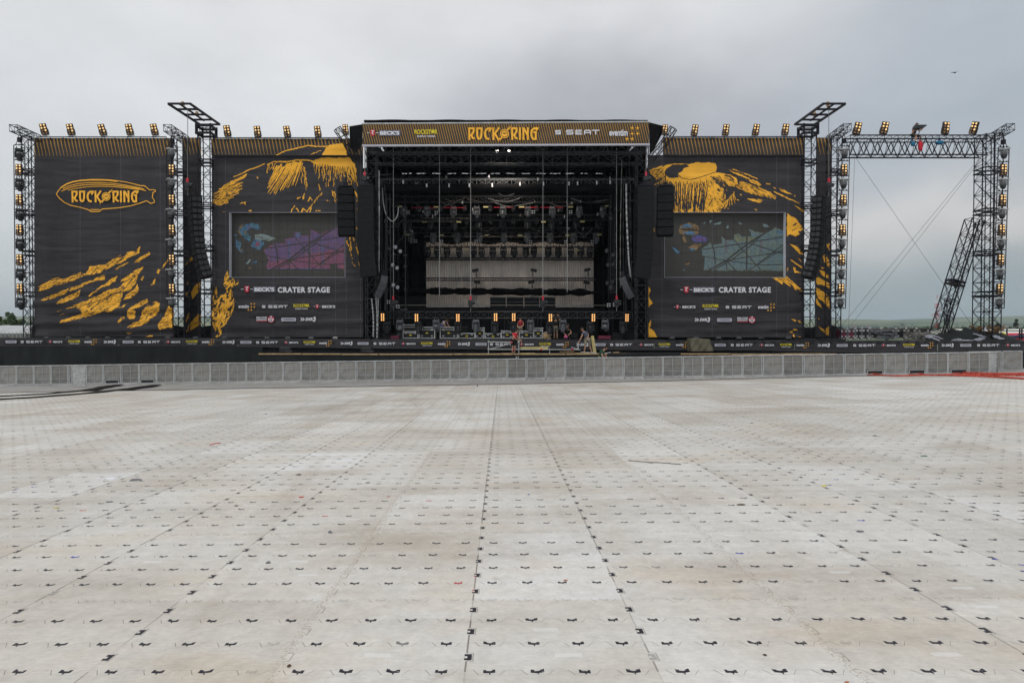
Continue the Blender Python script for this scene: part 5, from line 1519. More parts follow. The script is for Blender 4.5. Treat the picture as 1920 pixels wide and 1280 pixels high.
def mover_mesh():
    b = MB(); b.bevbox((0, 0, -.09), (.44, .36, .18), .04); b.box((0, -.185, -.09), (.16, .012, .08))
    for s in (-1, 1): b.tube((s * .15, 0, 0), (s * .15, 0, .12), .03, 6)
    y = MB(); y.box((0, 0, -.20), (.46, .14, .05))
    for s in (-1, 1): y.bevbox((s * .21, 0, -.40), (.07, .17, .42), .03)
    h = MB(); h.lathe((0, 0, 0), [(.05, .26), (.13, .24), (.16, .12), (.165, -.10), (.15, -.22), (.145, -.27)], 14)
    for k in range(4): h.lathe((0, 0, .02 + .05 * k), [(.172, 0), (.172, .02)], 14)
    l = MB(); l.lathe((0, 0, 0), [(.132, -.272), (.11, -.295), (.03, -.305)], 14)
    return b, y, h, l
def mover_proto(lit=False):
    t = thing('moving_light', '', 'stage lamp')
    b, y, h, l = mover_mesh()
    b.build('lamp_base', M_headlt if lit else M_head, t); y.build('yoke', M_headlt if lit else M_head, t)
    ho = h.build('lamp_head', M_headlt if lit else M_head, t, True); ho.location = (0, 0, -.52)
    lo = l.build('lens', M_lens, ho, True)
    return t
def aim(o, tilt, pan=0):
    for c in kids(o):
        if c.name.startswith('lamp_head'): c.rotation_euler = (R(tilt), 0, 0)
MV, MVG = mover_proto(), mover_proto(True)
def domed_mat():
    m = bpy.data.materials.new('rain_dome_plastic'); m.use_nodes = True; bs = m.node_tree.nodes['Principled BSDF']
    bs.inputs['Base Color'].default_value = (.20, .21, .22, 1); bs.inputs['Roughness'].default_value = .25; bs.inputs['Alpha'].default_value = .5
    return m
M_dome = domed_mat()
def dome_proto():
    t = thing('domed_lamp', '', 'domed stage lamp')
    b = MB(); b.bevbox((0, 0, .03), (.66, .5, .07), .02)
    for s in (-1, 1): b.tube((s * .15, 0, .06), (s * .15, 0, .16), .03, 6)
    b.build('cover_plate', M_galv, t)
    h = MB(); h.lathe((0, 0, 0), [(.12, -.02), (.17, -.14), (.19, -.32), (.17, -.50), (.10, -.60), (.02, -.62)], 14); h.build('lamp_head', M_head, t, True)
    d = MB(); d.lathe((0, 0, 0), [(.27, 0), (.24, -.36), (.22, -.38)], 18); d.build('rain_dome', M_dome, t, True)
    return t
DM = dome_proto()

# lamp ladders hung beside the towers
def ladder(label, ut, ub, vt, vb, Y, hw):
    a, b = W(ut, vt, Y), W(ub, vb, Y)
    root = thing('lamp_ladder', label, 'lamp ladder', b)
    for s, nm in ((-1, 'side_rail'), (1, 'side_rail')):
        m = MB(); m.tube(a + Vector((s * hw, 0, 0)), b + Vector((s * hw, 0, 0)), .03, 6); m.build(nm, M_truss, root)
    n = 11
    for i in range(n + 1):
        m = MB(); p = a.lerp(b, i / n); m.tube(p + Vector((-hw, 0, 0)), p + Vector((hw, 0, 0)), .025, 5)
        for k in (-.6, 0, .6): m.box(p + Vector((k * hw, 0, .03)), (.07, .07, .07))
        m.build('rung', M_truss, root)
    h = MB()
    for s in (-1, 1): h.path([a + Vector((s * hw * .6, 0, 0)), a + Vector((0, .1, .9))], .02, 5)
    h.box(a + Vector((0, .05, .35)), (.22, .2, .3)); h.build('hanging_chain', M_truss, root)
LAD = [('lamp ladder at the far left edge of the picture', 36, 39, 272, 576, 'the far left lamp ladder', False), ('lamp ladder in front of the airship banner right edge', 322.5, 323, 274, 572, 'the lamp ladder right of the airship banner', True),
       ('lamp ladder at the left end of the open goal frame', 1583, 1575, 274, 578, 'the lamp ladder left of the open frame', False), ('lamp ladder at the far right edge of the picture', 1882, 1872.5, 276, 578, 'the far right lamp ladder', False)]
BV = [319, 375.5, 431.5, 487.5, 542]; DV = [289, 345.5, 401.5, 458, 514, 568]
for i, (lab, ut, ub, vt, vb, wh, dom) in enumerate(LAD):
    Y = 45.2
    ladder(lab, ut, ub, vt, vb, Y, .36)
    uat = lambda v: ut + (ub - ut) * (v - vt) / (vb - vt)
    yw = 10 if i < 2 else -10
    for k, v in enumerate(BV):
        place(BP, W(uat(v), v, Y) + Vector((0, -.08, 0)), (R(3), 0, R(yw)), '%s amber lamp panel from the top on %s' % (nth(k), wh), 'lamp panels on the side ladders', .88)
    for k, v in enumerate(DV):
        p = W(uat(v), v, Y)
        lb = '%s %s lamp from the top on %s' % (nth(k), 'domed' if (i > 0) else 'moving', wh)
        if i > 0: place(DM, p + Vector((0, -.05, .26)), (0, 0, R(yw * 2 + 13 * k)), lb, 'lamps with rain domes on the side ladders', .95)
        else: aim(place(MV, p + Vector((0, 0, .36)), (0, 0, R(20)), lb, 'moving lamps on the far left ladder', 1.0), 25 + 9 * (k % 3))

# ---------------------------------------------------------------- loudspeaker hangs
def hang(label, path, Y, n, w, dp, yaw, holes=True, name='line_array', tilt=(0, 0), face=M_grille, cross=False):
    """path: photo pixel polyline of the centre of the hang from top to bottom"""
    P = [W(u, v, Y) for u, v in path]
    L_ = [0]
    for a, b in zip(P, P[1:]): L_.append(L_[-1] + (b - a).length)
    def at(s):
        for i in range(len(P) - 1):
            if s <= L_[i + 1] + 1e-6:
                t = (s - L_[i]) / (L_[i + 1] - L_[i]); return P[i].lerp(P[i + 1], t), (P[i + 1] - P[i]).normalized()
        return P[-1], (P[-1] - P[-2]).normalized()
    root = thing(name, label, 'loudspeaker', P[-1])
    H = L_[-1] / n
    for k in range(n):
        p, d = at((k + .5) * H); roll = math.atan2(d.x, -d.z)
        t = k / max(1, n - 1); tl = tilt[0] + (tilt[1] - tilt[0]) * t
        M = Matrix.Rotation(-roll, 3, 'Y') @ Matrix.Rotation(R(yaw), 3, 'Z') @ Matrix.Rotation(R(tl), 3, 'X')
        q = p
        c = MB(); c.bevbox(q, (w, dp, H * .955), .03, M)
        c.build('cabinet', M_cab, root)
        g = MB(); g.bevbox(q + M @ Vector((0, -dp / 2 - .012, 0)), (w * .96, .024, H * (.86 if holes or cross else .985)), .004, M)
        if cross:
            for s in (-1, 1): g.box(q + M @ Vector((0, -dp / 2 - .028, 0)), (w * .95, .01, .035), M @ Matrix.Rotation(s * math.atan2(H * .8, w * .9), 3, 'Y'))
        go = g.build('grille', face, root)
        if holes:
            for s in (-1, 1):
                s_ = MB(); s_.box(q + M @ Vector((s * (w / 2 + .006), 0, .04)), (.014, dp * .85, H * .12), M)
                for yy in (-.25, .22):
                    s_.box(q + M @ Vector((s * (w / 2 + .012), yy * dp, .04)), (.022, dp * .34, H * .62), M)
                    s_.box(q + M @ Vector((s * (w / 2 + .03), yy * dp, .04)), (.02, dp * .12, H * .24), M)
                s_.build('rigging_plate', M_head, root)
    b = MB(); p, d = at(0); M = Matrix.Rotation(R(yaw), 3, 'Z')
    b.box(p + Vector((0, 0, .08)), (w * .8, dp * 1.1, .1), M); b.box(p + Vector((0, 0, .25)), (.3, .3, .22), M); b.tube(p + Vector((0, 0, .3)), p + Vector((0, 0, 1.1)), .035, 6)
    b.build('fly_bar', M_truss, root)
    return root, P[0]
PLp = [(366, 370), (367, 400), (369.5, 440), (374, 475), (380, 500), (387.5, 521)]
_, q1 = hang('long curved speaker hang under the left cantilever frame', PLp, 44.6, 14, .72, .68, -48)
_, q2 = hang('long curved speaker hang under the right cantilever frame', [(2 * 951.6 - u - 2, v + 1) for u, v in PLp], 44.6, 14, .72, .68, 48)
_, q3 = hang('tall dark speaker hang at the left side of the stage opening', [(688, 351), (688.5, 440), (690.5, 485), (694, 519)], 45.4, 15, 1.12, .7, -4, False)
_, q4 = hang('tall dark speaker hang at the right side of the stage opening', [(1208.5, 351), (1208, 440), (1206, 485), (1201.5, 522)], 45.4, 15, 1.12, .7, 4, False)
_, q5 = hang('squat hang of crossed bass cabinets in front of the left screen banner', [(648.5, 353), (649, 400), (650, 443)], 45.8, 6, 1.08, .95, 9, False, 'bass_array', (0, 0), M_grille, True)
_, q6 = hang('squat hang of crossed bass cabinets in front of the right screen banner', [(1247.5, 352), (1247, 400), (1246.5, 443)], 45.8, 6, 1.08, .95, -9, False, 'bass_array', (0, 0), M_grille, True)
_, q7 = hang('small curved speaker hang at the left stage tower', [(719, 517), (716, 530), (711, 543), (705, 555)], 46.2, 8, .52, .42, 38, False, 'small_array', (0, 14), M_headlt)
_, q8 = hang('small curved speaker hang at the right stage tower', [(1169, 519), (1174, 533), (1180, 545), (1186, 556)], 46.2, 8, .52, .42, -38, False, 'small_array', (0, 14), M_headlt)
def hoist(label, u, v0, v1, Y, motor=True, mv=None, r=.02, m=None, name='chain_hoist'):
    a, b = W(u, v0, Y), W(u, v1, Y)
    root = thing(name, label, 'chain hoist', b)
    c = MB(); c.tube(a, b, r, 5); c.build('chain', m or M_chain, root)
    if motor:
        p = W(u, mv if mv else v1 - 6, Y); mo = MB(); mo.bevbox(p, (.34, .3, .36), .06); mo.lathe(p + Vector((.2, 0, 0)), [(.13, -.04), (.13, .10), (.08, .13)], 10, 'X'); mo.box(p + Vector((0, 0, -.27)), (.26, .24, .16)); mo.build('motor', M_head, root)
        hk = MB(); hk.box(p + Vector((0, -.02, .30)), (.12, .1, .28)); hk.build('hook', M_red, root)
hoist('chain hoist with red hook over the left curved speaker hang', 352, 206, 366, 44.9, True, 347)
hoist('chain hoist with red hook over the right curved speaker hang', 1554, 201, 367, 44.9, True, 347)
hoist('chain hoist with red hook over the speaker hang left of the opening', 684, 276, 350, 45.4, True, 335)
hoist('chain hoist with red hook over the speaker hang right of the opening', 1211, 276, 350, 45.4, True, 335)
for i, (u, vb, mv) in enumerate(((737.5, 582, 567), (824, 556, None), (882.5, 583, 567), (1018, 583, 567), (1063.5, 548, None), (1156, 583, 566))):
    hoist('%s of the six pale vertical chains across the stage opening' % nth(i), u, 277, vb, 47.3, mv is not None, mv, .016, M_galv)

# ---------------------------------------------------------------- lighting trusses over the deck
def ltruss(label, u0, u1, v, Y, h=.42, d=.42, tags=(), tv=None, bay=.55, rc=.028, m=None, cloth=False, red=()):
    a, b = W(u0, v, Y), W(u1, v, Y)
    root = thing('lighting_truss', label, 'lighting truss', ((a.x + b.x) / 2, Y, a.z))
    t = MB(); t.truss(a, b, d, h, bay, rc, .016); t.build('lattice', m or M_strs, root)
    for u, vv in tags:
        p = W(u, vv, Y - .32); k = MB(); k.box(p, (.36, .02, .10)); k.build('name_plate', M_tagp, root)
    for ua, ub, vv in red:
        k = MB(); k.tube(W(ua, vv, Y - .3), W(ub, vv, Y - .3), .025, 5); k.build('red_strap', M_red, root)
    if cloth:
        c = MB(); n = 46
        for j, (zt, yo) in enumerate(((-.18, -.35), (-.55, -.42), (-.62, .3))):
            for i in range(n + 1):
                p = a.lerp(b, i / n); c.v.append((p.x, p.y + yo, p.z + zt - (.16 * abs(math.sin(i * math.pi / 7.7)) if j else 0)))
        for j in range(2):
            for i in range(n): q = j * (n + 1) + i; c.f.append((q, q + 1, q + n + 2, q + n + 1)); c.m.append(0)
        c.build('cloth_swag', M_blackcloth, root, True)
    return root
ltruss('front lighting truss just under the roof with black cloth swags', 714, 1188, 342, 48.6, .42, .42, cloth=True, m=M_headlt, bay=.62)
ltruss('second lighting truss with red straps and pale yellow plates', 745, 1146, 374, 51.2, .45, .45, [(749, 387), (818, 388), (911, 388), (978, 388), (1070, 388), (1139, 386)], red=[(772, 792, 389.5), (806, 815, 389.5), (832, 850, 389.5), (852, 872, 389.5), (926, 937, 389), (949, 962, 389), (972, 985, 389), (993, 1007, 389), (1013, 1031, 389), (1042, 1056, 389)])
ltruss('third lighting truss above the upper row of moving lamps', 758, 1136, 408, 52.8, .42, .42, [(796, 416), (860, 416), (1019, 416), (1092, 415.5)])
ltruss('fourth lighting truss above the hanging grey lamps', 764, 1130, 432, 54.4, .42, .42, [(763, 440), (828, 441), (913, 441), (975, 441), (1064, 440.6), (1124, 440)])
ltruss('fifth lighting truss crossing the top of the beige curtain', 796, 1118, 458, 55.8, .46, .42, [(808, 467), (874, 468), (1014, 469), (1082, 469)], bay=.5)
ltruss('slim truss crossing the upper half of the beige curtain', 797, 1113, 485.5, 56.5, .2, .2, bay=.28, rc=.03)
ltruss('slim truss crossing the lower half of the beige curtain', 797, 1117, 523.5, 56.4, .22, .2, bay=.28, rc=.03)
FT = ltruss('front truss low over the deck carrying eight amber lamp panels', 700, 1182, 590.5, 47.9, .46, .4, bay=.62, m=M_strs)
for lab, ua, ub, v, Y in (('pale pipe under the left half of the third lighting truss', 772, 852, 415, 52.4), ('long pale pipe under the fourth lighting truss', 795, 1100, 443.3, 53.9), ('pale pipe high under the roof at the left', 790, 880, 409, 52.3), ('thin grey bar crossing behind the front chains', 742, 1150, 572, 51.5)):
    mb = MB(); mb.tube(W(ua, v, Y), W(ub, v + .4, Y), .026, 6); tag(mb.build('steel_pipe', M_chain), lab, 'pipe')
RP = random.Random(41)
for i in range(22):
    side = i % 2; u = RP.uniform(703, 762) if side == 0 else RP.uniform(1136, 1196); Y = RP.uniform(48.6, 55); v0 = RP.uniform(290, 400); v1 = RP.uniform(520, 625)
    mb = MB(); mb.tube(W(u, v0, Y), W(u + RP.uniform(-2, 2), v1, Y), RP.choice((.03, .04, .05)), 6)
    for k in range(4): q = RP.random(); mb.box(W(u, v0 + (v1 - v0) * q, Y - .05), (RP.uniform(.1, .25), .12, RP.uniform(.08, .3)))
    tag(mb.build('side_pole', RP.choice((M_headlt, M_strs, M_head, M_strs))), 'dark upright pole with small clamps in the %s stage side' % ('left', 'right')[side], 'pole', 'poles in the %s stage side' % ('left', 'right')[side])
for i in range(12):
    side = i % 2; u = RP.uniform(700, 760) if side == 0 else RP.uniform(1138, 1198); v = RP.uniform(310, 600); Y = RP.uniform(48.5, 52); w_ = RP.uniform(14, 34)
    mb = MB(); mb.tube(W(u - w_ / 2, v + RP.uniform(-6, 6), Y), W(u + w_ / 2, v, Y), .035, 6); tag(mb.build('cross_bar', RP.choice((M_headlt, M_strs))), 'short dark cross bar among the poles in the %s stage side' % ('left', 'right')[side], 'bar', 'cross bars in the %s stage side' % ('left', 'right')[side])
def bundle():
    """black cloth bundled on a bar in front of the curtain"""
    y = 56.2; mb = MB(); rr = random.Random(3); n = 90; k = 10
    a, b = W(770, 546, y), W(1121, 549, y)
    for i in range(n + 1):
        p = a.lerp(b, i / n); r = .17 + .11 * abs(math.sin(i * .33 + .5 * math.sin(i * .21))) + rr.uniform(0, .07)
        r *= 1.0 if i < n - 8 else 1 - .6 * (i - n + 8) / 8
        for j in range(k):
            t = 2 * math.pi * j / k; mb.v.append((p.x, p.y + r * .7 * math.cos(t), p.z + r * math.sin(t) * (1.1 if math.sin(t) > 0 else .9)))
    for i in range(n):
        for j in range(k): mb.f.append((i * k + j, i * k + (j + 1) % k, (i + 1) * k + (j + 1) % k, (i + 1) * k + j)); mb.m.append(0)
    o = mb.build('cloth_bundle', M_blackcloth, None, True); tag(o, 'lumpy black cloth bundled along a bar before the beige curtain', 'cloth bundle')
bundle()
rr = random.Random(11)
def row(us, vs, Y, wh, proto, tilts, group, scale=1.0):
    for i, u in enumerate(us):
        v = vs[i % len(vs)] if isinstance(vs, (list, tuple)) else vs
        o = place(proto, W(u, v, Y) + Vector((0, 0, .0)), (0, 0, R(rr.uniform(-35, 35))), '%s lamp from the left %s' % (nth(i), wh), group, scale)
        aim(o, tilts[i % len(tilts)])
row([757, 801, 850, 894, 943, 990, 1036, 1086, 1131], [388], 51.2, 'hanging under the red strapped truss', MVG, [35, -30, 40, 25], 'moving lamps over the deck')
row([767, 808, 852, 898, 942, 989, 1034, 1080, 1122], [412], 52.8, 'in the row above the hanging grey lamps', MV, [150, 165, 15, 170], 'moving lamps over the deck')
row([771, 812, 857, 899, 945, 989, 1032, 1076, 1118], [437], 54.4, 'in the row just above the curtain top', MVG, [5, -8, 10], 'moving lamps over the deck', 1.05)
row([802, 820, 838, 861, 888, 903, 924, 944, 964, 986, 1001, 1028, 1047, 1070, 1089, 1106], [464, 462, 463], 55.6, 'silhouetted before the beige curtain', MV, [30, 5, -20, 15], 'moving lamps before the curtain', 1.08)
row([828, 874, 917, 960, 1005, 1050, 1095], [436], 54.2, 'among the small lamps between the grey lamps', MV, [60, -50, 80], 'small lamps over the deck', .6)
row([783, 826, 871, 919, 963, 1006, 1052], [386], 51.0, 'among the small lamps under the red strapped truss', MV, [60, -70], 'small lamps over the deck', .6)
row([830, 875, 920, 962, 1006, 1052], [410], 52.6, 'among the small lamps in the row above the grey lamps', MV, [60, -50, 80], 'small lamps over the deck', .62)
# pole spots on the slim trusses
def spot(u, v, Y, label, flip):
    t = thing('pole_spot', label, 'spotlight', W(u, v + 9, Y))
    p = W(u, v, Y)
    s = MB(); s.tube(W(u, v + 9, Y), p, .04, 6); s.build('stem', M_black, t)
    h = MB(); h.bevbox(p + Vector((flip * .08, 0, .14)), (.52, .3, .24), .05, (0, R(12 * flip), 0)); h.build('lamp_head', M_black, t)
for i, (u, v) in enumerate(((893, 510), (999, 510), (1103, 509))): spot(u, v, 56.3, '%s of three small spots above the lower slim truss' % nth(i), 1 if i % 2 else -1)
for i, (u, v) in enumerate(((893, 532), (998, 532), (1098, 533))): spot(u, v, 56.2, '%s of three small spots just above the cloth bundle' % nth(i), -1 if i % 2 else 1)
# four-lamp clusters that glint in the dark
CLP = None
def cluster(u, v, Y, label):
    global CLP
    if CLP is None:
        CLP = thing('four_cell_lamp', '', 'four cell lamp')
        b = MB(); b.bevbox((0, .05, 0), (.30, .1, .30), .02); b.build('housing', M_black, CLP)
        m = lamp_mesh('cell', M_white, .045)
        for sx in (-1, 1):
            for sz in (-1, 1):
                o = bpy.data.objects.new('cell', m); COL.objects.link(o); setparent(o, CLP); o.location = (sx * .075, -.01, sz * .075)
    place(CLP, W(u, v, Y), (R(10), 0, 0), label, 'four cell lamps in the dark')
for i, (u, v) in enumerate(((765, 398), (818, 398.5), (889, 398.5), (1000, 397.5), (1070, 397.5))): cluster(u, v, 51.0, '%s four cell lamp from the left under the red strapped truss' % nth(i))
for i, (u, v) in enumerate(((778.6, 452), (828, 452.5), (893, 452.5), (995, 453.5), (1061, 453.5), (1110.5, 453.5))): cluster(u, v, 54.1, '%s four cell lamp from the left above the curtain' % nth(i))
for lab, u, v in (('upper four cell lamp at the left stage side', 728.5, 566), ('lower four cell lamp at the left stage side', 746, 574.5), ('left four cell lamp at the right stage side', 1141.5, 572), ('middle four cell lamp at the right stage side', 1152.5, 571), ('right four cell lamp at the right stage side', 1161, 567.5)): cluster(u, v, 48.4, lab)
# par lamps down both stage sides
def pars(us, side):
    for i, (u, v) in enumerate(us):
        t = thing('side_par', '%s round lamp from the top on the %s stage side' % (nth(i), side), 'par lamp', W(u, v, 49.5), group='round lamps on the stage sides')
        s = 1 if side == 'left' else -1
        b = MB(); M = Matrix.Rotation(R(35 * s), 3, 'Z') @ Matrix.Rotation(R(90 + 15), 3, 'X'); p = W(u, v, 49.5)
        b.lathe(p, [(.10, -.3), (.14, -.22), (.14, .0), (.16, .02), (.16, .05)], 14, 'Z', M); b.build('can', M_black, t, True)
        l = MB(); l.lathe(p, [(.135, .055), (.12, .06)], 14, 'Z', M); l.build('lens', M_silver if side == 'left' else M_lens, t)  # left lenses are pale grey to paint their glint
        y = MB(); y.tube(p + Vector((0, 0, .02)), p + Vector((-s * .35, .1, .2)), .03, 5); y.build('bracket', M_truss, t)
pars([(741, 463), (750, 471), (735.5, 496.5), (744, 502), (736.5, 534), (745, 538.5)], 'left')
pars([(1138, 470), (1150, 478), (1140, 497), (1150, 496), (1139, 531), (1149, 528)], 'right')
for side, u in (('left', 743), ('right', 1146)):
    p = W(u, 400, 49.8); t = MB(); t.truss((p.x, 49.8, ZD), (p.x, 49.8, W(0, 330, 49.8).z), .3, .3, .5, .025, .015, up=(0, 1, 0))
    o = t.build('side_lamp_tower', M_truss); tag(o, 'slim lattice tower carrying round lamps on the %s stage side' % side, 'truss tower')
# clutter of cables and poles in both stage sides
def cable(label, pts, r, m, name='cable', n=6):
    P = [Vector(p) for p in pts]; out = []
    for i in range(len(P) - 1):
        p0, p1, p2, p3 = P[max(0, i - 1)], P[i], P[i + 1], P[min(len(P) - 1, i + 2)]
        for k in range(n):
            t = k / n; out.append(.5 * ((2 * p1) + (p2 - p0) * t + (2 * p0 - 5 * p1 + 4 * p2 - p3) * t * t + (3 * p1 - p0 - 3 * p2 + p3) * t ** 3))
    out.append(P[-1]); mb = MB(); mb.path(out, r, 5); o = mb.build(name, m, None, True); tag(o, label, 'cable'); return o
Yc = 47.0
cable('thick pale cable looping in the upper left of the stage opening', [W(717, 352, Yc), W(719, 380, Yc), W(724, 402, Yc), W(735, 415, Yc), W(745, 405, Yc), W(747, 388, Yc)], .035, M_galv)
cable('dark cable sagging below the pale cable loop', [W(740, 414, Yc), W(745, 426, Yc), W(755, 412, Yc), W(758, 440, Yc), W(748, 452, Yc)], .025, M_head)
for i, (ua, ub, va, vb, r, m) in enumerate(((711, 708, 320, 620, .05, M_galv), (716, 713, 340, 600, .03, M_head), (721, 727, 345, 470, .035, M_head), (706, 702, 300, 630, .03, M_head), (697, 700, 560, 632, .05, M_galv), (704, 707, 545, 634, .05, M_galv))):
    cable('%s cable from the top in the bundle at the left stage tower' % nth(i) if i < 4 else ('pale hose hanging at the foot of the left stage tower' if i == 4 else 'second pale hose at the foot of the left stage tower'), [W(ua, va, 46.9), W((ua + ub) / 2 + 1.5, (va + vb) / 2, 46.8), W(ub, vb, 46.9)], r, m)
for i, (ua, ub, va, vb, r, m) in enumerate(((1174, 1178, 345, 470, .06, M_galv), (1178, 1183, 470, 520, .06, M_galv), (1169, 1170, 330, 600, .03, M_head), (1182, 1186, 330, 600, .03, M_head), (1166, 1163, 300, 540, .03, M_chain))):
    cable(['thick pale pole leaning in the right stage side', 'pale hose curving below the thick pole', 'dark cable left of the thick pale pole', 'dark cable right of the thick pale pole', 'thin grey cable in the right stage side'][i], [W(ua, va, 46.9), W((ua + ub) / 2 - 1, (va + vb) / 2, 46.8), W(ub, vb, 46.9)], r, m)
# two work lamps high under the roof
for lab, u in (('left of the two bright work lamps under the roof', 932.7), ('right of the two bright work lamps under the roof', 954.6)):
    p = W(u, 284, 47.2); t = thing('work_lamp', lab, 'work lamp', p)
    h = MB(); h.bevbox(p + Vector((0, .08, .02)), (.26, .16, .2), .03); h.build('housing', M_head, t)
    l = MB(); l.bevbox(p + Vector((0, -.015, .01)), (.17, .03, .12), .01); l.build('lens', M_work, t)
    y = MB(); y.tube(p + Vector((0, .05, .15)), p + Vector((0, .05, .6)), .03, 5); y.build('bracket', M_truss, t)
    ld = bpy.data.lights.new('work_lamp_light', 'SPOT'); ld.energy = 800; ld.spot_size = R(110); ld.spot_blend = .8; ld.color = (1, .86, .7); ld.shadow_soft_size = .15
    lo = bpy.data.objects.new('work_lamp_light', ld); COL.objects.link(lo); lo.location = p + Vector((0, -.12, -.02)); lo.rotation_euler = (R(35), 0, 0)
    # the spot belongs to the lamp
    lo.parent = t; lo.location = Vector((0, -.12, -.02))

# lamps on the low front truss
for i, u in enumerate((717.5, 781, 858.5, 929.3, 963.2, 1032, 1112.5, 1175.5)):
    place(BW, W(u, 595.5 if i not in (0, 3, 4) else 594.5, 47.5), (R(2), 0, 0), '%s amber lamp panel from the left on the low front truss' % nth(i), 'lamp panels on the low front truss', .68)
row([725.5, 784.5, 859, 928, 963, 1030.5, 1107, 1168], [603], 47.8, 'hanging below a lamp panel on the low front truss', MV, [8, -6], 'moving lamps on the low front truss', 1.05)
row([750, 818.5, 892, 995, 1055.5, 1135], [600], 47.8, 'hanging from the low front truss between the lamp panels', MVG, [-48, 40, 4, 3, 2, 50], 'moving lamps on the low front truss', 1.05)

# ---------------------------------------------------------------- cases and kit on the deck
def case(label, u0, u1, v0, v1, Y, dp=.75, m=None, plate=True, lat=True, name='flight_case', z0=None, wheels=True, edge=None):
    a, b = W(u0, v0, Y), W(u1, v1, Y); z0 = ZD if z0 is None else z0
    wh = .10 if wheels else 0.0
    root = thing(name, label, 'flight case', ((a.x + b.x) / 2, Y + dp / 2, z0)); x0, x1, zt = a.x, b.x, a.z
    cx, cy, cz, sx, sz = (x0 + x1) / 2, Y + dp / 2, (z0 + wh + zt) / 2, x1 - x0, zt - z0 - wh
    c = MB(); c.box((cx, cy, cz), (sx - .03, dp - .03, sz - .03)); c.build('body', m or M_case, root)
    e = MB(); t = .055
    for x in (x0, x1):
        for y in (Y, Y + dp): e.box((x, y, cz), (t, t, sz + t))
    for z in (z0 + wh, zt):
        for y in (Y, Y + dp): e.box((cx, y, z), (sx - t, t * .98, t * .98))
        for x in (x0, x1): e.box((x, cy, z), (t * .97, dp - t, t * .97))
    if sz > .4: e.box((cx, Y - .004, zt - sz * .22), (sx - t, .02, .035))
    e.build('edge_frame', edge or M_edge, root)
    for x in (x0, x1):
        for z in (z0 + wh, zt):
            k = MB(); k.lathe((x, Y, z), [(.01, -.07), (.055, -.05), (.07, 0), (.055, .05), (.01, .07)], 8); k.build('corner_cap', M_galv, root, True)
    if lat:
        for s in (-.32, .32):
            k = MB(); k.box((cx + s * sx, Y - .02, zt - sz * .22), (.13, .03, .13)); k.build('latch', M_galv, root)
            if sz > .5: k = MB(); k.box((cx + s * sx, Y - .02, z0 + wh + sz * .2), (.13, .03, .10)); k.build('latch', M_galv, root)
    if plate: k = MB(); k.box((cx, Y - .02, cz - .02), (.17, .02, .08)); k.build('name_plate', M_yellow, root)
    if wheels:
        for s in (-.38, .38): k = MB(); k.lathe((cx + s * sx, Y + .1, z0 + .05), [(.05, -.02), (.05, .02)], 10, 'X'); k.build('castor', M_rubber, root)
    return root
case('low black flight case at the left end of the front row', 755.8, 783.5, 621.5, 634.5, 48.4)
case('long black case lid behind the leftmost flight case', 757, 779, 609, 622, 50.2, plate=False, lat=False, z0=W(0, 622, 50.2).z - .35)
case('tall black flight case second in the front row', 786, 815, 613.5, 634.5, 48.4)
case('widest tall black flight case in the front row', 825.5, 857.5, 613.5, 634.5, 48.4)
case('flat black flight case between two tall cases', 860.5, 890, 625, 635, 48.4)
case('narrow upright flight case left of the stage centre', 891.5, 907.3, 615, 635, 48.4, lat=True)
case('flat black flight case right of the narrow upright case', 910.3, 938.8, 625.5, 635, 48.4)
case('black flight case behind the man in the red shirt', 940.5, 961.5, 620.5, 635, 48.4)
case('black flight case right of the man in the red shirt', 974, 1000, 620.5, 635, 48.4)
case('narrow upright flight case right of the stage centre', 1001, 1017.3, 615.3, 635, 48.4)
def panelrow():
    for i, (a, b, va, vb) in enumerate(((919, 948.5, 557.5, 583), (950, 981, 557.5, 583), (983, 1011, 557.5, 583), (1012.5, 1041, 557.5, 583))):
        p, q = W(a, va, 52.5), W(b, vb, 52.5); t = thing('black_flat', '%s from the left of four black flats on stands behind the low truss' % nth(i), 'black flat', ((p.x + q.x) / 2, 52.5, ZD), group='black flats at mid stage')
        m = MB(); m.box(((p.x + q.x) / 2, 52.5, (p.z + q.z) / 2), (q.x - p.x, .06, p.z - q.z)); m.build('panel', M_cab, t)
        e = MB(); e.tube((p.x, 52.46, p.z), (q.x, 52.46, p.z), .025, 5); e.tube((p.x, 52.46, W(0, 566, 52.5).z), (q.x, 52.46, W(0, 566, 52.5).z), .02, 5)
        e.build('frame_bar', M_headlt, t)
        for x in (p.x + .1, q.x - .1): l = MB(); l.tube((x, 52.5, ZD), (x, 52.5, q.z), .04, 5); l.build('leg', M_black, t)
panelrow()
def wedge(label, u, Y, w=.62, rot=0, z=None):
    p = W(u, 630, Y); z = ZD if z is None else z
    t = thing('floor_monitor', label, 'floor monitor', (p.x, Y, z)); h = w * .62
    M = Matrix.Rotation(R(rot), 3, 'Z')
    prof = [(-.30, 0), (.30, 0), (.30, h), (.12, h), (-.30, .16)]
    pts = [Vector((-w / 2, y, zz)) for y, zz in prof]
    b = MB(); b.slab([M @ q + Vector((p.x, Y, z)) for q in pts], M @ Vector((w, 0, 0))); b.build('cabinet', M_cab, t)
    g = MB(); c = M @ Vector((0, -.10, (h + .16) / 2 + .012)) + Vector((p.x, Y, z)); g.box(c, (w * .9, .54, .02), M @ Matrix.Rotation(math.atan2(h - .16, .42), 3, 'X')); g.build('grille', M_grille, t)
wedge('dark floor monitor in the shadow at the left end of the deck', 728, 48.0, .8, 20); wedge('dark floor monitor beside the crouching man', 1075, 48.6, .7, -10)
wedge('dark floor monitor at the right end of the deck', 1158, 48.4, .8, -20)
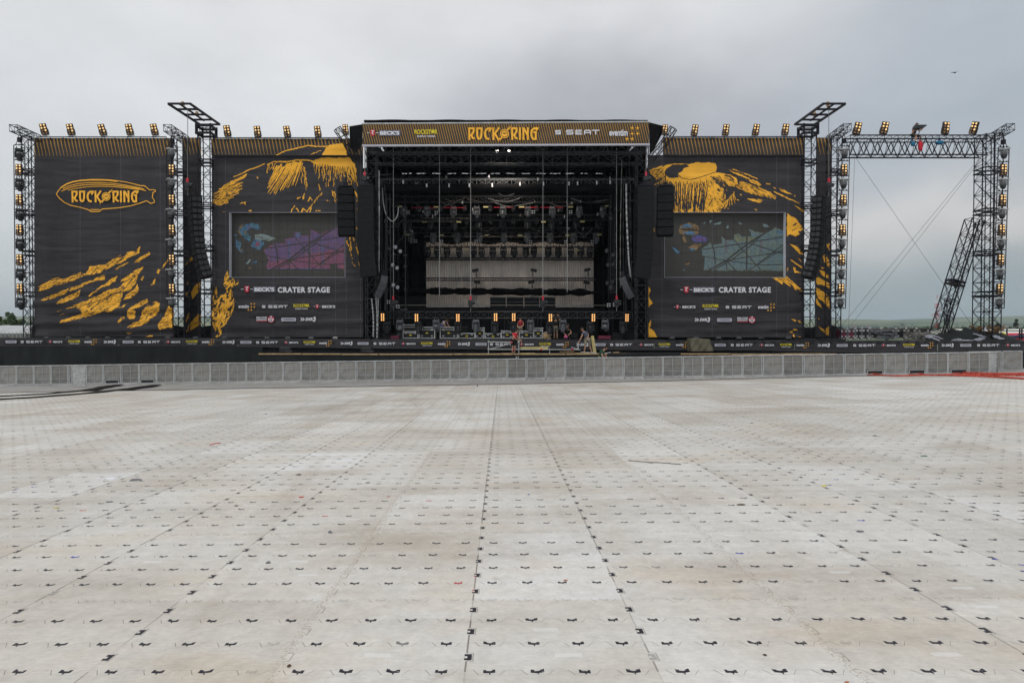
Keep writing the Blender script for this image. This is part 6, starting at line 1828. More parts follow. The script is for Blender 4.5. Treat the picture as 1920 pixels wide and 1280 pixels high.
# amp racks and stacked speakers at both deck ends
def stack(label, u, Y, n, w, h):
    p = W(u, 630, Y); t = thing('side_fill', label, 'loudspeaker stack', (p.x, Y, ZD))
    for k in range(n):
        c = MB(); c.bevbox((p.x, Y, ZD + h * (k + .5)), (w, .8, h * .97), .03); c.build('cabinet', M_cab, t)
        g = MB(); g.bevbox((p.x, Y - .42, ZD + h * (k + .5)), (w * .9, .03, h * .85), .01); g.build('grille', M_grille, t)
stack('pair of dark speakers stacked at the left end of the deck', 712, 48.6, 2, .9, .62); stack('pair of dark speakers stacked at the right end of the deck', 1176, 48.6, 2, 1.0, .75)
def roadcase_small(label, u, v0, w, Y, m):
    a = W(u, v0, Y); mb = MB(); mb.bevbox((a.x, Y, (ZD + a.z) / 2), (w, .5, a.z - ZD), .04); mb.box((a.x, Y - .26, (ZD + a.z) / 2), (w * .7, .03, (a.z - ZD) * .5))
    o = mb.build('amplifier', m); tag(o, label, 'amplifier')
roadcase_small('purple cased amplifier low on the left of the deck', 741, 629, .6, 48.0, M_maroon)
roadcase_small('grey cased amplifier left of the first flight case', 749, 622.5, .35, 48.3, M_head)
roadcase_small('green lit dark amplifier behind the flat flight case', 868, 612, .9, 50.4, M_cab)
roadcase_small('purple cased amplifier right of the bending man', 1133, 629, .9, 48.2, M_maroon)
def drumkit():
    t = thing('brown_drum', 'brown bundle of drum hardware beside the upright case', 'drum hardware', W(1025, 634, 48.3)); p = W(1025, 629, 48.3)
    b = MB(); b.lathe(p + Vector((0, 0, 0)), [(.26, -.2), (.28, 0), (.26, .2)], 14, 'Y'); b.build('shell', M_wood, t, True)
    h = MB()
    for k in range(5): a = k * 1.2; h.tube(p + Vector((.3 * math.cos(a), -.25, .3 * math.sin(a))), p + Vector((.42 * math.cos(a + .8), -.2, .25 * math.sin(a + .8))), .025, 5)
    h.build('hardware', M_galv, t)
drumkit()
# equipment at the right end of the deck
case('left one of two maroon flight cases beside the lattice tower', 1576, 1588, 617, 636, 48.4, m=M_maroon, plate=False, edge=M_headlt)
case('right one of two maroon flight cases beside the lattice tower', 1590, 1602.5, 617, 636, 48.4, m=M_maroon, plate=False, edge=M_headlt)
case('left one of two tall narrow black cases beside the maroon cases', 1604.5, 1615, 615.5, 637, 48.4, plate=False, edge=M_headlt)
case('right one of two tall narrow black cases beside the maroon cases', 1616.5, 1628.5, 615.5, 637, 48.4, plate=False, edge=M_headlt)
for i, (a, b) in enumerate(((1632, 1651), (1653, 1679), (1681, 1698.5), (1700, 1717.5), (1719, 1744))):
    case('%s from the left in the row of wide black cases at the back right' % nth(i), a, b, 616, 632, 50.4, plate=False, edge=M_chain)
def tubeheap(label, u0, u1, v0, v1, Y, n, m, seed, name='frame_heap', cat='steel frames'):
    rr = random.Random(seed); a, b = W(u0, v0, Y), W(u1, v1, Y); mb = MB()
    for k in range(n):
        p = Vector((rr.uniform(a.x, b.x), Y + rr.uniform(-.5, .5), rr.uniform(b.z, a.z))); ang = rr.uniform(-.6, .6); L_ = rr.uniform(.6, 1.6)
        d = Vector((math.cos(ang), rr.uniform(-.2, .2), math.sin(ang))); q = p + d * L_; q.x = min(q.x, b.x + .2); q.z = max(b.z, min(a.z, q.z)); mb.tube(p, q, .035, 5)
        mb.box(p, (.09, .09, .09))
    o = mb.build(name, m); tag(o, label, cat)
tubeheap('heap of dark steel frames with a blue cover before the black cases', 1632, 1672, 618, 635, 49.0, 22, M_headlt, 1)
tubeheap('heap of pale steel tubes right of the steel frames', 1690, 1742, 623, 638, 48.6, 30, M_chain, 2)
def heap(label, u0, u1, vt, vb, Y, dp, m, seed, name, cat, lump=.5, nx=46, ny=14):
    a, b = W(u0, vb, Y), W(u1, vb, Y); zt = W(u0, vt, Y).z; rr = random.Random(seed); mb = MB()
    for j in range(ny + 1):
        for i in range(nx + 1):
            s, t = i / nx, j / ny; x = a.x + (b.x - a.x) * s; y = Y - dp / 2 + dp * t
            env = (math.sin(math.pi * min(1, s * 1.02)) ** .45) * (math.sin(math.pi * t) ** .6)
            nz = float(fbm(np.array([x * 1.3 + seed]), np.array([y * 1.6]), seed, 4)[0]); cr = abs(math.sin(x * 3.1 + 4 * nz + y * 2)) 
            mb.v.append((x, y, b.z + (zt - b.z) * env * (1 - lump + lump * nz * 1.7) + .22 * env * cr * nz))
    for j in range(ny):
        for i in range(nx): q = j * (nx + 1) + i; mb.f.append((q, q + 1, q + nx + 2, q + nx + 1)); mb.m.append(0)
    o = mb.build(name, m, None, True); tag(o, label, cat); return o
heap('long crumpled heap of black tarpaulin on the right end of the deck', 1738, 1900, 617, 640, 48.0, 2.2, M_mesh, 5, 'tarp_heap', 'tarpaulin heap', .55)
def cloth_strip(label, uvs, Y, w, seed, m=None):
    """a twisted band of cloth lying over the heap"""
    rr = random.Random(seed); P = [W(u, v, Y) for u, v in uvs]; pts = []
    for a, b in zip(P, P[1:]):
        for k in range(6): pts.append(a.lerp(b, k / 6) + Vector((0, rr.uniform(-.05, .05), rr.uniform(-.03, .03))))
    pts.append(P[-1]); mb = MB(); n = len(pts)
    for i, p in enumerate(pts):
        t = i / (n - 1); ww = w * (.35 + .65 * math.sin(math.pi * (.12 + .8 * t))) * rr.uniform(.75, 1.2); an = .9 + .6 * math.sin(t * 5 + seed)
        for k, h in ((-1, 0), (-.3, .05), (.3, -.03), (1, .02)): mb.v.append((p.x, p.y + k * ww / 2 * math.cos(an) - h, p.z + k * ww / 2 * math.sin(an) + h))
    for i in range(n - 1):
        for k in range(3): q = i * 4 + k; mb.f.append((q, q + 4, q + 5, q + 1)); mb.m.append(0)
    o = mb.build('white_cloth', M_silver, None, False); tag(o, label, 'cloth')
cloth_strip('white band of cloth at the left end of the tarpaulin heap', [(1734, 631), (1745, 630.5), (1752, 635), (1762, 638.5)], 46.9, .24, 1)
cloth_strip('thin white band above the left end of the tarpaulin heap', [(1747, 629), (1757, 631.5), (1768, 635.5)], 47.0, .12, 2)
cloth_strip('white band slanting down the right half of the tarpaulin heap', [(1824, 625), (1838, 629), (1848, 632.5)], 47.0, .12, 4)
cloth_strip('white fold low on the right half of the tarpaulin heap', [(1826, 638), (1836, 636), (1846, 634.5)], 46.85, .20, 5)
cloth_strip('broad white fold at the right end of the tarpaulin heap', [(1862, 630.5), (1872, 633), (1882, 635)], 46.9, .22, 6)
cloth_strip('low white strip along the foot of the tarpaulin heap', [(1784, 638), (1796, 637), (1812, 638.3), (1824, 637.8)], 46.82, .16, 7)
heap('white rag hanging on top of the tarpaulin heap', 1787, 1796, 618, 627, 47.5, .4, M_white, 31, 'white_rag', 'cloth', .4, 10, 5)
heap('white rag left of the brown rope heap', 1841, 1850, 610, 621, 47.6, .4, M_white, 32, 'white_rag', 'cloth', .4, 10, 5)
def rope_heap():
    rr = random.Random(4); mb = MB(); c = W(1847, 622, 47.9)
    for k in range(9):
        pts = []; r = rr.uniform(.3, .8); ph = rr.uniform(0, 6)
        for i in range(19): t = ph + i * .33; pts.append(c + Vector((rr.uniform(-.05, .05) + (r + .5 * (k % 3) * .3) * math.cos(t) + (k % 4) * .15, .4 * math.sin(t), .08 * k * .5 + .1 * math.sin(2 * t + k))))
        mb.path(pts, .055, 5)
    o = mb.build('rope_heap', mat('brown_rope', (.20, .12, .05), .85, 0, .3, 5)); tag(o, 'tangled brown rope lying on top of the black tarpaulin', 'rope')
rope_heap()
heap('small yellow bag at the right end of the tarpaulin', 1876, 1886, 624, 632, 47.6, .5, M_yellow, 33, 'yellow_bag', 'bag', .3, 10, 6)

# cable swags, and small pale blocks that paint glints on the trusses
RK = random.Random(77)
for i in range(14):
    u0 = RK.uniform(750, 1100); u1 = u0 + RK.uniform(30, 80); v = RK.choice((372, 380, 404, 428, 356)); Y = {372: 51, 380: 51, 404: 52.6, 428: 54.2, 356: 50}[v]; s_ = RK.uniform(4, 13)
    cable('%s sagging cable from the left among the lighting trusses' % nth(i) if False else 'thin cable sagging among the lighting trusses', [W(u0, v, Y), W((u0 * 2 + u1) / 3, v + s_, Y), W((u0 + u1 * 2) / 3, v + s_ * RK.uniform(.6, 1.1), Y), W(u1, v + RK.uniform(-3, 3), Y)], RK.uniform(.014, .026), RK.choice((M_headlt, M_galv, M_chain)), 'sagging_cable')['group'] = 'cables among the lighting trusses'
for i in range(46):
    u = RK.uniform(745, 1145); v, Y = RK.choice(((336, 48.3), (347, 48.3), (380, 50.9), (405, 52.4), (430, 54), (395, 51))); v += RK.uniform(-4, 4); p = W(u, v, Y); mb = MB(); mb.bevbox(p, (RK.uniform(.06, .14), .06, RK.uniform(.06, .22)), .01); mb.box(p + Vector((0, .1, .1)), (.03, .2, .1))
    tag(mb.build('truss_clamp', RK.choice((M_galv, M_galv, M_silver, M_headlt, M_chain))), 'small pale clamp gripping one of the lighting trusses', 'clamp', 'clamps on the lighting trusses')
for i, (u, v, Y) in enumerate(((756, 341, 48.2), (800, 347.5, 48.2), (842, 347.5, 48.2), (880, 347.5, 48.2), (923, 347, 48.2), (975, 345, 48.2), (1019, 344.5, 48.2), (1067, 344, 48.2), (1083, 343.5, 48.2), (1119, 342.5, 48.2), (1144, 341.5, 48.2))):
    p = W(u, v, Y); mb = MB(); mb.bevbox(p, (.09, .07, .26), .02); tag(mb.build('truss_clamp', M_white), '%s white clamp from the left on the front lighting truss' % nth(i), 'clamp', 'white clamps on the front lighting truss')  # white blocks stand in for bright glints along the front truss
# ---------------------------------------------------------------- crowd barrier in front of the pit
def barrier_proto(w=1.15, h=1.20):
    t = thing('crowd_barrier', '', 'crowd barrier')
    f = MB()
    for s in (-1, 1): f.box((s * (w / 2 - .032), 0, h / 2), (.058, .05, h))
    f.tube((-w / 2, 0, h), (w / 2, 0, h), .036, 8); f.box((0, 0, .04), (w - .13, .05, .07)); f.build('frame', M_galv, t)
    p = MB(); p.box((0, .012, h / 2), (w - .12, .012, h - .08)); p.build('infill_panel', M_perf, t)
    g = MB(); g.box((0, -.004, h / 2), (.026, .016, h - .12))
    for z in (h * .30, h * .66): g.box((0, -.004, z), (w - .12, .015, .022))
    g.build('brace_grid', M_grid, t)
    b = MB(); b.add([(-w / 2 + .01, -.05, .055), (w / 2 - .01, -.05, .055), (w / 2 - .01, -1.05, .012), (-w / 2 + .01, -1.05, .012), (-w / 2 + .01, -1.05, -.06), (w / 2 - .01, -1.05, -.06), (w / 2 - .01, -.05, -.06), (-w / 2 + .01, -.05, -.06)],
                    [(3, 2, 1, 0), (4, 5, 2, 3), (0, 1, 6, 7), (2, 5, 6, 1), (0, 7, 4, 3)])
    b.build('foot_plate', M_tread, t)
    s = MB()
    for q in (-1, 1): s.tube((q * (w / 2 - .05), .04, h * .9), (q * (w / 2 - .05), 1.0, .03), .022, 5)
    s.box((0, .55, .02), (w - .04, 1.0, .04)); s.build('rear_stay', M_galv, t)
    return t
BA = barrier_proto()
S0, S1 = G(-14, 722.8), G(1846, 698.6)
S0 = Vector((S0.x, 43.6, 0)); S1 = Vector((S1.x, 39.35, 0))
dirv = (S1 - S0); LB = dirv.length; dirv.normalize(); yawB = math.atan2(dirv.y, dirv.x)
nB = int(LB / 1.163)
slope = math.atan(GB + GA * dirv.y / dirv.x)
SLOT = {}
def u_of(p):
    return 960 + F * p.x / (CT * p.y - ST * (p.z - EYE))
bi = 0
gate_i = min(range(nB), key=lambda i: abs(u_of(S0 + dirv * (i + .5) * 1.163) - 150))
BR = random.Random(21)
for i in range(nB):
    c = S0 + dirv * ((i + .5) * 1.163); z = gz(c.x, c.y)
    rot = (BR.uniform(-.012, .012), -slope + BR.uniform(-.004, .004), yawB + BR.uniform(-.02, .02))
    u = u_of(Vector((c.x, c.y, z)))
    o = place(BA, (c.x, c.y + BR.uniform(-.03, .03), z), rot, '%s panel from the left in the long grey crowd barrier' % nth(i), 'crowd barrier panels before the pit')
    for tgt in (214, 287, 1637, 1712, 1786):
        if abs(u - tgt) < 18 and tgt not in SLOT:
            SLOT[tgt] = c.copy(); o['label'] = '%s panel from the left in the crowd barrier, with a cable slot' % nth(i)
            for nm, m_, parts in (('slot_frame', M_galv, [((0, -.05, .24), (.86, .06, .035)), ((-.43, -.05, .12), (.035, .06, .21)), ((.43, -.05, .12), (.035, .06, .21))]), ('cable_slot', M_black, [((0, -.035, .12), (.82, .05, .20))])):
                mb = MB()
                for cc, ss in parts: mb.box(cc, ss)
                q = bpy.data.objects.new(nm, mb.mesh(nm, m_)); COL.objects.link(q); setparent(q, o)
END = S0 + dirv * (nB * 1.163)
def side_panel(label, a, b, h=1.2, m=None):
    a, b = Vector(a), Vector(b); t = thing('barrier_end_panel', label, 'crowd barrier', ((a.x + b.x) / 2, (a.y + b.y) / 2, gz((a.x + b.x) / 2, (a.y + b.y) / 2)))
    za, zb = gz(a.x, a.y), gz(b.x, b.y); off = Vector((-(b - a).y, (b - a).x, 0)).normalized() * .03
    p = MB(); p.slab([(a.x, a.y, za + .05), (b.x, b.y, zb + .05), (b.x, b.y, zb + h), (a.x, a.y, za + h)], off); p.build('infill_panel', m or M_perf, t)
    f = MB(); f.tube((a.x, a.y, za), (a.x, a.y, za + h), .035, 6); f.tube((b.x, b.y, zb), (b.x, b.y, zb + h), .035, 6); f.tube((a.x, a.y, za + h), (b.x, b.y, zb + h), .035, 6); f.build('frame', M_galv, t)
    return t
e1 = END + Vector((.50, .1, 0)); e2 = e1 + Vector((.42, 3.1, 0))
side_panel('narrow pale end panel at the right corner of the crowd barrier', END, e1, m=M_galv)
side_panel('receding corner panel at the right end of the crowd barrier', e1, e2)
e3 = e2 + Vector((.72, .0, 0)); side_panel('brownish panel set back beyond the right barrier corner', e2 + Vector((.05, 0, 0)), e3)
side_panel('last grey panel set back at the right edge of the picture', e3 + Vector((.05, 0, 0)), e3 + Vector((1.3, 0, 0)))
side_panel('last but one panel set back beyond the right picture edge', e3 + Vector((1.4, 0, 0)), e3 + Vector((2.6, 0, 0)))
gp = G(150, 724.5); side_panel('narrow pale gate panel standing before the left barrier row', (gp.x - .40, gp.y - .12, 0), (gp.x + .40, gp.y - .15, 0), 1.22, M_galv)

# ---------------------------------------------------------------- cables on the ground
def ribbon(label, uvs, w, m, name, cat='cable mat', hgt=.03, ridge=True):
    P = [G(u, v) for u, v in uvs]; pts = []
    for a, b in zip(P, P[1:]):
        for k in range(10): pts.append(a.lerp(b, k / 10))
    pts.append(P[-1]); mb = MB(); rr_ = random.Random(len(label))
    for i, p in enumerate(pts):
        d = (pts[min(i + 1, len(pts) - 1)] - pts[max(i - 1, 0)]); d.z = 0; d.normalize(); n = Vector((-d.y, d.x, 0)); ww = w * (1 + .15 * math.sin(i * .9 + 1))
        for s, h in ((-1, .0), (-.7, hgt), (0, hgt * 1.25), (.7, hgt), (1, .0)):
            q = p + n * (s * ww / 2); mb.v.append((q.x, q.y, gz(q.x, q.y) + .004 + h))
    for i in range(len(pts) - 1):
        for j in range(4): q = i * 5 + j; mb.f.append((q, q + 1, q + 6, q + 5)); mb.m.append(0)
    o = mb.build(name, m, None, True); tag(o, label, cat); return o
ribbon('upper dark cable mat running from the left floor edge into the barrier', [(-12, 744), (90, 738.5), (165, 731.5), (200, 724.5), (222, 721.5)], .75, M_rubber, 'cable_mat')
ribbon('lower dark cable mat running from the left floor edge into the barrier', [(-12, 749.5), (60, 745.5), (165, 737.5), (235, 730), (292, 722)], .85, M_rubber, 'cable_mat')
RC = random.Random(5)
def ocable(label, uvs, r=.045):
    P = []
    for u, v in uvs: p = G(u, v); P.append(p + Vector((0, 0, .035 + RC.uniform(0, .04))))
    return cable(label, P, r, M_orange, 'orange_cable')
for i, uvs in enumerate((([(1622, 702.2), (1640, 702.5), (1668, 706.2), (1720, 706), (1800, 704), (1920, 706.5)]), ([(1626, 704.2), (1650, 705), (1690, 707.2), (1760, 705.3), (1840, 706.5), (1930, 710.5)]),
        ([(1700, 700.8), (1722, 701.2), (1748, 704.5), (1830, 707), (1935, 711.5)]), ([(1704, 702.8), (1730, 703.6), (1770, 705.8), (1850, 708.4), (1935, 713)]), ([(1776, 697.8), (1800, 699.5), (1850, 702), (1935, 703)]), ([(1772, 699.2), (1810, 702), (1870, 703.8), (1935, 705.5)]), ([(1780, 698.6), (1820, 700.6), (1880, 701.2), (1935, 701.4)]))):
    ocable('%s of the orange cables on the floor at the right, from the left' % nth(i), uvs, .03 if i % 2 else .04)

# ---------------------------------------------------------------- timber edged platform in the pit
ZP = W(960, 662.5, 44.8).z
def platform():
    xa, xb = W(491, 662, 44.5).x, W(1562, 662, 44.5).x
    t = thing('pit_platform', 'long low black platform with raw timber edge between barrier and stage', 'platform', ((xa + xb) / 2, 45.0, gz(0, 45)))
    d = MB(); d.box(((xa + xb) / 2, 45.2, ZP - .05), (xb - xa, 2.5, .1)); d.build('deck', M_mesh, t)
    n = 120; f = MB()
    for j in range(3):
        for i in range(n + 1):
            x = xa + (xb - xa) * i / n; zt = ZP - .10; zb = gz(x, 43.9); f.v.append((x, 43.93 - .02 * math.sin(i * 1.7) * j, zt + (zb - zt) * j / 2))
    for j in range(2):
        for i in range(n): q = j * (n + 1) + i; f.f.append((q + n + 1, q + n + 2, q + 1, q)); f.m.append(0)
    f.build('front_cloth', M_mesh, t, True)
    rr_ = random.Random(8); x = xa
    while x < xb - .5:
        L_ = min(rr_.uniform(2.2, 4.8), xb - x); k = MB()
        if not (W(1080, 0, 44).x < x < W(1240, 0, 44).x and rr_.random() < .4):
            k.box((x + L_ / 2 - .02, 43.94, ZP - .02 + rr_.uniform(-.01, .02)), (L_ - .06, .10, .075)); k.build('edge_timber', M_wood, t)
        x += L_
platform()
def pipe(label, a, b, Y, r=.034, m=None, Y2=None):
    mb = MB(); mb.tube(W(*a, Y), W(*b, Y2 or Y), r, 8)
    return mb, label
def scaffold():
    t = thing('scaffold_frame', 'half built galvanised scaffold frame on the pit platform', 'scaffold', W(970, 663, 44.6)); Y = 44.5
    def post(u, v0, v1, y): k = MB(); k.tube(W(u, v0, y), W(u, v1, y), .034, 8); k.build('post', M_galv, t)
    post(916, 638, 664, Y); post(972.8, 638, 663, Y); post(1030.5, 654, 663, Y); post(1084, 641, 655, Y); post(968, 668, 676, 43.75); post(971.5, 668, 676, 43.75)
    def bar(a, b, y, y2=None): k = MB(); k.tube(W(*a, y), W(*b, y2 or y), .032, 8); k.build('rail', M_galv, t)
    bar((915, 655), (1086, 655.5), Y - .05); bar((915, 641), (961, 641.5), Y - .05); bar((918, 655), (958, 643.5), Y); bar((1071, 651), (1088, 656), Y); bar((1032, 664), (1068, 666), 44.2); bar((945, 641.5), (973, 641.8), Y + .3)
    for u, v in ((959, 641.5), (963.5, 655.2), (1073, 655.4), (1014.5, 655.2)):
        k = MB(); k.bevbox(W(u, v, Y - .08), (.13, .1, .1), .02); k.build('red_clamp', M_red, t)
    for u, v in ((973, 641), (1030.5, 655), (916, 641), (916, 655)):
        k = MB(); k.bevbox(W(u, v, Y - .06), (.11, .12, .12), .02); k.build('coupler', M_galv, t)
scaffold()
def board(label, a, b, Y, w, th, m, name='plank'):
    p, q = W(*a, Y), W(*b, Y); d = q - p; mid = (p + q) / 2; ang = math.atan2(d.x, d.z)
    mb = MB(); mb.box(mid, (w, th, d.length), Matrix.Rotation(ang, 3, 'Y')); o = mb.build(name, m); tag(o, label, 'plank'); return o
board('yellow plank lying across the scaffold rails', (976, 652.5), (1027.5, 652.3), 44.9, .17, .05, M_plank)
board('pale yellow plank standing upright beside the bending man', (1115.2, 661), (1110.5, 629.5), 44.8, .20, .05, M_plank)
rr_ = random.Random(31)
for i, (u0, u1, v, m) in enumerate(((940, 964, 663.5, M_wood), (976, 1003, 663.2, M_plank), (1005, 1024, 664.2, M_plank), (1050, 1076, 660.5, M_wood), (1078, 1104, 662.5, M_plank), (1082, 1112, 664, M_wood), (1150, 1174, 664, M_wood), (1150, 1160, 661.5, M_wood))):
    p, q = W(u0, v, 44.3 + .08 * i), W(u1, v - rr_.uniform(0, .8), 44.5 + .08 * i); mb = MB(); d = q - p
    mb.box((p + q) / 2 + Vector((0, 0, .03)), (d.length, .16, .045), Matrix.Rotation(-math.atan2(d.z, d.x), 3, 'Y')); o = mb.build('timber_offcut', m)
    tag(o, '%s timber offcut from the left lying on the pit platform' % nth(i), 'timber', 'timber offcuts on the platform')
for i, (u0, u1, v0, v1, Y) in enumerate(((1034, 1066, 664.2, 665.2, 44.0), (1088, 1118, 660, 661.5, 44.6), (1092, 1120, 664.2, 662.8, 44.1), (1124, 1145, 664, 660.5, 44.6))):
    mb = MB(); mb.tube(W(u0, v0, Y), W(u1, v1, Y + .2), .034, 8); o = mb.build('loose_pipe', M_galv); tag(o, '%s loose steel pipe from the left lying on the pit platform' % nth(i), 'pipe', 'loose pipes on the platform')
def tarp_box():
    t = thing('covered_case', 'box under an olive tarpaulin on the platform below the right screen', 'covered box', W(1311, 658, 44.8))
    a, b = W(1291, 634, 44.7), W(1331, 658, 44.7); mb = MB(); nx, nz, rr2 = 18, 12, random.Random(6)
    sx = b.x - a.x; base = b.z
    ring = []
    for j in range(nz + 1):
        tt = j / nz
        for i in range(4 * nx):
            k = i / (4 * nx) * 2 * math.pi; c, s = math.cos(k), math.sin(k)
            sq = max(abs(c), abs(s)); rx, ry = sx / 2 * (1 - .16 * tt ** 3) * c / sq, .55 * s / sq
            wv = 1 + (.06 * math.sin(k * 5 + tt * 4) + .04 * math.sin(k * 11 - tt * 9)) * (1 - tt * .5)
            mb.v.append(((a.x + b.x) / 2 + rx * wv + .10 * (1 - tt), 44.9 + ry * wv, base + (a.z - base) * tt * (1 - .10 * max(0, c)) ))
    N4 = 4 * nx
    for j in range(nz):
        for i in range(N4): mb.f.append((j * N4 + i, j * N4 + (i + 1) % N4, (j + 1) * N4 + (i + 1) % N4, (j + 1) * N4 + i)); mb.m.append(0)
    mb.f.append(tuple(range(nz * N4, (nz + 1) * N4))); mb.m.append(0)
    mb.build('tarpaulin', mat('olive_tarpaulin', (.115, .105, .072), .7, 0, .2, 3, .5, 4), t, True)
tarp_box()
# small black monitors standing on the platform edge
for lab, u in (('black speaker box on the left part of the timber edge', 536), ('black cloth lump on the timber edge below the left tower', 688)):
    p = W(u, 661, 44.3); mb = MB(); mb.bevbox((p.x, 44.35, ZP + .22), (.75, .5, .42), .06); mb.bevbox((p.x + .25, 44.25, ZP + .10), (.5, .4, .2), .05); o = mb.build('platform_box', M_black); tag(o, lab, 'box')
# floodlight bases along the feet of the wings
FB = None
def foot(u, label):
    global FB
    if FB is None:
        FB = thing('floor_lamp', '', 'floor lamp'); b = MB(); b.bevbox((0, 0, .16), (.36, .22, .22), .04, (.5, 0, 0)); b.build('housing', M_black, FB)
        y = MB(); y.box((0, .05, .02), (.42, .25, .04))
        for s in (-1, 1): y.box((s * .2, .02, .11), (.03, .06, .2))
        y.build('bracket', M_head, FB); l = MB(); l.box((0, -.09, .22), (.28, .02, .13), (-.6, 0, 0)); l.build('lens', M_lens, FB)
    p = W(u, 632, 46.95); place(FB, (p.x, 46.95, ZD - .08), (0, 0, 0), label, 'small lamps at the foot of the wings')
for side, us in (('left wing', (12, 49, 88, 129, 165, 202, 241, 315, 367, 421, 463, 501, 540, 584, 629)), ('right wing', (1260, 1305, 1347, 1385, 1427, 1478))):
    for i, u in enumerate(us): foot(u, '%s small lamp from the left along the foot of the %s' % (nth(i), side))

# ---------------------------------------------------------------- litter on the floor
def litter(label, u, v, size, m, seed, flat=.5, name='litter', cat='litter', lx=1.0):
    p = G(u, v); rr2 = random.Random(seed); mb = MB(); n = 9; size *= .6
    vs = []
    for k, (r, h) in enumerate(((1, 0), (.8, .5), (.35, 1))):
        for i in range(n):
            t = 2 * math.pi * i / n; q = r * rr2.uniform(.65, 1.15)
            vs.append((p.x + size * lx * q * math.cos(t), p.y + size * q * math.sin(t), p.z + .004 + size * flat * h * rr2.uniform(.5, 1.1)))
    fs = [(k * n + i, k * n + (i + 1) % n, (k + 1) * n + (i + 1) % n, (k + 1) * n + i) for k in range(2) for i in range(n)] + [tuple(range(2 * n, 3 * n))]
    mb.add(vs, fs); o = mb.build(name, m); tag(o, label, cat); return o
M_paper = mat('grey_paper', (.14, .15, .16), .8, 0, .4, 30); M_green = mat('green_scrap', (.02, .16, .07), .6); M_blue = mat('blue_scrap', (.03, .05, .4), .6); M_brown = mat('brown_leaf', (.09, .05, .03), .8)
M_redsc = mat('red_scrap', (.5, .05, .06), .6); M_orsc = mat('orange_scrap', (.45, .16, .06), .7)
litter('crumpled grey scrap on the floor left of centre', 503, 1055, .035, M_paper, 1, .6); litter('dark grey crumpled scrap in the middle left of the floor', 619, 998, .04, M_paper, 2, .6)
litter('brown squashed leaf on the floor right of centre', 1390, 946, .055, M_brown, 3, .2, lx=1.6); litter('green scrap far right on the floor', 1733, 855, .06, M_green, 4, .3, lx=1.6)
litter('yellow scrap on the floor at the right', 1545, 911, .05, M_yellow, 5, .4); litter('blue scrap on the floor near the middle seam', 991, 927, .022, M_blue, 6); litter('orange butt on the floor near the middle seam', 1060, 1088, .014, M_orsc, 7, .6, lx=2.6)
litter('red scrap on the far left of the floor', 729, 931, .02, M_redsc, 8, .3, lx=2.5); litter('black scrap standing near the barrier middle', 895, 724, .10, M_black, 9, 1.2, lx=.6); litter('dark scrap with blue edge in the left of the floor', 254, 900, .10, M_paper, 10, .3, lx=1.6)
litter('white crumpled paper in the left of the floor', 206, 897, .12, M_white, 11, .15, lx=1.4); litter('pale green scrap at the left edge of the floor', 106, 952, .06, M_tagp, 12, .3); litter('orange tuft caught at a floor seam lower left', 542, 1249, .022, M_brown, 13, .7)
litter('small orange butt near the bottom right', 1588, 1279, .014, M_orsc, 14, .5, lx=1.8); litter('brown crumb at the lower right seam', 1434, 1228, .018, M_brown, 15, .4); litter('dark crumpled foil on the right of the floor', 1612, 996, .05, M_paper, 16, .25, lx=1.5)
p0, p1 = G(1178, 864.5), G(1277, 871); mb = MB()
pts = [p0.lerp(p1, k / 14) + Vector((0, .012 * math.sin(k * .9), .01)) for k in range(15)]; mb.path(pts, .005, 5); o = mb.build('cable_scrap', M_rubber); tag(o, 'thin dark cable scrap lying across the floor right of centre', 'cable scrap')
p0, p1 = G(393, 839), G(413, 835.5); mb = MB(); mb.path([p0 + Vector((0, 0, .05)), p0.lerp(p1, .5) + Vector((0, .02, .06)), p1 + Vector((0, 0, .05))], .009, 5); o = mb.build('ribbon_scrap', M_redsc); tag(o, 'thin red ribbon scrap on the left of the floor', 'ribbon scrap')
for i, (u, v) in enumerate(((182, 768), (320, 778), (498, 776), (270, 803), (690, 905), (560, 890), (443, 948), (565, 932), (205, 941), (1296, 807), (1410, 793), (1755, 742), (1560, 735), (940, 770), (1640, 817), (1795, 744), (1366, 742), (780, 760))):
    litter('%s small scrap in the scatter across the far floor' % nth(i), u, v, .028 + .012 * (i % 3), (M_paper, M_brown, M_black, M_redsc)[i % 4], 40 + i, .3, 'floor_scrap', 'scrap', 1.6)
# ---------------------------------------------------------------- people
def skin_mesh(name, verts, edges, rad, root, m, sub=2):
    me = bpy.data.meshes.new(name); me.from_pydata([tuple(v) for v in verts], edges, [])
    bm = bmesh.new(); bm.from_mesh(me); bm.verts.ensure_lookup_table()
    ly = bm.verts.layers.skin.verify()
    for i, v in enumerate(bm.verts):
        v[ly].radius = (rad[i], rad[i]); v[ly].use_root = (i == root)
    bm.to_mesh(me); bm.free()
    o = bpy.data.objects.new(name, me); COL.objects.link(o)
    o.modifiers.new('skin', 'SKIN').use_smooth_shade = True
    s = o.modifiers.new('sub', 'SUBSURF'); s.levels = sub; s.render_levels = sub
    dg = bpy.context.evaluated_depsgraph_get(); dg.update()
    out = bpy.data.meshes.new_from_object(o.evaluated_get(dg))
    bpy.data.objects.remove(o); bpy.data.meshes.remove(me)
    out.materials.clear(); out.materials.append(m); out.name = name
    return out
class Sk:
    def __init__(s): s.v, s.e, s.r = [], [], []
    def p(s, co, r, par=None):
        s.v.append(Vector(co)); s.r.append(r); i = len(s.v) - 1
        if par is not None: s.e.append((par, i))
        return i
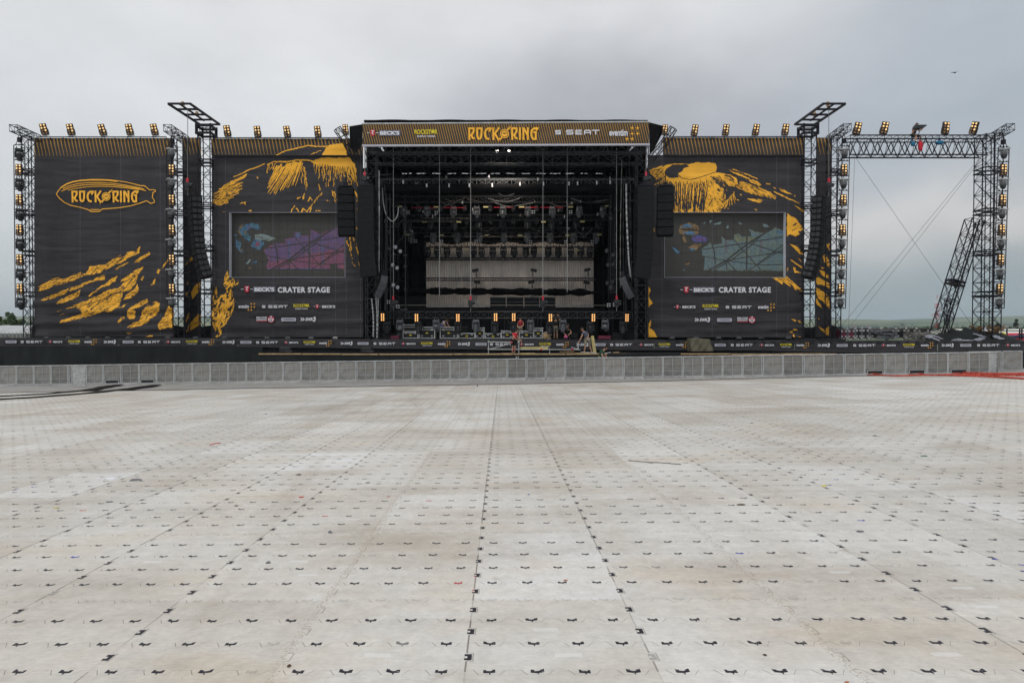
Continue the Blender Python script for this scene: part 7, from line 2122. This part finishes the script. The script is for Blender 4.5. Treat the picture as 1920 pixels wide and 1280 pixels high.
def hand(sk, wrist_i, wrist, d, curl=.5, thumb=1, k=1.0):
    """palm, five unequal fingers with a bend, thumb from the side of the palm"""
    d = d.normalized(); side = d.cross(Vector((0, 1, .2))).normalized(); down = d.cross(side).normalized()
    palm = sk.p(wrist + d * .055 * k, .026 * k, wrist_i); kn = sk.p(wrist + d * .095 * k, .024 * k, palm)
    for j, (o, l) in enumerate(((-.032, .062), (-.011, .074), (.011, .069), (.031, .052))):
        a = sk.p(wrist + d * (.10 + .3 * l) * k + side * o * k, .0095 * k, kn)
        b = sk.p(sk.v[a] + (d * (1 - curl * .5) + down * curl).normalized() * l * .5 * k, .0088 * k, a)
        sk.p(sk.v[b] + (d * (1 - curl) + down * curl * 1.3).normalized() * l * .42 * k, .0078 * k, b)
    a = sk.p(wrist + d * .055 * k + side * (-.036 * thumb) * k, .0115 * k, palm); b = sk.p(sk.v[a] + (d * .8 - side * .6 * thumb).normalized() * .036 * k, .0105 * k, a); sk.p(sk.v[b] + d * .026 * k, .009 * k, b)
def person(label, base, yaw, J, shirt, pants, shorts=True, hair=M_hair, sleeve=.55, scale=1.0, skin=None, boots=None, hat=None):
    """J: joints in metres, x right, -y ahead; missing joints use a standing pose"""
    D = dict(pel=(0, 0, .94), ab=(0, 0, 1.10), ch=(0, .0, 1.30), nk=(0, .01, 1.47), hd=(0, -.02, 1.62), sl=(-.18, 0, 1.40), sr=(.18, 0, 1.40), el=(-.25, .03, 1.12), er=(.25, .03, 1.12), wl=(-.25, -.06, .88), wr=(.25, -.06, .88),
             hl=(-.10, 0, .92), hr=(.10, 0, .92), kl=(-.11, -.03, .50), kr=(.11, -.03, .50), al=(-.11, .02, .09), ar=(.11, .02, .09))
    D.update(J); D = {k: Vector(v) for k, v in D.items()}
    fw = D.get('look', Vector((0, -1, 0))); fw = Vector(fw).normalized()
    root = thing('person', label, 'person', base, (0, 0, R(yaw))); root.scale = (scale,) * 3
    SKM = skin or M_skin
    s = Sk(); pe = s.p(D['pel'], .125); ab = s.p(D['ab'], .118, pe); ch = s.p(D['ch'], .130, ab); nk = s.p(D['nk'], .056, ch)
    hdup = (D['hd'] - D['nk']).normalized(); h0 = s.p(D['hd'] - hdup * .055 + fw * .012, .062, nk); h1 = s.p(D['hd'] + hdup * .03, .086, h0); h2 = s.p(D['hd'] + hdup * .095 - fw * .01, .060, h1)
    nose = s.p(D['hd'] + fw * .085 + hdup * .0, .014, h1); s.p(D['hd'] + fw * .108 - hdup * .016, .011, nose)
    chn = s.p(D['hd'] + fw * .062 - hdup * .085, .026, h0)
    sd = fw.cross(hdup).normalized()
    for q in (-1, 1): s.p(D['hd'] + sd * (.088 * q), .016, h1)
    for a in 'lr':
        sh = s.p(D['s' + a], .062, ch); e = s.p(D['e' + a], .042, sh); m_ = s.p(D['e' + a].lerp(D['w' + a], .35), .040, e); w = s.p(D['w' + a], .026, m_)
        hand(s, w, D['w' + a], D['w' + a] - D['e' + a], .6, 1 if a == 'l' else -1)
        hp = s.p(D['h' + a], .092, pe); th = s.p(D['h' + a].lerp(D['k' + a], .5), .074, hp); kn = s.p(D['k' + a], .053, th); cf = s.p(D['k' + a].lerp(D['a' + a], .35), .055, kn); an = s.p(D['a' + a], .036, cf)
        ft = Vector((0, -1, -.25)) if ('f' + a) not in D else D['f' + a]
        s.p(D['a' + a] + ft * .13, .036, an)
    me = skin_mesh('body', s.v, s.e, s.r, 0, SKM); o = bpy.data.objects.new('body', me); COL.objects.link(o); setparent(o, root)
    c = Sk(); a0 = c.p(D['pel'] + Vector((0, 0, .03)), .140); a1 = c.p(D['ab'], .136, a0); a2 = c.p(D['ch'], .148, a1); c.p(D['ch'].lerp(D['nk'], .75), .085, a2)
    for a in 'lr':
        sh = c.p(D['s' + a], .077, a2); c.p(D['s' + a].lerp(D['e' + a], sleeve), .060, sh)
    o = bpy.data.objects.new('shirt', skin_mesh('shirt', c.v, c.e, c.r, 0, shirt)); COL.objects.link(o); setparent(o, root)
    t = Sk(); b0 = t.p(D['pel'] + Vector((0, 0, .04)), .143)
    for a in 'lr':
        hp = t.p(D['h' + a], .112, b0); th = t.p(D['h' + a].lerp(D['k' + a], .55), .098, hp); kn = t.p(D['h' + a].lerp(D['k' + a], .92), .088, th)
        if not shorts: k2 = t.p(D['k' + a].lerp(D['a' + a], .5), .076, kn); t.p(D['a' + a].lerp(D['k' + a], .05), .068, k2)
    nm = 'shorts' if shorts else 'trousers'
    o = bpy.data.objects.new(nm, skin_mesh(nm, t.v, t.e, t.r, 0, pants)); COL.objects.link(o); setparent(o, root)
    for a in 'lr':
        ft = Vector((0, -1, -.25)) if ('f' + a) not in D else D['f' + a]
        k = Sk(); q = k.p(D['a' + a] + Vector((0, 0, .03)), .046); q2 = k.p(D['a' + a] - Vector((0, 0, .035)), .050, q); k.p(D['a' + a] + ft * .17 - Vector((0, 0, .015)), .042, q2)
        o = bpy.data.objects.new('shoe', skin_mesh('shoe', k.v, k.e, k.r, 0, boots or M_black)); COL.objects.link(o); setparent(o, root)
    k = Sk(); q = k.p(D['hd'] + hdup * .05 - fw * .028, .088); q2 = k.p(D['hd'] + hdup * .105 - fw * .012, .068, q); k.p(D['hd'] - hdup * .02 - fw * .055, .058, q)
    o = bpy.data.objects.new('hair', skin_mesh('hair', k.v, k.e, k.r, 0, hat or hair)); COL.objects.link(o); setparent(o, root)
    e = MB()
    for q in (-1, 1): e.lathe(D['hd'] + fw * .080 + sd * (.034 * q) + hdup * .022, [(.004, -.01), (.011, 0), (.004, .01)], 8)
    e.build('eyes', M_black, root, True, True)
    e = MB(); e.box(D['hd'] + fw * .086 - hdup * .052, (.045, .012, .010)); e.build('mouth', M_redsc, root, False, True)
    return root
M_tee = mat('blue_grey_tee', (.085, .10, .14), .85, 0, .15, 6); M_khaki = mat('khaki_cloth', (.25, .23, .18), .85, 0, .15, 6); M_redtee = mat('red_tee', (.50, .015, .035), .8, 0, .15, 6); M_jersey = mat('red_jersey', (.30, .015, .03), .8, 0, .15, 6)
M_blk = mat('black_tee', (.012, .012, .013), .85, 0, .2, 6); M_dgreen = mat('green_tee', (.014, .075, .042), .85, 0, .2, 6); M_wtee = mat('white_checked_shirt', (.42, .40, .46), .85, 0, .3, 12); M_jeans = mat('blue_denim', (.03, .08, .30), .85, 0, .2, 8); M_boot = mat('pale_trainers', (.45, .42, .38), .7); M_navy2 = mat('navy_tee', (.012, .018, .05), .85)
M_dkh = mat('dark_khaki', (.06, .06, .045), .85); M_hairb = mat('brown_hair', (.08, .045, .025), .8, 0, .3, 20); M_tan = mat('tanned_skin', (.46, .26, .18), .6, 0, .1, 8)
bp = W(1101, 661.5, 44.7); bp.z = ZP
person('man in blue grey t-shirt and khaki cargo shorts bending over the pit platform', bp, 0,
       dict(pel=(.0, .02, .90), ab=(-.06, 0, 1.05), ch=(-.14, -.02, 1.25), nk=(-.24, -.05, 1.41), hd=(-.33, -.08, 1.53), look=(-.75, -.35, -.5), sl=(-.28, -.12, 1.32), sr=(-.02, .06, 1.36), el=(-.38, -.20, 1.06), er=(.08, .02, 1.14), wl=(-.50, -.22, .82), wr=(-.02, -.16, .98),
            hl=(-.09, 0, .88), hr=(.10, .04, .88), kl=(-.12, -.06, .47), kr=(.17, .05, .47), al=(-.19, .02, .09), ar=(.30, .10, .09), fl=(-.8, -.5, -.25), fr=(.3, -.9, -.25)), M_tee, M_khaki, True, M_hair, .5, 1.03, boots=M_boot)
bp = W(965.5, 662.5, 44.75); bp.z = ZP
person('man in red t-shirt and black shorts leaning on the scaffold rail', bp, 12,
       dict(pel=(-.06, 0, .86), ab=(-.04, 0, 1.02), ch=(.0, -.02, 1.22), nk=(.08, -.04, 1.36), hd=(.15, -.07, 1.47), look=(.8, -.3, -.45), sl=(-.14, -.06, 1.29), sr=(.12, .02, 1.29), el=(-.10, -.20, 1.03), er=(.20, -.06, 1.02), wl=(.14, -.22, .90), wr=(.32, -.12, .90), hl=(-.14, 0, .85), hr=(.04, 0, .85), kl=(-.15, -.02, .46), kr=(.0, -.05, .46), al=(-.18, .03, .09), ar=(-.04, .02, .09), fl=(.5, -.8, -.25), fr=(.5, -.8, -.25)),
       M_redtee, M_blk, True, M_hair, .5, 1.0, M_tan)
gp_ = W(1126, 672, 42.6); gp_.z = gz(gp_.x, 42.6)
person('man in dark green t-shirt stooping behind the barrier', gp_, 0,
       dict(ab=(.01, .0, 1.10), ch=(.08, -.03, 1.33), nk=(.19, -.05, 1.49), hd=(.29, -.08, 1.61), look=(.8, .1, -.5), sl=(-.02, -.15, 1.41), sr=(.12, .12, 1.41), el=(.10, -.24, 1.14), er=(.28, .1, 1.16), wl=(.28, -.26, .96), wr=(.46, .04, 1.0)), M_dgreen, M_blk, False, M_hair, .5, 1.12, M_tan)
bp = W(1042, 634, 48.3); bp.z = ZD
person('man in black t-shirt and khaki shorts reaching up to the low truss', bp, 170,
       dict(el=(-.36, -.04, 1.58), wl=(-.20, -.10, 1.80), er=(.34, -.04, 1.60), wr=(.20, -.10, 1.80)), M_blk, M_khaki, True, M_hair, .5, .93)
bp = W(1062, 634, 48.2); bp.z = ZD
person('person in black t-shirt crouching beside the low truss with pink cloth', bp, 15,
       dict(pel=(0, .12, .34), ab=(0, .04, .50), ch=(0, -.06, .68), nk=(.02, -.12, .84), hd=(.03, -.17, .97), look=(0, -.9, -.4), sl=(-.18, -.08, .78), sr=(.18, -.08, .78), el=(-.34, -.14, .56), er=(.30, -.18, .52), wl=(-.22, -.34, .38), wr=(.06, -.36, .36), hl=(-.11, .1, .34), hr=(.11, .1, .34), kl=(-.24, -.28, .46), kr=(.24, -.28, .46), al=(-.20, -.06, .09), ar=(.20, -.06, .09)), M_blk, M_blk, False, M_hair, .5, 1.0)
litter_p = W(1061, 631.5, 47.75); mb = MB(); mb.lathe(litter_p, [(.05, -.10), (.14, -.04), (.13, .05), (.04, .12)], 10); o = mb.build('pink_cloth', mat('pink_cloth', (.55, .10, .24), .8)); tag(o, 'pink cloth held before the crouching person in black', 'cloth')
bp = W(976, 634, 49.3); bp.z = ZD
person('person in red jersey standing behind the flight cases under the low truss', bp, -25, dict(el=(-.27, .0, 1.14), wl=(-.16, -.20, .98), er=(.26, 0, 1.14), wr=(.18, -.18, .98)), M_jersey, M_khaki, True, M_hair, .35, .92)
bp = W(830, 634, 51.2); bp.z = ZD
person('person in white checked shirt and blue jeans bending behind the widest flight case', bp, 60,
       dict(pel=(0, .1, .98), ab=(0, 0, 1.12), ch=(0, -.16, 1.26), nk=(0, -.30, 1.33), hd=(0, -.42, 1.36), look=(0, -.7, -.7), sl=(-.18, -.22, 1.28), sr=(.18, -.22, 1.28), el=(-.24, -.34, 1.04), er=(.24, -.34, 1.04), wl=(-.18, -.52, .88), wr=(.18, -.52, .88)), M_wtee, M_jeans, False, M_hairb, .8, 1.0)
# climber on the open beam
cb = W(1712, 263, 47.75); zt_ = W(1712, 256.5, 47.75).z
person('rigger in navy t-shirt sitting astride the open beam and holding a lamp', (cb.x, 47.6, zt_ - .86), 35,
       dict(pel=(0, .05, .95), ab=(-.02, .02, 1.10), ch=(-.03, -.03, 1.29), nk=(.0, -.09, 1.44), hd=(.04, -.13, 1.58), look=(.5, -.8, -.1), sl=(-.19, -.03, 1.38), sr=(.17, -.08, 1.38), el=(-.30, -.14, 1.14), er=(.28, -.26, 1.22), wl=(-.06, -.36, 1.24), wr=(.24, -.48, 1.36), hl=(-.11, .05, .90), hr=(.11, .05, .90), kl=(-.36, -.30, .82), kr=(.34, -.26, .84), al=(-.42, -.24, .40), ar=(.40, -.20, .44), fl=(0, -.8, -.6), fr=(0, -.8, -.6)), M_navy2, M_dkh, True, M_hairb, .5, 1.0, M_tan)
def held_lamp():
    t = thing('held_lamp', 'dark floodlight held up by the rigger on the open beam', 'lamp', W(1722, 243, 47.2)); a = W(1713, 239.5, 47.15); b = W(1730.5, 239.0, 47.0)
    h = MB(); h.slab([W(1711.5, 237.5, 47.3), W(1730.5, 237.3, 47.3), W(1731, 239.2, 47.3), W(1722, 244.2, 47.3), W(1712, 243.5, 47.3)][::-1], (0, -.42, 0)); h.build('housing', M_head, t)
    y = MB(); y.path([W(1722, 244, 47.1), W(1724, 248, 47.1), W(1722, 251.5, 47.1), W(1716, 254.5, 47.1)], .025, 5); y.build('yoke', M_truss, t)
held_lamp()
M_teal = mat('blue_sling', (.01, .13, .26), .7, 0, .2, 6)
def bagthing(name, label, u, v, w, h, m, cat, seed):
    p = W(u, v, 47.1); mb = MB(); rr2 = random.Random(seed); n = 10
    for k in range(7):
        t = k / 6; r = (math.sin(math.pi * (.12 + .80 * t))) ** .6
        for i in range(n):
            a = 2 * math.pi * i / n; q = rr2.uniform(.82, 1.15); mb.v.append((p.x + w / 2 * r * q * math.cos(a), p.y + w * .35 * r * q * math.sin(a), p.z + h * (t - .5)))
    for k in range(6):
        for i in range(n): mb.f.append((k * n + i, k * n + (i + 1) % n, (k + 1) * n + (i + 1) % n, (k + 1) * n + i)); mb.m.append(0)
    mb.f.append(tuple(range(60, 70))); mb.m.append(0); mb.f.append(tuple(reversed(range(10)))); mb.m.append(0)
    mb.tube(p + Vector((0, .1, h * .45)), p + Vector((.02, .3, h * .45 + .35)), .02, 5)
    o = mb.build(name, m, None, True); tag(o, label, cat)
bagthing('sling_bundle', 'blue sling bundle hanging below the rigger on the open beam', 1712, 270, .36, .30, M_teal, 'sling', 1)
bagthing('red_bag', 'red and black tool bag hanging from the open beam beside the rigger', 1726, 274, .34, .66, M_redtee, 'bag', 2)
bagthing('sling_bundle', 'blue sling bundle hanging right of the red bag', 1761.5, 267.5, .58, .26, M_teal, 'sling', 3)
# ---------------------------------------------------------------- what lies beyond the airfield
def leaf_mat(name, a, b):
    m = bpy.data.materials.new(name); m.use_nodes = True; nt = m.node_tree; E.nt = nt
    bs = nt.nodes['Principled BSDF']; g = nt.nodes.new('ShaderNodeNewGeometry'); tc = nt.nodes.new('ShaderNodeTexCoord')
    n = nt.nodes.new('ShaderNodeTexNoise'); n.inputs['Scale'].default_value = .6; nt.links.new(tc.outputs['Object'], n.inputs['Vector'])
    f = E(g.outputs['Random Per Island']) * .5 + E(n.outputs[0]).map(.3, .7, 0, .5)
    nt.links.new(e_mix(f, a, b).k, bs.inputs['Base Color']); bs.inputs['Roughness'].default_value = .75
    return m
M_leaf = leaf_mat('leaf_green', (.030, .060, .018), (.085, .13, .040)); M_leaf2 = leaf_mat('dark_leaf_green', (.016, .034, .014), (.045, .075, .028)); M_bark = mat('bark', (.06, .045, .03), .9)
def tree(label, x, y, h, w, seed, n=1500, m=None, trunk=.28, name='broadleaf_tree', group=None, leaf=.45):
    rr2 = random.Random(seed); z0 = gz(x, y); t = thing(name, label, 'tree', (x, y, z0), group=group)
    k = MB(); k.tube((x, y, z0 - .2), (x + .1 * w * .2, y, z0 + h * .5), h * .028, 7, h * .016)
    for i in range(6):
        a = i * 1.05 + rr2.random(); k.tube((x, y, z0 + h * (.22 + .05 * i)), (x + w * .33 * math.cos(a), y + w * .33 * math.sin(a), z0 + h * (.5 + .06 * i)), h * .012, 5, h * .004)
    k.build('trunk', M_bark, t)
    cl = []
    for i in range(22):
        a = rr2.uniform(0, 6.28); q = rr2.uniform(.1, 1) ** .6; zz = rr2.uniform(trunk, .97)
        env = math.sin(math.pi * min(1, (zz - trunk) / (1 - trunk) * .80 + .20)) ** .7
        cl.append((x + w * .42 * q * env * math.cos(a), y + w * .42 * q * env * math.sin(a), z0 + h * zz, w * rr2.uniform(.10, .20)))
    c = MB()
    for i in range(n):
        cx, cy, cz, cr = rr2.choice(cl); d = Vector((rr2.gauss(0, 1), rr2.gauss(0, 1), rr2.gauss(0, .8))).normalized() * cr * rr2.uniform(.5, 1.1)
        p = Vector((cx, cy, cz)) + d; u = Vector((rr2.gauss(0, 1), rr2.gauss(0, 1), rr2.gauss(0, 1))).normalized(); v = u.orthogonal().normalized(); s = leaf * rr2.uniform(.5, 1.1)
        c.add([p - u * s * .5, p + v * s * .3, p + u * s * .5, p - v * s * .3], [(0, 1, 2, 3)])
    c.build('crown', m or M_leaf, t); return t
def px_tree(label, u, vt, Y, w_px, seed, **k):
    p = W(u, vt, Y); return tree(label, p.x, Y, p.z - gz(p.x, Y), w_px * Y / F, seed, **k)
px_tree('broad green tree at the left edge above the long grey shed', 20, 588, 150, 34, 1, n=1700, leaf=.8)
px_tree('lower bushy tree left of the far left lattice tower', 41, 598, 155, 26, 2, n=1300, leaf=.8)
px_tree('pale green tree cut by the left edge of the picture', -4, 592, 160, 28, 3, n=1300, leaf=.8)
px_tree('round tree seen between the lattice legs at the left', 62, 600, 170, 20, 4, n=900, leaf=.8)
px_tree('lone dark tree at the right edge of the picture', 1905.5, 596, 260, 11, 5, n=1300, m=M_leaf2, leaf=1.0, trunk=.1)
for i, (u, vt, Y, w) in enumerate(((1790, 611, 230, 16), (1804, 612.5, 240, 18), (1762, 612, 250, 14), (1872, 606, 250, 22), (1890, 609, 255, 18), (1850, 608, 260, 20), (1660, 613, 300, 14), (1740, 614, 280, 16), (1925, 610, 260, 18))):
    px_tree('%s dark bushy tree in the hedge line at the far right' % nth(i), u, vt, Y, w, 20 + i, n=700, m=M_leaf2 if i % 2 else M_leaf, leaf=1.2, trunk=.05, group='hedge trees at the far right')
def building(label, u0, u1, vt, vb, Y, dp, wall, roofm, name, ridge=.12, ribs=40):
    a, b = W(u0, vt, Y), W(u1, vb, Y); z0 = gz((a.x + b.x) / 2, Y) - .3; t = thing(name, label, 'building', ((a.x + b.x) / 2, Y + dp / 2, z0)); ze = a.z - (a.z - z0) * ridge
    w = MB(); w.box(((a.x + b.x) / 2, Y + dp / 2, (z0 + ze) / 2), (b.x - a.x, dp, ze - z0)); w.build('wall', wall, t)
    rb = MB()
    for i in range(ribs): rb.box((a.x + (b.x - a.x) * (i + .5) / ribs, Y - .03, (z0 + ze) / 2), (.10, .06, ze - z0 - .1))
    rb.build('cladding_rib', wall, t)
    r = MB(); o = .4
    r.add([(a.x - o, Y - o, ze), (b.x + o, Y - o, ze), (b.x + o, Y + dp + o, ze), (a.x - o, Y + dp + o, ze), (a.x - o, Y + dp / 2, a.z), (b.x + o, Y + dp / 2, a.z)], [(0, 1, 5, 4), (2, 3, 4, 5), (0, 4, 3), (1, 2, 5), (0, 3, 2, 1)]); r.build('roof', roofm, t)
M_shed = mat('grey_cladding', (.30, .31, .29), .6, 0, .15, .5); M_shedr = mat('pale_roof_sheet', (.40, .41, .42), .6, 0, .15, .5); M_whitew = mat('white_tent_cloth', (.62, .62, .58), .7, 0, .08, .3)
building('long grey shed with a pale roof below the trees at the left edge', -60, 56, 609.5, 628, 118, 16, M_shed, M_shedr, 'grey_shed', .2)
building('long white tent hall behind the tarpaulin heap at the right', 1822, 1990, 616.5, 632, 150, 20, M_whitew, M_whitew, 'tent_hall', .18, 14)
mb = MB(); a, b = W(-20, 622.5, 112), W(60, 622.5, 112)
for k in range(12):
    x = a.x + (b.x - a.x) * k / 11; mb.tube((x, 112, gz(x, 112)), (x, 112, a.z), .05, 5)
for dz in (0, -.5, -1.0): mb.tube((a.x, 112, a.z + dz), (b.x, 112, b.z + dz), .03, 5)
o = mb.build('wire_fence', M_galv); tag(o, 'thin steel fence in front of the grey shed at the left edge', 'fence')
mb = MB(); a, b = W(1868, 620, 60), W(1935, 620.5, 60)
for u in (1888, 1912, 1916): p = W(u, 616, 60); mb.tube((p.x, 60, gz(p.x, 60)), (p.x, 60, p.z), .06, 6)
mb.tube(a, b, .04, 5); mb.tube(a + Vector((0, 0, -.55)), b + Vector((0, 0, -.55)), .06, 5); o = mb.build('post_fence', M_truss); tag(o, 'dark post and rail fence before the white tent hall', 'fence')
def vehicle(label, u, vt, Y, L_, h, m, name='parked_car'):
    p = W(u, vt, Y); z0 = p.z - h; t = thing(name, label, 'car', (p.x, Y, z0)); x, y = p.x, Y
    prof = [(-.5, .22), (-.5, .52), (-.30, .60), (-.17, 1.0), (.22, 1.0), (.38, .62), (.5, .55), (.5, .22)]
    b = MB(); b.slab([(x + q * L_, y - .85, z0 + zz * h) for q, zz in prof][::-1], (0, 1.7, 0)); b.build('body', m, t)
    w = MB(); w.slab([(x + q * L_, y - .87, z0 + zz * h) for q, zz in ((-.27, .63), (-.16, .93), (.20, .93), (.33, .63))][::-1], (0, .02, 0)); w.build('window', M_lens, t)
    for q in (-.31, .31): k = MB(); k.lathe((x + q * L_, y - .80, z0 + h * .22), [(h * .22, -.1), (h * .22, .1)], 14, 'Y'); k.build('wheel', M_rubber, t)
vehicle('red car parked behind the blue trailer at the right edge', 1911, 624.5, 75, 4.2, 1.3, M_red)
vehicle('dark red car beside the red car at the right edge', 1901, 624.8, 77, 3.8, 1.3, M_maroon)
mb = MB(); a, b = W(1882, 628.5, 66), W(1945, 633.5, 66); mb.bevbox(((a.x + b.x) / 2, 66, (a.z + b.z) / 2), (b.x - a.x, 2.2, a.z - b.z), .1); mb.box(((a.x + b.x) / 2, 66, b.z - .5), (b.x - a.x - 1, 1.8, .5))
for k in range(3): mb.lathe((a.x + 1 + k, 64.95, b.z - .85), [(.45, -.1), (.45, .1)], 12, 'Y')
o = mb.build('trailer', mat('blue_trailer_paint', (.02, .05, .14), .5)); tag(o, 'low dark blue trailer behind the right end of the tarpaulin', 'trailer')
def mast():
    t = thing('red_white_mast', 'slim red and white crane mast seen through the leaning truss', 'mast', W(1757, 620, 90))
    for k in range(6):
        m = MB(); m.truss(W(1757, 614 - k * 9, 90), W(1757, 614 - k * 9 - 8.6, 90), .34, .34, .5, .022, .013, up=(0, 1, 0)); m.build('mast_section', M_red if k % 2 == 0 else M_white, t)
    m = MB(); m.tube(W(1757, 560, 90), W(1757, 553, 90), .03, 5); m.tube(W(1746, 592, 90), W(1770, 577, 90), .035, 5); m.build('jib', M_red, t)
mast()
# hills, village, far woods
def hill_mat():
    m = bpy.data.materials.new('farmland_hills'); m.use_nodes = True; nt = m.node_tree; E.nt = nt; bs = nt.nodes['Principled BSDF']
    tc = nt.nodes.new('ShaderNodeTexCoord'); sp = nt.nodes.new('ShaderNodeSeparateXYZ'); nt.links.new(tc.outputs['Object'], sp.inputs[0]); X, Y = E(sp.outputs[0]), E(sp.outputs[1])
    vo = nt.nodes.new('ShaderNodeTexVoronoi'); vo.inputs['Scale'].default_value = 1.0; nt.links.new(e_vec(X / 330.0, Y / 260.0), vo.inputs['Vector'])
    sc = nt.nodes.new('ShaderNodeSeparateColor'); nt.links.new(vo.outputs['Color'], sc.inputs[0]); f = E(sc.outputs[0]); g = E(sc.outputs[1])
    no = e_noise(e_vec(X / 200.0, Y / 120.0), 1.0, 6.0)
    col = e_mix(f, (.085, .13, .045), (.19, .20, .085)); col = e_mix(g.gt(.72), col, (.05, .09, .03)); col = e_mix(no.map(.55, .62, 0, .85), col, (.022, .045, .018))
    col = e_mix((Y + (no - 0.5) * 2600.0).map(3900.0, 4300.0, 0, .9), col, (.020, .040, .022))
    nt.links.new(col.k, bs.inputs['Base Color']); bs.inputs['Roughness'].default_value = .9; return m
def hills():
    mb = MB(); nx, ny = 130, 26; ys = [1100 + (5200 - 1100) * (j / ny) ** 1.2 for j in range(ny + 1)]; 
    for y in ys:
        for i in range(nx + 1):
            x = -4800 + 9600 * i / nx; n = float(fbm(np.array([x / 900.0]), np.array([y / 1400.0]), 4, 4)[0]); k = smooth((y - 1100) / 2600)
            ridge = (30 + 72 * n) * k
            mb.v.append((x, y, -6 + ridge + 4 * math.sin(x / 210) * k))
    for j in range(ny):
        for i in range(nx): q = j * (nx + 1) + i; mb.f.append((q, q + 1, q + nx + 2, q + nx + 1)); mb.m.append(0)
    o = bpy.data.objects.new('hills', mb.mesh('hills', hill_mat(), True)); COL.objects.link(o); tag(o, kind='structure')
hills()
def hz(x, y):
    n = float(fbm(np.array([x / 900.0]), np.array([y / 1400.0]), 4, 4)[0]); k = smooth((y - 1100) / 2600); return -6 + (30 + 72 * n) * k + 4 * math.sin(x / 210) * k if y > 1100 else gz(x, y)
def far_wood():
    rr2 = random.Random(9); mb = MB()
    for k in range(900):
        y = rr2.choice((rr2.uniform(480, 900), rr2.uniform(800, 1500), rr2.uniform(1300, 2000))); u = rr2.uniform(1540, 2080) if rr2.random() < .8 else rr2.uniform(-250, 130); x = (u - 960) / F * y
        if fbm(np.array([x / 130.0]), np.array([y / 220.0]), 12, 3)[0] < .485: continue
        z = hz(x, y); h = rr2.uniform(4, 9) * (1 if y < 1000 else 1.3)
        for q in range(16):
            p = Vector((x + rr2.gauss(0, h * .35), y + rr2.gauss(0, h * .35), z + h * rr2.uniform(.15, 1))); s = h * rr2.uniform(.16, .30); uu = Vector((rr2.gauss(0, 1), rr2.gauss(0, .5), rr2.gauss(0, 1))).normalized(); v = uu.orthogonal().normalized()
            mb.add([p - uu * s, p + v * s * .7, p + uu * s, p - v * s * .7], [(0, 1, 2, 3)])
    o = mb.build('far_wood', M_leaf2); tag(o, 'dark woods and hedgerows scattered below the hills', 'woods', kind='stuff')
far_wood()
RH = random.Random(14); M_hw = mat('render_wall', (.42, .40, .36), .8, 0, .1, .2, rand=.25); M_hr = mat('tiled_roof', (.14, .09, .08), .8, 0, .2, .4, rand=.3)
HP = thing('village_house', 'small pale house of the distant village below the hills', 'house', (0, 0, 0)); w = MB(); w.box((0, 0, 2.4), (10, 8, 4.8)); w.build('wall', M_hw, HP)
r = MB(); r.add([(-5.4, -4.4, 4.8), (5.4, -4.4, 4.8), (5.4, 4.4, 4.8), (-5.4, 4.4, 4.8), (-5.4, 0, 8.2), (5.4, 0, 8.2)], [(0, 1, 5, 4), (2, 3, 4, 5), (0, 4, 3), (1, 2, 5), (0, 3, 2, 1)]); r.build('roof', M_hr, HP)
for i in range(46):
    y = RH.uniform(900, 1900); u = RH.choice((RH.uniform(1590, 1740), RH.uniform(1690, 1840), RH.uniform(1860, 1915))); x = (u - 960) / F * y
    place(HP, (x, y, hz(x, y) - .5), (0, 0, RH.uniform(0, 3)), 'small pale house of the distant village below the hills', 'houses of the distant village', RH.uniform(.8, 1.3))
def bird():
    p = W(1791, 136.5, 90); mb = MB(); mb.lathe(p, [(.02, -.22), (.07, -.08), (.08, .06), (.03, .2), (.01, .24)], 8, 'Y')
    for s, dz in ((1, .26), (-1, .06)):
        q = p + Vector((s * .28, .02, dz * .55)); e = p + Vector((s * .58, .08, dz)); mb.slab([p + Vector((0, -.09, .02)), q + Vector((0, -.10, 0)), e, q + Vector((0, .10, 0)), p + Vector((0, .10, .02))], (0, 0, .02))
    o = mb.build('bird', M_black); tag(o, 'small dark bird gliding high in the sky at the right', 'bird')
bird()

# ---------------------------------------------------------------- the air over the valley
def haze():
    mb = MB(); mb.box((0, 2600, 62), (9800, 5900, 150))
    m = bpy.data.materials.new('haze_air'); m.use_nodes = True; nt = m.node_tree; nt.nodes.clear()
    out = nt.nodes.new('ShaderNodeOutputMaterial'); v = nt.nodes.new('ShaderNodeVolumePrincipled')
    v.inputs['Color'].default_value = (.72, .86, .96, 1); v.inputs['Density'].default_value = .00015; v.inputs['Anisotropy'].default_value = .2
    nt.links.new(v.outputs[0], out.inputs['Volume'])
    o = mb.build('haze', m); tag(o, 'pale blue haze over the distant hills', 'haze', kind='stuff')
haze()
